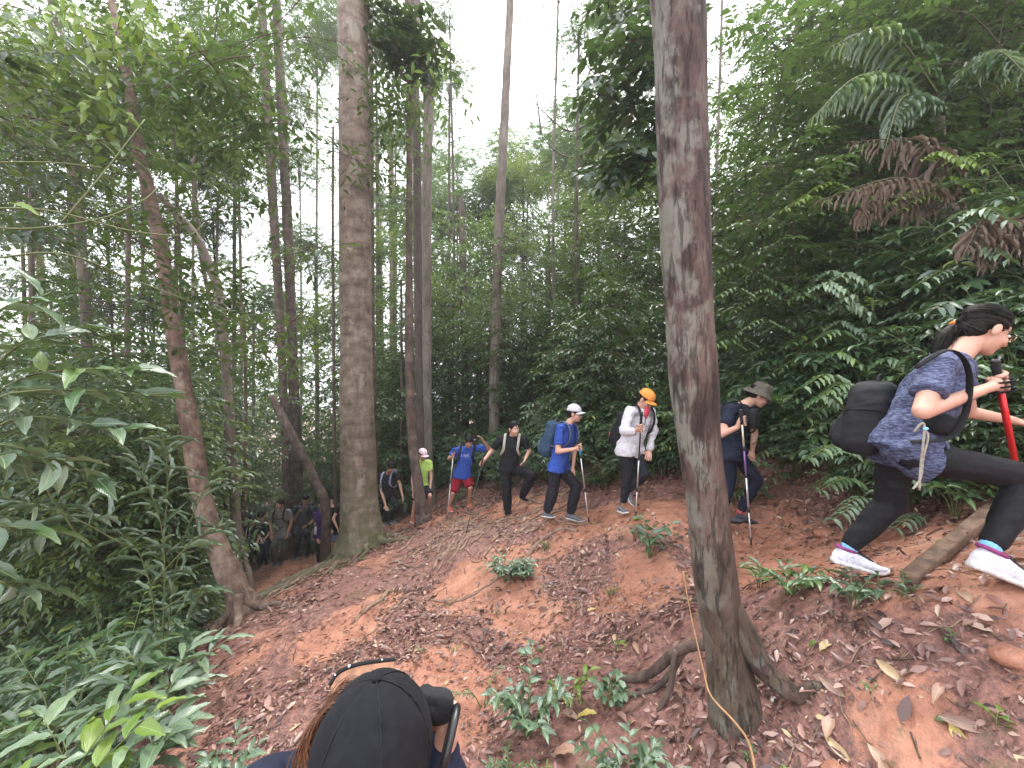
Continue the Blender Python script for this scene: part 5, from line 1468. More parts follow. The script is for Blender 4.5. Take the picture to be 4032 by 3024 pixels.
# combed strands of her hair, drawn back to the tie
H1, c1, s1 = I1['H'], I1['hc'], I1['s']; tie_d = norm((V3(P(3768, 1284, 1.98)) - c1) @ H1); mb = MB()
for k in range(420):
    az, el_ = random.uniform(-2.0, 2.0), random.uniform(-.1, 1.25)
    d0 = np.array([math.sin(az) * math.cos(el_), math.cos(az) * math.cos(el_), math.sin(el_)])
    if d0[1] > .55 and d0[2] < .52: continue
    if abs(d0[0]) > .6 and d0[2] < .12: continue
    ts = np.linspace(0, 1, 9)[:, None]; dd = norm(d0 * (1 - ts) + tie_d * ts * 1.02); rr_ = V3((.0855, .0995, .0875)) * (1 + random.uniform(-.01, .03))
    p_ = (V3((0, -.022, .046)) + dd * rr_) * s1; v, f = tube(p_ @ H1.T + c1, .0011, 3, close=False); mb.add(v - V3(rt.location), f)
for k in range(70):
    o_ = rv(.014); pts_ = [V3(P(*q)) + o_ * w_ for q, w_ in (((3768, 1284, 1.98), .7), ((3728, 1318, 1.98), 1.6), ((3698, 1375, 1.98), 1.8), ((3686 + random.uniform(-14, 14), 1440 + random.uniform(-20, 30), 1.98), 1.2))]
    v, f = tube(smooth_line(pts_, 9), .0011, 3, close=False); mb.add(v - V3(rt.location), f)
hs_ = mb.build('hair_strands', M['hair'], rt, world=False); hs_['kind'] = 'stuff'
# strap of the pole wound over her hand
mb = MB()
for q in range(3):
    th = np.linspace(0, 2 * math.pi, 16); a_ = norm(np.cross(ax1, (0, 1, 0))); b2 = np.cross(ax1, a_)
    v, f = tube(V3(G1) + ax1 * (.012 - .022 * q) + np.outer(np.cos(th), a_) * .045 + np.outer(np.sin(th), b2) * .042, .009, 6, flat=.5); mb.add(v - V3(rt.location), f)
mb.build('hand_strap', M['black_web'], rt, world=False)
# waist pouch with a dangling grey cord
wp = empty('waist_pouch', P(3690, 1720, 1.72), 'black waist pouch worn in front by the near striding woman', 'pouch')
v, fs = remeshed([superbox(P(3690, 1668, 1.80), (.085, .055, .05), headframe((.8, -.5, -.2)), 12, .6)], .009, 3); add_part(wp, 'bag', v, fs, M['black_web'])
v, f = tube(smooth_line([P(3600, 1700, 1.68), P(3628, 1668, 1.66), P(3640, 1690, 1.66), P(3624, 1850, 1.69), P(3620, 1930, 1.7)], 16), .0045, 6); add_part(wp, 'cord', v, f, M['cream'])
v, f = tube(smooth_line([P(3640, 1690, 1.67), P(3655, 1720, 1.66), P(3636, 1800, 1.68), P(3626, 1880, 1.7), P(3595, 1925, 1.7)], 14), .004, 6); add_part(wp, 'cord', v, f, M['cream'])
v, f = ball(P(3645, 1688, 1.655), (.012, .006, .007), 8); add_part(wp, 'cord_lock', v, f, M['sock_blue'])

# ---- 2: bucket hat
J = JP(3.95, head=(2990, 1560), shR=(2878, 1612, -.16), shL=(2952, 1612, .18), elR=(2836, 1712, -.22), haR=(2905, 1682, -.3), elL=(2972, 1710, .22), haL=(2962, 1772, .12), pel=(2882, 1762),
       hipR=(2868, 1785, -.09), hipL=(2894, 1785, .09), knR=(2870, 1900, -.05), anR=(2838, 2020, -.1), knL=(2980, 1890, .05), anL=(2915, 2010, .08),
       heL=(2893, 2046, .08), toL=(2982, 2066, 0))
J['heR'] = J['anR'] - Vector((.05, 0, .08)); J['toR'] = J['heR'] + Vector((.25, -.05, -.01))
G = P(2925, 1662, 3.62); pt = P(2919, 1628, 3.61); pb = on(2959, 2154, 3.55); a_ = norm(V3(pt) - V3(pb))
_, I = person('person in an olive bucket hat and navy tee beside the large near trunk', J, 1.6, .011, dict(skin=M['skin'], shirt=M['navy'], legs=(M['navy'], 'slim'), bucket=M['olive'], glasses='black', sock=M['sock_pink'], sleeve=.6,
    shoes=(M['grey_dark'], M['black'])), face=(.80, -.38, -.46), hands={'R': ('grip', G, a_, -1)})
hd = I['hc']; v, f = ball(hd + I['H'] @ V3((0, -.12, -.02)), (.036, .036, .034), 8); add_part(I['root'], 'hair_bun', v, f, M['hair'])
pole('trekking pole with pale gold and violet shaft beside the bucket-hat hiker', V3(pt) + a_ * .03, pb, [(.20, M['pale_gold']), (.42, M['violet']), (.70, M['silver']), (1, M['silver'])], r=.0085)
backpack('black backpack of the bucket-hat hiker', I, M['black'], (.13, .2, .08), (0, -.02, .17), 0, M['black_web'])
cb = empty('chest_bag', P(2965, 1690, 3.8), 'black chest bag hanging in front of the bucket-hat hiker', 'bag')
v, fs = remeshed([superbox(P(2968, 1648, 3.78), (.085, .045, .10), headframe((.7, -.7, 0)), 12, .55)], .011, 2); add_part(cb, 'bag', v, fs, M['black_web'])

# ---- 3: white jacket, orange cap
J = JP(4.6, head=(2541, 1574, -.05), shR=(2478, 1622, -.12), shL=(2562, 1626, .10), elR=(2456, 1700, -.22), haR=(2500, 1698, -.38), elL=(2572, 1700, .08), haL=(2558, 1772, -.02), pel=(2480, 1758),
       hipR=(2466, 1780, -.07), hipL=(2500, 1782, .08), knL=(2540, 1862, -.12), anL=(2474, 1930, .02), knR=(2470, 1876, -.04), anR=(2455, 1976, .0), heL=(2462, 1930, .05), toL=(2492, 1994, -.05), heR=(2434, 2014, 0), toR=(2475, 2026, -.2))
G = P(2521, 1690, 4.15); pt = P(2525, 1640, 4.15); pb = on(2502, 2059, 4.25); a_ = norm(V3(pt) - V3(pb))
_, I = person('person in an orange cap and white jacket climbing with a pole', J, 1.6, .012, dict(skin=M['skin'], shirt=M['white_nylon'], long=1, legs=(M['charcoal'], 'slim'), cap=M['amber'], inner=M['red_tee'], hem=.11, wr=1.5,
    shoes=(M['shoe_grey'], M['sole_white'])), face=(.58, -.55, -.58), hands={'R': ('grip', G, a_, -1)}, loose=1.04)
pole('black and silver trekking pole held by the hiker in the white jacket', V3(pt) + a_ * .04, pb, [(.35, M['black_plastic']), (.68, M['silver']), (1, M['silver'])])
backpack('black and red backpack behind the white jacket', I, M['black'], (.13, .22, .09), (0, -.1, .18), 0, M['black_web'], M['red_tee'])

# ---- 4: white cap, blue tee
J = JP(5.35, head=(2262, 1630), shR=(2206, 1686, -.15), shL=(2258, 1684, .18), elR=(2196, 1778, -.2), haR=(2264, 1768, -.32), elL=(2262, 1776, .18), haL=(2256, 1836, .1), pel=(2200, 1826),
       hipR=(2188, 1850, -.08), hipL=(2216, 1850, .09), knR=(2180, 1925, -.06), anR=(2156, 2008, -.05), knL=(2270, 1915, .02), anL=(2246, 2018, .05), heR=(2134, 2034, 0), toR=(2188, 2040, -.1), heL=(2226, 2042, .05), toL=(2302, 2058, -.05))
G = P(2284, 1764, 5.0); pt = P(2280, 1744, 5.0); pb = on(2319, 2064, 4.95); a_ = norm(V3(pt) - V3(pb))
_, I = person('person in a pale cap and royal blue tee walking with a blue backpack', J, 1.66, .012, dict(skin=M['skin'], shirt=M['royal'], legs=(M['charcoal'], 'loose'), cap=M['grey_cap'], glasses='black', sleeve=.68, hem=.05,
    shoes=(M['shoe_grey'], M['sole_white'])), face=(.93, -.36, -.06), hands={'R': ('grip', G, a_, -1)})
pole('silver trekking pole with a blue section held by the hiker in the pale cap', V3(pt) + a_ * .05, pb, [(.10, M['blue_metal']), (.55, M['silver']), (1, M['silver'])])
backpack('large steel blue backpack on the hiker in the pale cap', I, M['steel_blue'], (.14, .25, .10), (0, -.03, .20), .05, M['slate'], M['slate'])

# ---- 5: black tee, ponytail
J = JP(6.2, head=(2024, 1690, -.1), shR=(1972, 1728, 0), shL=(2060, 1730, -.02), elR=(1934, 1776, .05), haR=(1902, 1818, -.12), elL=(2084, 1774, 0), haL=(2068, 1808, -.18), pel=(2006, 1826),
       hipR=(1990, 1846), hipL=(2026, 1846), knR=(1996, 1930, -.05), anR=(1998, 2008), knL=(2096, 1872, -.3), anL=(2058, 1950, -.05), heL=(2046, 1960, 0), toL=(2080, 1976, -.12))
J['heR'] = J['anR'] - Vector((.04, -.03, .075)); J['toR'] = J['heR'] + Vector((.18, -.17, -.01))
hd = V3(J['head'])
G = P(1896, 1826, 6.02); pt = P(1899, 1812, 6.02); pb = on(1836, 2104, 5.5); a_ = norm(V3(pt) - V3(pb))
_, I = person('person all in black with white pack straps, hand on knee', J, 1.62, .013, dict(skin=M['skin'], shirt=M['black'], legs=(M['black'], 'loose'), sleeve=.75, shoes=(M['black'], M['black']),
    tail=[[(hd + V3((-.05, .08, -.02)), .045), (hd + V3((-.07, .08, -.12)), .035), (hd + V3((-.08, .05, -.2)), .02)]]), face=(.55, -.83, -.1), hands={'R': ('grip', G, a_, 1)}, loose=1.05)
pole('long black trekking pole planted by the hiker all in black', V3(pt) + a_ * .04, pb, [(.4, M['black_plastic']), (1, M['black_plastic'])])
backpack('dark backpack with cream straps on the hiker all in black', I, M['black'], (.14, .22, .09), (0, -.04, .17), 0, M['cream'])

# ---- 6: royal blue tee, maroon shorts
J = JP(7.5, head=(1848, 1738, -.25), shR=(1796, 1772, -.02), shL=(1884, 1764, 0), elR=(1768, 1806, -.1), haR=(1782, 1800, -.35), elL=(1924, 1766, .05), haL=(1900, 1732, -.1), pel=(1820, 1868),
       hipR=(1804, 1884), hipL=(1838, 1882), knR=(1782, 1944, -.12), anR=(1768, 1990, 0), knL=(1852, 1922, -.12), anL=(1848, 1978, .1))
G = P(1784, 1794, 7.1); pt = P(1786, 1778, 7.1); pb = on(1759, 2050, 6.9); a_ = norm(V3(pt) - V3(pb))
_, I = person('person in a royal blue tee and maroon shorts leaning forward', J, 1.64, .014, dict(skin=M['skin_tan'], shirt=M['royal'], legs=(M['maroon'], 'shorts'), fringe=1, sleeve=.7, hem=.06, footdir=(.45, -.85, 0), shoes=(M['shoe_orange'], M['sole_white'])),
    face=(.22, -.76, -.6), hands={'R': ('grip', G, a_, 1)}, build=1.08, loose=1.06)
pole('thin grey trekking pole of the hiker in maroon shorts', V3(pt) + a_ * .04, pb, [(.4, M['silver']), (1, M['silver'])], r=.009)
backpack('black backpack of the hiker in maroon shorts', I, M['black'], (.15, .25, .1), (0, .02, .17), 0, M['black_web'])
# worn pale lettering across the chest
c6 = I['pel'] + (I['chest'] - I['pel']) * .72 + I['fwd'] * .128
tx = bpy.data.curves.new('lettering', 'FONT'); tx.body = 'UW'; tx.size = .095; tx.extrude = .004; tx.align_x = 'CENTER'; tx.space_character = .9
to_ = bpy.data.objects.new('tmp', tx); COL.objects.link(to_); bpy.context.evaluated_depsgraph_get().update()
tm = bpy.data.meshes.new_from_object(to_); bpy.data.objects.remove(to_)
a6 = np.zeros(len(tm.vertices) * 3, np.float32); tm.vertices.foreach_get('co', a6); a6 = a6.reshape(-1, 3)
sd6 = I['side'] if I['side'][0] > 0 else -I['side']; up6 = norm(np.cross(I['fwd'], sd6)); up6 = up6 if up6[2] > 0 else -up6
w6 = c6 + a6[:, :1] * sd6 + a6[:, 1:2] * up6 + (a6[:, 2:3] - .9 * (a6[:, :1]) ** 2) * I['fwd'] - V3(I['root'].location)
tm.vertices.foreach_set('co', w6.astype(np.float32).ravel()); tm.update(); tm.materials.append(cloth_mat('faded_print', (.42, .44, .5)))
link('lettering', tm, I['root'])

# ---- 7: pink cap, lime tee
J = JP(7.75, head=(1664, 1790, -.12), shR=(1640, 1822, -.02), shL=(1690, 1820, .02), elR=(1624, 1884, 0), haR=(1628, 1940, -.12), elL=(1698, 1872, 0), haL=(1694, 1926, -.1), pel=(1656, 1906),
       hipR=(1642, 1922), hipL=(1670, 1922), knR=(1634, 1976, -.12), anR=(1624, 2042), knL=(1694, 1952, -.25), anL=(1678, 2004, 0))
_, I = person('person in a pink cap and lime green tee behind the slim curved trunk', J, 1.5, .014, dict(skin=M['skin'], shirt=M['lime'], legs=(M['charcoal'], 'shorts'), cap=M['pink'], sleeve=.6, hem=.16, footdir=(.6, -.7, 0), shoes=(M['shoe_orange'], M['sole_white'])), face=(.75, -.52, -.40))
# ---- 8: black tee, grey pack
J = JP(8.2, head=(1540, 1840, -.25), shR=(1500, 1876, 0), shL=(1558, 1870, -.05), elR=(1502, 1932, -.05), haR=(1518, 1988, -.2), elL=(1574, 1906, -.05), haL=(1584, 1950, -.15), pel=(1528, 1942),
       hipR=(1514, 1956), hipL=(1542, 1956), knR=(1516, 2006, -.15), anR=(1512, 2052), knL=(1562, 1996, -.25), anL=(1544, 2046, -.05))
_, I = person('person in a black tee bending forward beside the thick mottled trunk', J, 1.6, .014, dict(skin=M['skin'], shirt=M['charcoal'], legs=(M['black'], 'slim'), fringe=1, sleeve=.55, footdir=(.8, -.6, 0), shoes=(M['shoe_grey'], M['sole_white'])), face=(.35, -.62, -.66))
backpack('grey backpack with lavender straps on the hiker bending forward', I, M['slate'], (.14, .22, .1), (0, 0, .17), 0, M['lavender'])

# ---- 9..: the far group
J = JP(10.2, head=(1102, 1986, -.1), shR=(1076, 2016), shL=(1138, 2012), elR=(1064, 2062), haR=(1070, 2106, -.1), elL=(1146, 2058, 0), haL=(1134, 2098, -.1), pel=(1108, 2094), hipR=(1094, 2108), hipL=(1122, 2108),
       knR=(1076, 2150, -.25), anR=(1084, 2214), knL=(1118, 2158, -.05), anL=(1108, 2208, .1))
_, I = person('person in a grey tee and grey trousers in the far group', J, 1.72, .016, dict(skin=M['skin_tan'], shirt=M['grey_tee'], legs=(M['grey_trouser'], 'loose'), sleeve=.65, footdir=(-.1, -1, 0)), face=(-.25, -.95, -.1), build=1.05)
backpack('black backpack with chest and waist straps on the grey-shirted hiker', I, M['black'], (.14, .22, .1), (0, 0, .17), 0, M['black_web'])
for off_ in (.10, -.14):
    c = I['pel'] + (I['chest'] - I['pel']) * .55 + I['spine'] * off_
    v, f = tube(smooth_line([c - I['side'] * .16, c + I['fwd'] * .14 - I['side'] * .08, c + I['fwd'] * .15 + I['side'] * .08, c + I['side'] * .16], 12), .012, 6, flat=.5, A=I['spine']); add_part(I['root'], 'chest_strap', v, f, M['black_web'])
J = JP(10.9, head=(1202, 1968, -.1), shR=(1162, 1998), shL=(1238, 2000), elR=(1156, 2046), haR=(1178, 2016, -.25), elL=(1240, 2046), haL=(1212, 2066, -.2), pel=(1192, 2082), hipR=(1178, 2096), hipL=(1208, 2096),
       knR=(1172, 2140, -.2), anR=(1166, 2188), knL=(1214, 2138, -.1), anL=(1212, 2186, .1))
_, I = person('person with thick black hair in a dark grey tee gripping pack strap', J, 1.74, .016, dict(skin=M['skin_tan'], shirt=M['grey_dark'], legs=(M['black'], 'slim'), fringe=1, sleeve=.65, footdir=(-.2, -1, 0)), face=(-.05, -.95, -.25))
backpack('dark backpack of the hiker with thick black hair', I, M['grey_dark'], (.16, .24, .1), (0, .08, .17), 0, M['black_web'])
pole('dark trekking pole standing right of the hiker with thick black hair', P(1211, 2062, 10.55), on(1233, 2186, 10.3), [(1, M['black_plastic'])])
J = JP(10.0, head=(994, 2046, -.22), shR=(966, 2074), shL=(1016, 2074), elR=(956, 2106), haR=(958, 2140, -.15), elL=(1020, 2112), haL=(1010, 2146, -.15), pel=(996, 2142), hipR=(984, 2154), hipL=(1010, 2154),
       knR=(980, 2188, -.2), anR=(984, 2228), knL=(1020, 2192, -.1), anL=(1020, 2234))
_, I = person('person in navy looking down, front one of the navy pair', J, 1.6, .016, dict(skin=M['skin'], shirt=M['navy'], legs=(M['black'], 'slim'), fringe=1, sleeve=.7, footdir=(-.2, -1, 0)), face=(-.2, -.7, -.65))
ln = I['chest']; 
v, f = tube(smooth_line([ln + V3((-.07, -.02, .05)), ln + V3((-.04, -.15, -.1)), ln + V3((.0, -.16, -.34)), ln + V3((.05, -.15, -.1)), ln + V3((.07, -.02, .05))], 20), .007, 5); add_part(I['root'], 'lanyard', v, f, M['cream'])
J = JP(10.5, head=(1028, 2034, -.15), shR=(1010, 2064), shL=(1054, 2066), elR=(1006, 2100), haR=(1030, 2124, -.2), elL=(1060, 2100), haL=(1040, 2126, -.2), pel=(1040, 2130), hipR=(1030, 2142), hipL=(1050, 2142),
       knR=(1030, 2180, -.1), anR=(1030, 2220), knL=(1048, 2180, -.1), anL=(1050, 2222))
person('person in navy, rear one of the navy pair', J, 1.6, .016, dict(skin=M['skin'], shirt=M['navy'], legs=(M['navy'], 'slim'), fringe=1, sleeve=.7, footdir=(-.2, -1, 0)), face=(.1, -.8, -.5))
J = JP(9.9, head=(1268, 1985, 0), shR=(1244, 2022), shL=(1292, 2022), elR=(1244, 2072), haR=(1252, 2118, -.1), elL=(1294, 2070), haL=(1290, 2110, 0), pel=(1268, 2098), hipR=(1256, 2110), hipL=(1280, 2110),
       knR=(1256, 2160, -.1), anR=(1254, 2210), knL=(1280, 2160), anL=(1282, 2210))
person('person in a purple tee mostly hidden behind the mossy stump trunk', J, 1.65, .016, dict(skin=M['skin'], shirt=M['purple'], legs=(M['black'], 'slim'), sleeve=.6, footdir=(-.2, -1, 0)), face=(-.2, -.9, -.2))
bo = empty('bottle', P(1242, 2104, 9.75), 'white bottle at the hip of the hiker in purple', 'bottle')
v, f = tube([P(1242, 2104, 9.75), P(1243, 2082, 9.75), P(1243, 2076, 9.75), P(1243, 2072, 9.75)], [.034, .034, .02, .018], 12); add_part(bo, 'body', v, f, M['white_plastic'])
v, f = tube([P(1243, 2072, 9.75), P(1243, 2067, 9.75)], [.02, .02], 10); add_part(bo, 'cap', v, f, M['slate'])
J = JP(9.5, head=(1306, 1968, 0), shR=(1290, 2004), shL=(1330, 2004, -.1), elR=(1284, 2044), haR=(1300, 2080, -.1), elL=(1312, 2044, -.25), haL=(1326, 2074, -.35), pel=(1322, 2086), hipR=(1314, 2096), hipL=(1330, 2096),
       knR=(1308, 2140, -.15), anR=(1306, 2188), knL=(1330, 2140, -.1), anL=(1326, 2190))
person('person in black and slate shorts between the stump and thick mottled trunk', J, 1.62, .016, dict(skin=M['skin'], shirt=M['black'], legs=(M['slate'], 'shorts'), sleeve=.4, footdir=(-.2, -1, 0)), face=(.3, -.9, -.3))

# ---- the capped person right below the camera
cx = (1465 / 3.9375 - 512) / FPX * .6
zc = 1.402
J = dict(head=Vector((cx - .002, .610, zc - .02)), shR=Vector((cx + .155, .60, 1.235)), shL=Vector((cx - .165, .60, 1.245)), elR=Vector((cx + .125, .655, 1.19)), haR=Vector((cx + .090, .705, 1.315)),
         elL=Vector((cx - .285, .76, 1.20)), haL=Vector((cx - .14, .95, 1.10)), pel=Vector((cx, .62, .78)), hipR=Vector((cx + .08, .62, .74)), hipL=Vector((cx - .08, .62, .74)),
         knR=Vector((cx + .09, .66, .42)), knL=Vector((cx - .09, .66, .42)), anR=Vector((cx + .09, .62, .10)), anL=Vector((cx - .09, .62, .10)))
for q in ('anR', 'anL'): J[q].z = gz(J[q].x, J[q].y) + .09
hx = V3((cx + .080, .725, 1.402))
_, I = person('person in a black cap seen from above at the bottom edge', J, 1.5, .010, dict(skin=M['skin'], shirt=M['navy'], long=1, cufft=1.05, legs=(M['black'], 'slim'), hairmat=M['brown_hair'], footdir=(0, 1, 0)), face=(.03, .96, -.30), fup=(0, 0, 1),
               hands={'R': ('grip', hx - V3((.004, .006, .040)), (.1, .1, 1), 1)}, loose=1.08)
for o in list(I['root'].children):
    if o.name.split('.')[0] == 'hair': o.scale = (.92, .92, .80); o.location = V3(I['hc']) - V3(I['root'].location) + V3((0, -.01, -.045)) - (V3(I['hc'])) * V3((.92, .92, .80))
for o in list(I['root'].children):
    if o.name.split('.')[0] == 'hair': o.location = V3(I['hc']) - V3(I['root'].location) + V3((0, -.012, -.03)); o.data.transform(Matrix.Translation(V3(I['root'].location) - V3(I['hc'])))
capm = cloth_mat('black_canvas', (.008, .008, .011), .95, bstr=.9, wr=9)
Hc = headframe((.05, 1, -.12)); cc = V3((cx, .605, 1.425))
v, f = ball((0, 0, 0), V3((.090, .104, .104)), 30, zmin=-.06)
L_ = v.copy()
crease = np.zeros(len(v))
for a in range(3):
    an = a * math.pi / 3 + .5; dd = np.abs(L_[:, 0] * math.cos(an) - L_[:, 1] * math.sin(an)); crease -= .0022 * np.exp(-(dd / .005) ** 2)
v = v * (1 + .035 * (fbm(L_[:, 0] * 22, L_[:, 1] * 22 + L_[:, 2] * 20, 4) - .5) + crease / .1)[:, None]
cap = add_part(I['root'], 'cap', v @ Hc.T + cc, f, capm)
for a in range(3):
    an = a * math.pi / 3 + .5; q = np.linspace(-.55 * math.pi, .55 * math.pi, 40)
    pts = np.stack([np.sin(q) * math.sin(an) * .0890, np.sin(q) * math.cos(an) * .1030, np.cos(q) * .1028], 1)
    v, f = tube((pts + np.stack([.0009 * np.sin(q * 40), .0009 * np.cos(q * 37), 0 * q], 1)) @ Hc.T + cc, .0012, 6); add_part(I['root'], 'seam', v, f, M['black_web'], parent=cap)
v, f = ball(V3((0, 0, .1035)) @ Hc.T + cc, V3((.0085, .0085, .005)), 8, Hc); add_part(I['root'], 'button', v, f, capm, parent=cap)
# brown leather edge with a dark beaded rim beyond the crown
A_ = [V3(P(x_, y_, d_)) for x_, y_, d_ in ((1300, 2700, .70), (1335, 2650, .715), (1400, 2622, .72), (1480, 2608, .725), (1555, 2600, .73))]
B_ = [V3(P(x_, y_, d_)) for x_, y_, d_ in ((1330, 2790, .66), (1370, 2760, .665), (1420, 2730, .67), (1480, 2720, .67), (1540, 2710, .67))]
la, lb = smooth_line(A_, 13), smooth_line(B_, 13)
g = np.stack([la * (1 - t_) + lb * t_ + np.array([0, 0, .006 * math.sin(t_ * 3.14)]) for t_ in np.linspace(0, 1, 5)], 1).reshape(-1, 3)
F = np.array([(a * 5 + q, a * 5 + q + 1, a * 5 + q + 6, a * 5 + q + 5) for a in range(12) for q in range(4)])
g2 = np.concatenate([g, g - V3((0, 0, .006))]); F2 = np.concatenate([F, F[:, ::-1] + len(g)])
leather = plain_mat('brown_leather', (.22, .10, .055), .6, var=.4, scale=60)
hbn = add_part(I['root'], 'visor', g2, [F2], leather)
v, f = tube(la + V3((0, 0, .001)), .0042, 8); add_part(I['root'], 'rim', v, f, M['black_web'], parent=hbn)
for k in (2, 5, 10):
    v, f = ball(la[k] + V3((0, -.001, .004)), .0018 + .001 * (k % 2), 6); add_part(I['root'], 'bead', v, f, M['white_plastic'], parent=hbn)
# loose brown hair at the left of the cap
hairmb = MB()
for k in range(200):
    t_ = random.random()
    p0 = V3(P(1335 - 110 * t_ + random.gauss(0, 6), 2720 + 140 * t_, .62)); p0[1] += random.uniform(-.03, .03)
    p1 = p0 + V3((-.010 - .012 * random.random(), -.01, -.03 - .02 * random.random())); p2 = p1 + V3((random.gauss(.012, .005), -.01, -.03))
    v, f = tube(smooth_line([p0 + V3((.03, 0, .0)), p0, p1, p2], 8), .0008, 3, close=False); hairmb.add(v - V3(I['root'].location), f)
ho = hairmb.build('hair_strands', M['brown_hair'], I['root'], world=False); ho['kind'] = 'stuff'
# camera held up at the right
cam_o = empty('camera_body', hx - V3((0, 0, .03)), 'small black camera held up by the capped person', 'camera')
v, fs = remeshed([superbox(hx + V3((-.006, -.034, .020)), (.040, .016, .030), np.eye(3), 12, .6), superbox(hx + V3((-.018, -.028, .044)), (.012, .010, .007), np.eye(3), 8, .6)], .004, 2)
add_part(cam_o, 'body', v, fs, M['black_foam'])
v, f = tube([hx + V3((-.006, -.048, .018)), hx + V3((-.006, -.052, .018))], .016, 18); add_part(cam_o, 'lens_ring', v, f, M['black_web'])
v, f = ball(hx + V3((-.030, -.034, .050)), .003, 8); add_part(cam_o, 'button', v, f, M['white_plastic'])
# tan stripe of the sleeve and a black bag loop at the elbow
e0, e1 = V3(J['elR']), V3(J['haR'])
v, f = tube([e0 + (e1 - e0) * .05 + V3((-.012, -.063, .02)), e0 + (e1 - e0) * .35 + V3((-.006, -.060, .02)), e0 + (e1 - e0) * .75 + V3((0, -.047, .012))], .007, 8, flat=.5); add_part(I['root'], 'stripe', v, f, M['tan'])
sl = empty('bag_loop', V3(J['elR']) + V3((.05, 0, .0)), 'black bag loop beside the raised arm of the capped person', 'strap')
th = np.linspace(0, 2 * math.pi, 22)
v, f = tube(V3(P(1772, 2900, .66)) + np.outer(np.cos(th), (0.004, .035, .012)) + np.outer(np.sin(th), (.008, .0, .028)), .007, 8); add_part(sl, 'loop', v, f, M['black_plastic'])
# ------------------------------------------------------------------ plants near the camera: every leaf its own part
def leafmesh(kind, mat):
    T_, F_ = TPL[kind]; return rawmesh('leaf', T_, F_, M[mat])
LM = {(k, m_): leafmesh(k, m_) for k in ('ovate', 'lance', 'obov') for m_ in ('leaf_pale', 'leaf_one', 'leaf_blue', 'leaf_lime', 'litter', 'leaf_dead')}
_lit1 = leaf_mat('fallen_leaf', [(0.0, (0.16, 0.07, 0.055)), (0.5, (0.34, 0.18, 0.13)), (0.9, (0.46, 0.3, 0.2)), (1.0, (0.5, 0.38, 0.1))], 0.45, 0.08, tcol=(.4, .2, .08), single=True); M['fallen_leaf'] = _lit1
LM.update({(k, 'fallen_leaf'): leafmesh(k, 'fallen_leaf') for k in ('ovate', 'lance', 'obov')})
def put_leaf(parent, me, pos, d, nrm, L, W, name='leaf'):
    o = bpy.data.objects.new(name, me); COL.objects.link(o); o.parent = parent
    d = norm(d); sd = norm(np.cross(nrm, d)); up = np.cross(d, sd)
    m_ = np.eye(4); m_[:3, 0] = d * L; m_[:3, 1] = sd * W; m_[:3, 2] = up * L; m_[:3, 3] = pos
    o.matrix_basis = Matrix(m_.tolist()); return o
def stem_part(root, pts, r, mat='stem_green', name='stem'):
    v, f = tube(pts, r, 6); mb = MB(); mb.add(v, f); return mb.build(name, M[mat], root, world=False)

def seedling(label, px, py, d, stems, kind='ovate', mat='leaf_one', L=.09, W=.42, nl=7, H=.25, lean=.5, droop=.2, world=None, group=None, name='seedling', whorl=False, cat='plant', arch=0.0, opp=False):
    b = on(px, py, d) if world is None else Vector(world)
    root = empty(name, b - Vector((0, 0, .01)), label, cat, group)
    for i in range(stems):
        a = i * 2.4 + random.uniform(0, 1.2); h = H * random.uniform(.7, 1.15); ln = lean * h * random.uniform(.5, 1.2)
        tip = np.array([math.cos(a) * ln, math.sin(a) * ln, h * (1 - arch)])
        pts = smooth_line([(math.cos(a) * .01, math.sin(a) * .01, 0), tip * np.array([.35, .35, .6]) + np.array([0, 0, arch * h * .5]), tip], 10)
        stem_part(root, pts, np.linspace(.0035, .0012, 10) * (1 + H))
        for j in range(nl):
            u = .35 + .65 * j / max(1, nl - 1) if not whorl else .85 + .15 * random.random()
            p = np.array([np.interp(u, np.linspace(0, 1, 10), pts[:, c]) for c in range(3)])
            aa = a + (math.pi / 2 * (1 if j % 2 else -1) * random.uniform(.6, 1) if not whorl else j * 2 * math.pi / nl)
            if j == nl - 1 and not whorl: aa = a
            dr = np.array([math.cos(aa), math.sin(aa), random.uniform(-.35, .25)])
            if not whorl: dr = norm(dr) + norm(pts[-1] - pts[0]) * .35
            l_ = L * random.uniform(.65, 1.15) * (.75 if j == nl - 1 else 1)
            put_leaf(root, LM[(kind, mat)], p, dr, UP + rv(.25), l_, l_ * W)
    return root

# the open slope
seedling('small bluish bush with two tufts on the open slope', 1990, 2235, 4.2, 16, 'ovate', 'leaf_blue', .10, .42, 8, .24, .95)
seedling('small bluish bush with two tufts on the open slope, right tuft', 2065, 2250, 4.1, 12, 'ovate', 'leaf_blue', .085, .42, 8, .17, 1.0)
seedling('upright glossy seedling on the slope left of the large near trunk', 2558, 2225, 3.7, 6, 'ovate', 'leaf_blue', .12, .48, 7, .32, .5)
seedling('low seedling with folded leaves just left of the large near trunk', 2500, 2190, 4.0, 2, 'ovate', 'leaf_blue', .07, .4, 6, .2, .6)
seedling('broad-leaved bush standing by the clay bank right of the capped person', 2080, 2830, 2.2, 13, 'ovate', 'leaf_blue', .10, .46, 7, .30, .85)
seedling('lime-tipped sprig rising behind the broad-leaved bush', 2230, 2720, 2.35, 3, 'ovate', 'leaf_lime', .10, .36, 5, .24, .6)
seedling('round-leaved blue green seedling before the near trunk roots', 2390, 2740, 2.25, 4, 'obov', 'leaf_blue', .075, .6, 8, .20, .7)
seedling('small pale sprig alone on the litter above the near trunk roots', 2420, 2560, 2.75, 1, 'ovate', 'leaf_lime', .075, .36, 4, .08, .5)
seedling('compound-leaved plant left of the near trunk foot', 2480, 2960, 1.8, 8, 'ovate', 'leaf_blue', .08, .48, 9, .24, 1.0)
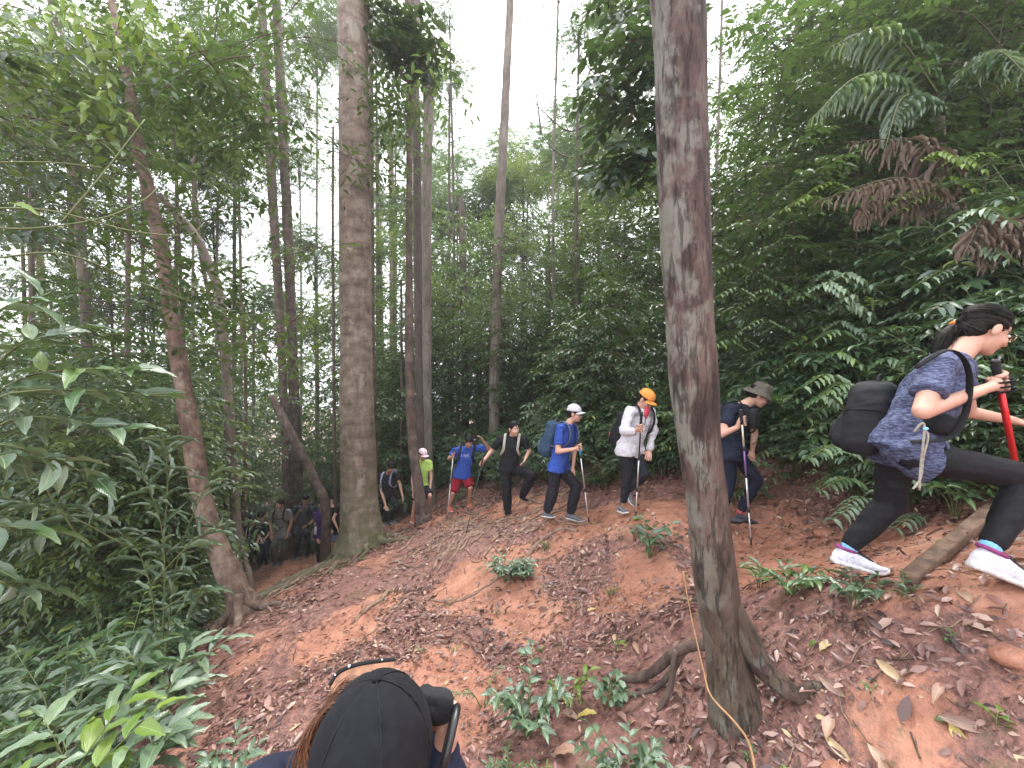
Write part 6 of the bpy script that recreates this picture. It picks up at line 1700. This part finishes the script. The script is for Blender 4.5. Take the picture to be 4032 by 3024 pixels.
seedling('large grey green rosette at the foot of the near trunk', 2680, 2960, 1.6, 5, 'ovate', 'leaf_blue', .12, .52, 6, .12, 1.0)
seedling('tiny fern clump under the broad-leaved bush', 2000, 2960, 1.95, 7, 'lance', 'leaf_one', .035, .3, 13, .14, 1.0, arch=.4)
seedling('yellow green sprig at the bottom edge of the slope', 2130, 3000, 1.85, 3, 'lance', 'leaf_lime', .04, .3, 8, .09, .8)
seedling('feathery fern frond beside the worn clay patch', 1900, 2720, 2.5, 3, 'lance', 'leaf_one', .04, .3, 14, .20, 1.2, arch=.3)
seedling('narrow-leaved sprig on the bank below the near striding woman', 3110, 2400, 2.3, 8, 'lance', 'leaf_one', .10, .34, 6, .18, .9)
seedling('spreading seedling in the middle of the eroded bank', 3360, 2420, 1.95, 5, 'ovate', 'leaf_blue', .10, .34, 7, .16, 1.0)
seedling('green seedling beside the near trunk at knee height', 2990, 2290, 2.6, 3, 'ovate', 'leaf_one', .09, .4, 6, .16, .7)
seedling('curly pale sprig at the lower end of the plank step', 3560, 2330, 1.85, 3, 'ovate', 'leaf_blue', .035, .55, 9, .10, .6)
seedling('single long leaf on a wiry stem low on the right', 3660, 2790, 1.45, 1, 'ovate', 'leaf_one', .08, .4, 3, .07, 1.4)
seedling('bright two-leaved seedling at the bottom right corner', 3920, 3010, 1.35, 1, 'obov', 'leaf_lime', .10, .42, 4, .07, .5)
seedling('tall leafy plant at the far end of the plank step', 3760, 2240, 2.5, 5, 'ovate', 'leaf_one', .13, .28, 7, .25, .6, whorl=True)
seedling('upright single leaf in front of the white shoe', 3460, 2345, 1.95, 1, 'obov', 'leaf_one', .10, .36, 2, .07, .2)
seedling('weedy tuft by the far roots', 2150, 2150, 4.6, 5, 'lance', 'leaf_lime', .03, .4, 8, .09, 1)
seedling('mossy weed tuft in the centre of the slope', 2400, 2330, 3.5, 6, 'lance', 'leaf_one', .025, .4, 8, .08, 1)
for k in range(16):
    px, py = random.uniform(1500, 3900), random.uniform(2250, 2950); d = 2 + (2950 - py) / 700 * 2.2 if px < 2800 else 1.5 + (2950 - py) / 700
    seedling('tiny sprig poking through the litter', px, py, d, 2, 'ovate', random.choice(['leaf_one', 'leaf_lime']), .028, .5, 5, .05, .8, group='tiny sprigs on the slope')
# bottom left: large-leaved plants at the edge of the slope
for k, (px, py, d, lab, kind, mat, L, nst, H) in enumerate([
    (140, 3300, 1.75, 'large-leaved plant with lime new leaves in the bottom left corner', 'ovate', 'leaf_lime', .22, 5, .55),
    (330, 3250, 1.9, 'jagged green plant beside the corner plant at the bottom left', 'ovate', 'leaf_pale', .22, 7, .5),
    (560, 3150, 2.1, 'broad pale green plant left of the capped person', 'ovate', 'leaf_pale', .20, 6, .38),
    (620, 2820, 2.7, 'long-leaved plant leaning over the clay edge at the left', 'lance', 'leaf_pale', .27, 8, .5),
    (250, 2860, 2.6, 'tangled long-leaved plant on the left bank', 'lance', 'leaf_one', .27, 10, .7),
    (480, 2600, 3.2, 'yellow green tipped sapling on the left bank', 'lance', 'leaf_lime', .13, 6, .75),
    (60, 2700, 2.9, 'leafy plant at the left edge above the corner plant', 'ovate', 'leaf_pale', .22, 9, .8),
    (900, 3080, 2.0, 'low pale-leaved plant just left of the capped person', 'ovate', 'leaf_blue', .10, 5, .18),
    (660, 2560, 3.4, 'grey green plant under the narrow-leaved tree', 'ovate', 'leaf_blue', .12, 6, .3)]):
    seedling(lab, px, py, d, nst, kind, mat, L, .40 if kind == 'ovate' else .2, 8, H, .75, name='shrub')
# narrow-leaved tree in front of the leaning trunk (long strap leaves)
nt_root = empty('shrub', P(640, 2700, 3.4), 'narrow strap-leaved shrub in front of the leaning blotched tree', 'shrub')
b0 = V3(nt_root.location)
for (p0, p1, p2, n_) in [((640, 2700, 3.4), (560, 2200, 3.3), (300, 1990, 3.0), 26), ((640, 2700, 3.4), (700, 2200, 3.4), (840, 1850, 3.4), 22), ((640, 2600, 3.4), (640, 2100, 3.3), (520, 1780, 3.2), 24), ((600, 2300, 3.3), (740, 2150, 3.3), (860, 2080, 3.4), 16),
                         ((640, 2400, 3.3), (760, 2330, 3.3), (820, 2330, 3.3), 14), ((500, 2150, 3.2), (250, 2020, 3.0), (20, 1960, 2.9), 20), ((300, 2100, 3), (120, 1850, 2.8), (-20, 1780, 2.7), 16), ((640, 2200, 3.4), (660, 1900, 3.4), (640, 1700, 3.4), 18)]:
    pts = smooth_line([V3(P(*p0)) - b0, V3(P(*p1)) - b0, V3(P(*p2)) - b0], 14)
    stem_part(nt_root, pts, np.linspace(.007, .002, 14), 'stem_green', 'branch')
    for j in range(n_):
        u = .3 + .7 * j / n_; p = np.array([np.interp(u, np.linspace(0, 1, 14), pts[:, c]) for c in range(3)])
        a = j * 2.4; t_ = norm(pts[-1] - pts[5])
        d_ = t_ * .6 + np.array([math.cos(a), math.sin(a) * .7, random.uniform(-.7, .5)]) * .9
        l_ = random.uniform(.16, .30); put_leaf(nt_root, LM[('lance', 'leaf_pale' if random.random() < .65 else 'leaf_blue')], p, d_, UP + rv(.5), l_, l_ * .10)
# broad-leaved branch reaching in from the left
br_root = empty('shrub', P(-260, 1900, 2.6), 'broad dark-leaved bush reaching in from the left edge', 'shrub'); b0 = V3(br_root.location)
for (p1, p2, n_) in [((60, 1500, 2.6), (600, 1450, 2.8), 13), ((60, 1650, 2.5), (520, 1700, 2.7), 12), ((0, 1420, 2.5), (330, 1280, 2.7), 9), ((0, 1560, 2.4), (700, 1560, 3.0), 14), ((-50, 1800, 2.3), (330, 1820, 2.6), 10), ((-80, 1300, 2.4), (200, 1150, 2.7), 8), ((0, 1750, 2.5), (420, 1900, 2.9), 11), ((-60, 2050, 2.3), (250, 2100, 2.6), 9), ((-60, 2250, 2.2), (200, 2330, 2.5), 9)]:
    pts = smooth_line([(0, 0, 0), V3(P(*p1)) - b0, V3(P(*p2)) - b0], 14); stem_part(br_root, pts, np.linspace(.010, .003, 14), 'stem_green', 'branch')
    for j in range(n_):
        u = .45 + .55 * j / n_; p = np.array([np.interp(u, np.linspace(0, 1, 14), pts[:, c]) for c in range(3)])
        a = j * 2.4; t_ = norm(pts[-1] - pts[6]); l_ = random.uniform(.15, .27)
        put_leaf(br_root, LM[('ovate', random.choice(['leaf_pale', 'leaf_blue', 'leaf_pale', 'leaf_one']))], p, t_ * .7 + np.array([math.cos(a), math.sin(a), random.uniform(-.5, .3)]) * .8, UP + rv(.4), l_, l_ * .42)
mb_ = empty('shrub', P(-200, 1000, 2.0), 'bare twigs with one large yellow green leaf at the left edge', 'shrub'); b0 = V3(mb_.location)
for pl in ([(-100, 820, 2.0), (200, 830, 2.1), (520, 910, 2.4), (740, 925, 2.7), (800, 880, 2.8)], [(-100, 890, 2.0), (120, 900, 2.1), (400, 860, 2.3), (560, 790, 2.5), (620, 740, 2.6)], [(-60, 640, 2.2), (200, 640, 2.4), (400, 660, 2.6)], [(240, 880, 2.2), (400, 690, 2.3), (570, 470, 2.5)], [(-50, 1020, 2.0), (250, 1000, 2.2), (520, 1100, 2.6), (760, 1190, 2.9)]):
    stem_part(mb_, smooth_line([V3(P(*q)) - b0 for q in pl], 16), np.linspace(.0055, .003, 16), 'stem_green', 'twig')
put_leaf(mb_, LM[('ovate', 'leaf_lime')], V3(P(40, 800, 1.9)) - b0, (1, .1, -.25), (0, -.5, 1), .13, .05)
# yellow green leaf sprays, top left
yl = empty('shrub', P(520, 1100, 4.2), 'bright yellow green leaf sprays hanging over the leaning trunk', 'shrub'); b0 = V3(yl.location)
for (px, py, d) in [(500, 180, 3.6), (420, 300, 3.6), (360, 400, 3.7), (560, 140, 3.5), (280, 240, 3.8), (560, 60, 3.4), (680, 90, 3.6), (470, 430, 3.7), (200, 160, 3.8), (280, 20, 3.2), (100, 200, 3.8), (460, 120, 3.5), (40, 60, 3.6), (150, 330, 3.9), (330, 130, 3.5), (620, 230, 3.9), (90, 420, 3.8), (240, 480, 4.0), (400, 520, 3.9), (20, 250, 3.6), (740, 180, 4.0), (210, 60, 3.5)]:
    c = V3(P(px, py, d)) - b0; dr = norm(np.array([random.uniform(-1, 1), random.uniform(-.4, .4), random.uniform(-.9, -.1)]))
    pts = np.stack([c - dr * .25, c, c + dr * .2]); stem_part(yl, smooth_line(pts, 6), .0025, 'stem_green', 'twig')
    for j in range(8):
        a = j * 2.4; l_ = random.uniform(.12, .18)
        put_leaf(yl, LM[('ovate', 'leaf_lime')], c + dr * (-.2 + .05 * j), dr * .7 + np.array([math.cos(a), math.sin(a), -.4]), UP + rv(.6), l_, l_ * .42)

# pinnate shrubs on the right slope, leaves built one by one on the nearest ones
def pinnate(label, base, fronds, mat='leaf_one', L=.07, W=.42, n=9):
    root = empty('shrub', base, label, 'shrub'); b0 = V3(base)
    for p0, p1, p2 in fronds:
        pts = smooth_line([V3(P(*p0)) - b0, V3(P(*p1)) - b0, V3(P(*p2)) - b0], 12); stem_part(root, pts, np.linspace(.005, .002, 12), 'stem_green', 'branch')
        t_ = norm(np.gradient(pts, axis=0))
        for j in range(n * 2):
            u = .12 + .88 * (j // 2) / (n - 1); k_ = min(11, int(u * 11)); p = pts[k_]
            s2 = norm(np.cross(t_[k_], UP)) * (1 if j % 2 else -1); l_ = L * (1.1 - .35 * u) * random.uniform(.9, 1.1)
            put_leaf(root, LM[('ovate', mat)], p, t_[k_] * .5 + s2 + np.array([0, 0, -.45]), UP + rv(.12), l_, l_ * W)
    return root
def frset(cx_, cy_, d, n, sx=260, sy=160):
    out = []
    for k in range(n):
        x0, y0 = cx_ + random.uniform(-sx, sx) * .7, cy_ + random.uniform(-sy, sy); s_ = random.choice([-1, -1, 1]); dd = d + random.uniform(-.35, .35)
        if d < 4.2 and 2600 < x0 < 3300: x0 = max(x0, 3150 + random.uniform(0, 80)); s_ = 1
        out.append(((x0, y0, dd + .1), (x0 + s_ * 75, y0 - 40, dd - .05), (x0 + s_ * 165, y0 + 10, dd - .2)))
    return out
pinnate('pinnate-leaved shrub just above the head of the bucket-hat hiker', on(3180, 2000, 4.6), frset(3060, 1300, 4.8, 9), L=.095)
pinnate('pale new-leaved pinnate shrub between the bucket-hat hiker and the near woman', on(3350, 2000, 4.0), frset(3330, 1260, 3.9, 9), 'leaf_pale', L=.13)
pinnate('drooping pinnate fronds behind the backpack of the near woman', on(3350, 2000, 3.6), frset(3300, 1480, 3.5, 10), 'leaf_one', L=.125)
pinnate('lush pinnate plant at the foot of the slope behind the near woman', on(3250, 2050, 3.5), frset(3400, 1850, 3.2, 8, 120, 140) + frset(3060, 1900, 4.5, 9, 220, 120), 'leaf_one', L=.115)
pinnate('ferny pinnate plant low behind the striding legs', on(3700, 2050, 3.2), frset(3620, 1990, 3.0, 12, 250, 110), 'leaf_blue', L=.10)
pinnate('bright pinnate spray high on the right slope', on(3500, 1700, 4.6), frset(3240, 800, 4.4, 5, 200, 60), 'leaf_lime', L=.12)
pinnate('yellow green pinnate spray at the right edge of the slope', on(3900, 1500, 4.0), frset(3760, 760, 3.8, 7, 260, 160), 'leaf_lime', L=.11)
pinnate('blue green pinnate spray beyond the near woman\'s head', on(3900, 1700, 3.6), frset(3850, 980, 3.4, 7, 220, 130), 'leaf_pale', L=.13)
pinnate('light pinnate spray beside the top of the large near trunk', on(2960, 1900, 5.5), frset(2980, 1150, 5.2, 8, 200, 220), 'leaf_one', L=.14)
for k, (px, py, d) in enumerate([(3440, 1220, 3.6), (3080, 1600, 3.8), (3550, 1340, 3.5), (3420, 1500, 3.5), (3340, 1760, 3.3)]):
    seedling('pale yellow young leaves tipping a shrub on the right slope', 0, 0, 0, 2, 'ovate', 'leaf_lime', .08, .45, 5, .12, .6, world=P(px, py, d), group='pale young leaf tips on the right slope')

for lab, cx_, cy_, d_, mt in (('broad pale-leaved shrub between the bucket hat and the backpack of the near woman', 3200, 1650, 4.2, 'leaf_pale'), ('large-leaved shrub right behind the bucket-hat hiker at knee height', 3130, 1800, 4.3, 'leaf_blue'),
                          ('glossy broad-leaved shrub above the backpack of the near woman', 3400, 1380, 4.0, 'leaf_one'), ('pale broad-leaved shrub between the white jacket and the large trunk', 2610, 1800, 5.6, 'leaf_pale'), ('whorled pale plant behind the legs of the hiker in the pale cap', 2390, 1880, 6.0, 'leaf_pale')):
    b_ = P(cx_, cy_, d_); b_.z = max(b_.z - .25, gz(b_.x, b_.y)); seedling(lab, 0, 0, 0, 9, 'ovate', mt, .16 if d_ < 5 else .14, .42, 7, .5, .8, world=b_, name='shrub')
# ------------------------------------------------------------------ palms
def frond(root, pts, n, L, mat, droop=.9, W=.07, tipf=.35, jitter=.12):
    b0 = V3(root.location); l = smooth_line([V3(P(*q)) - b0 for q in pts], 24)
    stem_part(root, l, np.linspace(.014, .003, 24), 'stem_brown' if mat == 'leaf_dead' else 'stem_green', 'frond_rib'); t_ = norm(np.gradient(l, axis=0))
    for j in range(n * 2):
        u = .1 + .9 * (j // 2) / n; k_ = min(23, int(u * 23)); s2 = norm(np.cross(t_[k_], UP)) * (1 if j % 2 else -1)
        ll = L * math.sin(math.pi * (u * .75 + .2)) * random.uniform(.85, 1.1)
        put_leaf(root, LM[('lance', mat)], l[k_], t_[k_] * .45 + s2 * .8 - UP * droop + rv(jitter), s2 * .3 + UP + rv(.2), ll, ll * W, 'leaflet')
pm = empty('palm', on(3700, 1500, 5.0), 'palm with long green fronds hanging high on the right', 'palm')
v, f = tube(np.array([(0, 0, -.3), (.05, 0, 1.2), (0, 0, V3(P(3700, 420, 4.8))[2] - pm.location.z)]), [.09, .07, .05], 10, .2); mb = MB(); mb.add(v, f); mb.build('trunk', M['bark_dark'], pm, world=False)
frond(pm, [(3700, 420, 4.7), (3420, 290, 4.2), (3180, 480, 3.9)], 26, .42, 'leaf_one', 1.0)
frond(pm, [(3700, 380, 4.7), (3500, 120, 4.5), (3250, 190, 4.3)], 24, .45, 'leaf_one', 1.0)
frond(pm, [(3720, 400, 4.7), (3900, 200, 4.2), (4080, 330, 3.8)], 24, .45, 'leaf_one', .8)
frond(pm, [(3700, 420, 4.7), (3560, 380, 4.2), (3480, 600, 4.0)], 20, .38, 'leaf_blue', .8)
pd = empty('palm', on(3750, 1600, 4.6), 'dead brown palm fronds draped over the right slope', 'palm')
v, f = tube(np.array([(0, 0, -.3), (.05, 0, .4), (0, 0, V3(P(3750, 760, 4.4))[2] - pd.location.z)]), [.07, .06, .05], 10, .2); mb = MB(); mb.add(v, f); mb.build('trunk', M['bark_dark'], pd, world=False)
frond(pd, [(3780, 800, 4.2), (3550, 700, 3.9), (3190, 800, 3.7)], 26, .36, 'leaf_dead', 1.1)
frond(pd, [(3760, 760, 4.2), (3640, 560, 4.1), (3320, 560, 4.0)], 24, .40, 'leaf_dead', 1.2, jitter=.3)
frond(pd, [(3700, 820, 4.1), (3450, 780, 4.0), (3380, 900, 3.9)], 18, .34, 'leaf_dead', 1.2, jitter=.3)
pd2 = empty('palm', on(3990, 1800, 3.6), 'tuft of dead brown palm fronds at the right edge behind the near woman', 'palm')
for q in ([(3990, 900, 3.3), (3880, 860, 3.1), (3790, 1010, 3.0)], [(4010, 930, 3.3), (3940, 880, 3.1), (3870, 1080, 3.0)], [(3990, 880, 3.3), (4060, 850, 3.1), (4080, 1060, 3.0)]):
    frond(pd2, q, 16, .34, 'leaf_dead', 1.3, jitter=.35)
stem_part(pd2, np.array([(0, 0, -.3), (0, 0, V3(P(3990, 900, 3.3))[2] - pd2.location.z)]), .05, 'stem_brown', 'trunk')

# ------------------------------------------------------------------ fallen leaves one can pick out, roots, plank, stones
def slope_at(px, py):
    col_ = min([(1500, 'left of the capped person'), (1900, 'right of the capped person'), (2150, 'by the broad-leaved bush'), (2500, 'left of the large near trunk'), (2950, 'beside the large near trunk'), (3250, 'below the near woman\'s rear shoe'), (3700, 'below the plank step'), (4000, 'at the right edge')], key=lambda q: abs(q[0] - px))[1]
    return ('upper slope ' if py < 2450 else 'middle slope ' if py < 2750 else 'lower slope ') + col_
for k in range(46):
    px, py = random.uniform(1300, 4000), random.uniform(2250, 3010); d = 2 + (3010 - py) / 750 * 2.3 if px < 2800 else 1.35 + (3010 - py) / 700 * .9
    q = P(px, py, d); nr = ground_normal(np.array([q.x]), np.array([q.y]))[0]; a = random.uniform(0, 6.3); t_ = norm(np.cross(nr, (math.cos(a), math.sin(a), .1))); l_ = random.uniform(.085, .14)
    kd_ = random.choice(['ovate', 'obov', 'lance']); o = put_leaf(None, LM[(kd_, 'fallen_leaf')], (q.x, q.y, gz(q.x, q.y) + .022), t_, nr + rv(.12), l_, l_ * random.uniform(.28, .45), 'fallen_leaf')
    tag(o, f"{dict(ovate='oval', obov='rounded', lance='narrow')[kd_]} pinkish brown dead leaf on the {slope_at(px, py)}", 'leaf', 'large dead leaves on the litter')
for lab, px, py, d, mat, l_, w_ in [('small yellow leaf near the right root of the near trunk', 3215, 2705, 1.9, 'leaf_lime', .05, .025), ('big pink leaf below the round-leaved seedling', 2270, 2860, 2.0, 'fallen_leaf', .15, .075), ('orange brown curled leaf by the near trunk roots', 2350, 2740, 2.2, 'fallen_leaf', .15, .05),
                                    ('white scrap on the dark mud by the right edge', 3830, 2468, 1.6, 'fallen_leaf', .04, .03), ('pale leaf lying at the pole tip of the hiker in the white jacket', 2530, 2070, 4.2, 'leaf_lime', .13, .06)]:
    q = P(px, py, d); nr = ground_normal(np.array([q.x]), np.array([q.y]))[0]; t_ = norm(np.cross(nr, (.3, 1, .1)))
    tag(put_leaf(None, LM[('ovate', mat)], (q.x, q.y, gz(q.x, q.y) + .03), t_, nr, l_, w_, 'fallen_leaf'), lab, 'leaf')
def gp(px, py, d): q = P(px, py, d); return q.x, q.y
def dep(py): return float(np.interp(py, [1990, 2030, 2060, 2110, 2170, 2250, 2350, 2500, 2700, 2900], [7.2, 6.3, 5.8, 5.2, 4.7, 4.2, 3.8, 3.3, 2.75, 2.3]))
def proot(pl, r0, r1=None, label=None, mat=None, lift=.3):
    n = len(pl); rr = np.linspace(r0, r1 or r0 * .35, n)
    root_tube(None, [(*gp(px, py, dep(py)), rr[k] * lift, rr[k]) for k, (px, py) in enumerate(pl)], mat, 'tree_root', label=label, group=None if label else 'roots crossing the trail')
    o = [x for x in bpy.data.objects if x.name.startswith('tree_root')][-1]
proot([(2270, 2160), (2210, 2140), (2120, 2165), (2060, 2205), (1960, 2235), (1860, 2262), (1780, 2262), (1690, 2250)], .028, .014, 'long pale root snaking across the open slope behind the bluish bush')
proot([(1690, 2250), (1665, 2262), (1668, 2300), (1675, 2330)], .012, .006, 'short forked root end pointing down the slope')
proot([(1700, 2260), (1730, 2300), (1770, 2345)], .010, .004, 'thin root branching off the long pale root')
proot([(1930, 1955), (1880, 2010), (1800, 2080), (1700, 2160)], .020, .014, 'straight fallen stick across the roots below the maroon shorts')
proot([(1560, 2190), (1500, 2250), (1430, 2310), (1400, 2350)], .034, .014, 'thick root running down left of the slope from the mottled trunk')
proot([(1610, 2240), (1540, 2310), (1490, 2380)], .022, .01, 'second root running down below the mottled trunk')
proot([(1490, 2380), (1440, 2450), (1410, 2480)], .012, .006, 'thin root tail on the litter below the mottled trunk')
proot([(2320, 2070), (2230, 2072), (2130, 2095), (2040, 2120), (1980, 2122)], .022, .01, 'pale root at the feet of the hiker in royal blue')
proot([(2560, 1970), (2500, 2010), (2430, 2055)], .018, .014, 'stick lying under the boots of the hiker in the white jacket')
for k in range(85):
    px, py = random.gauss(1830, 200), random.uniform(2005, 2150)
    if not 1480 < px < 2400: continue
    a = random.gauss(-.35, .35); ln = random.uniform(90, 230); pl = []
    for j in range(5):
        pl.append((px + ln * j / 4 * math.cos(a), py + ln * j / 4 * math.sin(a) * -.45 * -1 + random.gauss(0, 6))); a += random.gauss(0, .25)
    pl = [(x_, max(1995, y_)) for x_, y_ in pl]
    n = len(pl); r_ = random.uniform(.010, .027)
    root_tube(None, [(*gp(x_, y_, dep(y_)), r_ * .35, r_ * (1 - .15 * j)) for j, (x_, y_) in enumerate(pl)], M['root'], 'tree_root', label='one of the pale roots netting the trail below the hikers', group='roots netting the trail')
for k in range(44):    # roots streaming down the bank left of the mottled trunk
    x0, y0 = big.location.x + random.uniform(-.5, .3), big.location.y + random.uniform(-.6, .1); a = math.radians(random.uniform(205, 262)); ln = random.uniform(.9, 2.1); pl = []
    x_, y_ = x0, y0; r_ = random.uniform(.022, .055)
    for j in range(6):
        pl.append((x_, y_, r_ * .5, r_ * (1 - .14 * j))); x_ += math.cos(a) * ln / 5; y_ += math.sin(a) * ln / 5; a += random.gauss(0, .18)
    root_tube(None, pl, M['bark_big'] if k % 3 else M['root'], 'tree_root', label='one of the roots streaming down the bank left of the mottled trunk', group='roots streaming down the bank by the mottled trunk')
for k in range(14):   # fine roots in the eroded bank
    px, py = random.uniform(3050, 3900), random.uniform(2370, 2560); d = 2.0 - (py - 2370) / 500; x_, y_ = gp(px, py, d); a = random.uniform(2.5, 5.2); r_ = random.uniform(.002, .005); pl = []
    for j in range(5): pl.append((x_, y_, r_, r_ * (1 - .15 * j))); x_ += math.cos(a) * .07; y_ += math.sin(a) * .05; a += random.gauss(0, .4)
    root_tube(None, pl, M['root'], 'tree_root', label='one of the fine orange roots hanging out of the eroded bank', group='fine roots in the eroded bank', sides=5)
# wooden plank step
p0, p1 = V3(on(3585, 2285, 1.92)), V3(on(3900, 2118, 2.3))
p0[2] += .07; p1[2] += .075
ax = norm(p1 - p0); sd = norm(np.cross(UP, ax)); u2 = np.cross(ax, sd)
bm_v = []
for t_ in np.linspace(-.02, 1.35, 10):
    c = p0 + (p1 - p0) * t_
    w2, h2 = .034 + .002 * math.sin(t_ * 9), .045
    for sx_, sz_ in ((-1, -1), (-1, .8), (-.85, 1), (.85, 1), (1, .8), (1, -1)): bm_v.append(c + sd * w2 * sx_ + u2 * (h2 * sz_ - .045))
bm_v = np.array(bm_v); n6 = 6
q = np.array([(i * n6 + j, i * n6 + (j + 1) % n6, (i + 1) * n6 + (j + 1) % n6, (i + 1) * n6 + j) for i in range(9) for j in range(n6)])
M['plank'] = bark_mat('plank', [(0.3, (0.08, 0.045, 0.03)), (0.7, (0.24, 0.15, 0.10))], 30, stretch=(.3, .3, 1), bstr=.5, cracks=.3)
o = link('plank_step', rawmesh('plank_step', bm_v - p0, [q, np.array([[5, 4, 3, 2, 1, 0], [54, 55, 56, 57, 58, 59]])], M['plank'], smooth=False)); o.location = p0
tag(o, 'weathered timber edging a step under the near striding woman', 'timber')
# stones and clods
for k, (px, py, d, r_, lab) in enumerate([(3060, 2150, 2.9, .10, 'reddish stone at the trail edge behind the pole tip'), (3130, 2175, 2.8, .06, 'smaller reddish stone beside the trail-edge stone'), (3250, 2095, 3.3, .09, 'dark stone under the foot of the shrubs'), (3980, 2560, 1.45, .07, 'brown rounded stone in the mud at the right edge'),
                                      (3300, 2840, 1.5, .06, 'pale clod in the litter at the bottom right'), (1210, 2120, 9.9, .18, 'orange clay mound behind the far group')]):
    q = P(px, py, d); c = V3((q.x, q.y, gz(q.x, q.y) + r_ * .15)); v, f = ball((0, 0, 0), (r_, r_ * .8, r_ * .5), 12); v = v * (1 + .35 * (fbm(v[:, 0] / r_ * 1.3 + k * 5, v[:, 1] / r_ * 1.3 + v[:, 2] / r_, 5) - .5))[:, None]
    mb = MB(); mb.add(v, f, 0); me = mb.mesh('stone', M['soil']); me.attributes.new('clay', 'FLOAT', 'POINT').data.foreach_set('value', np.full(len(me.vertices), .9, np.float32))
    o = link('stone', me); o.location = c; tag(o, lab, 'stone')

# ------------------------------------------------------------------ labels: tell look-alikes of one group apart by their order
from collections import defaultdict
same = defaultdict(list)
for o in S.objects:
    if o.parent is None and o.get('label') and o.get('category') in ('tree', 'sapling', 'shrub', 'leaf'): same[o['label']].append(o)
ORD = ['leftmost', 'second', 'third', 'fourth', 'fifth', 'sixth', 'seventh', 'eighth', 'ninth', 'tenth']
for lab, os_ in same.items():
    if 1 < len(os_) <= 10:
        os_.sort(key=lambda o: o.location.x / max(.5, o.location.y))
        for i, o in enumerate(os_):
            pre = ('left' if i == 0 else 'right') if len(os_) == 2 else ('rightmost' if i == len(os_) - 1 else ORD[i])
            o['label'] = f'{pre} {lab}' if 'group' in o else lab
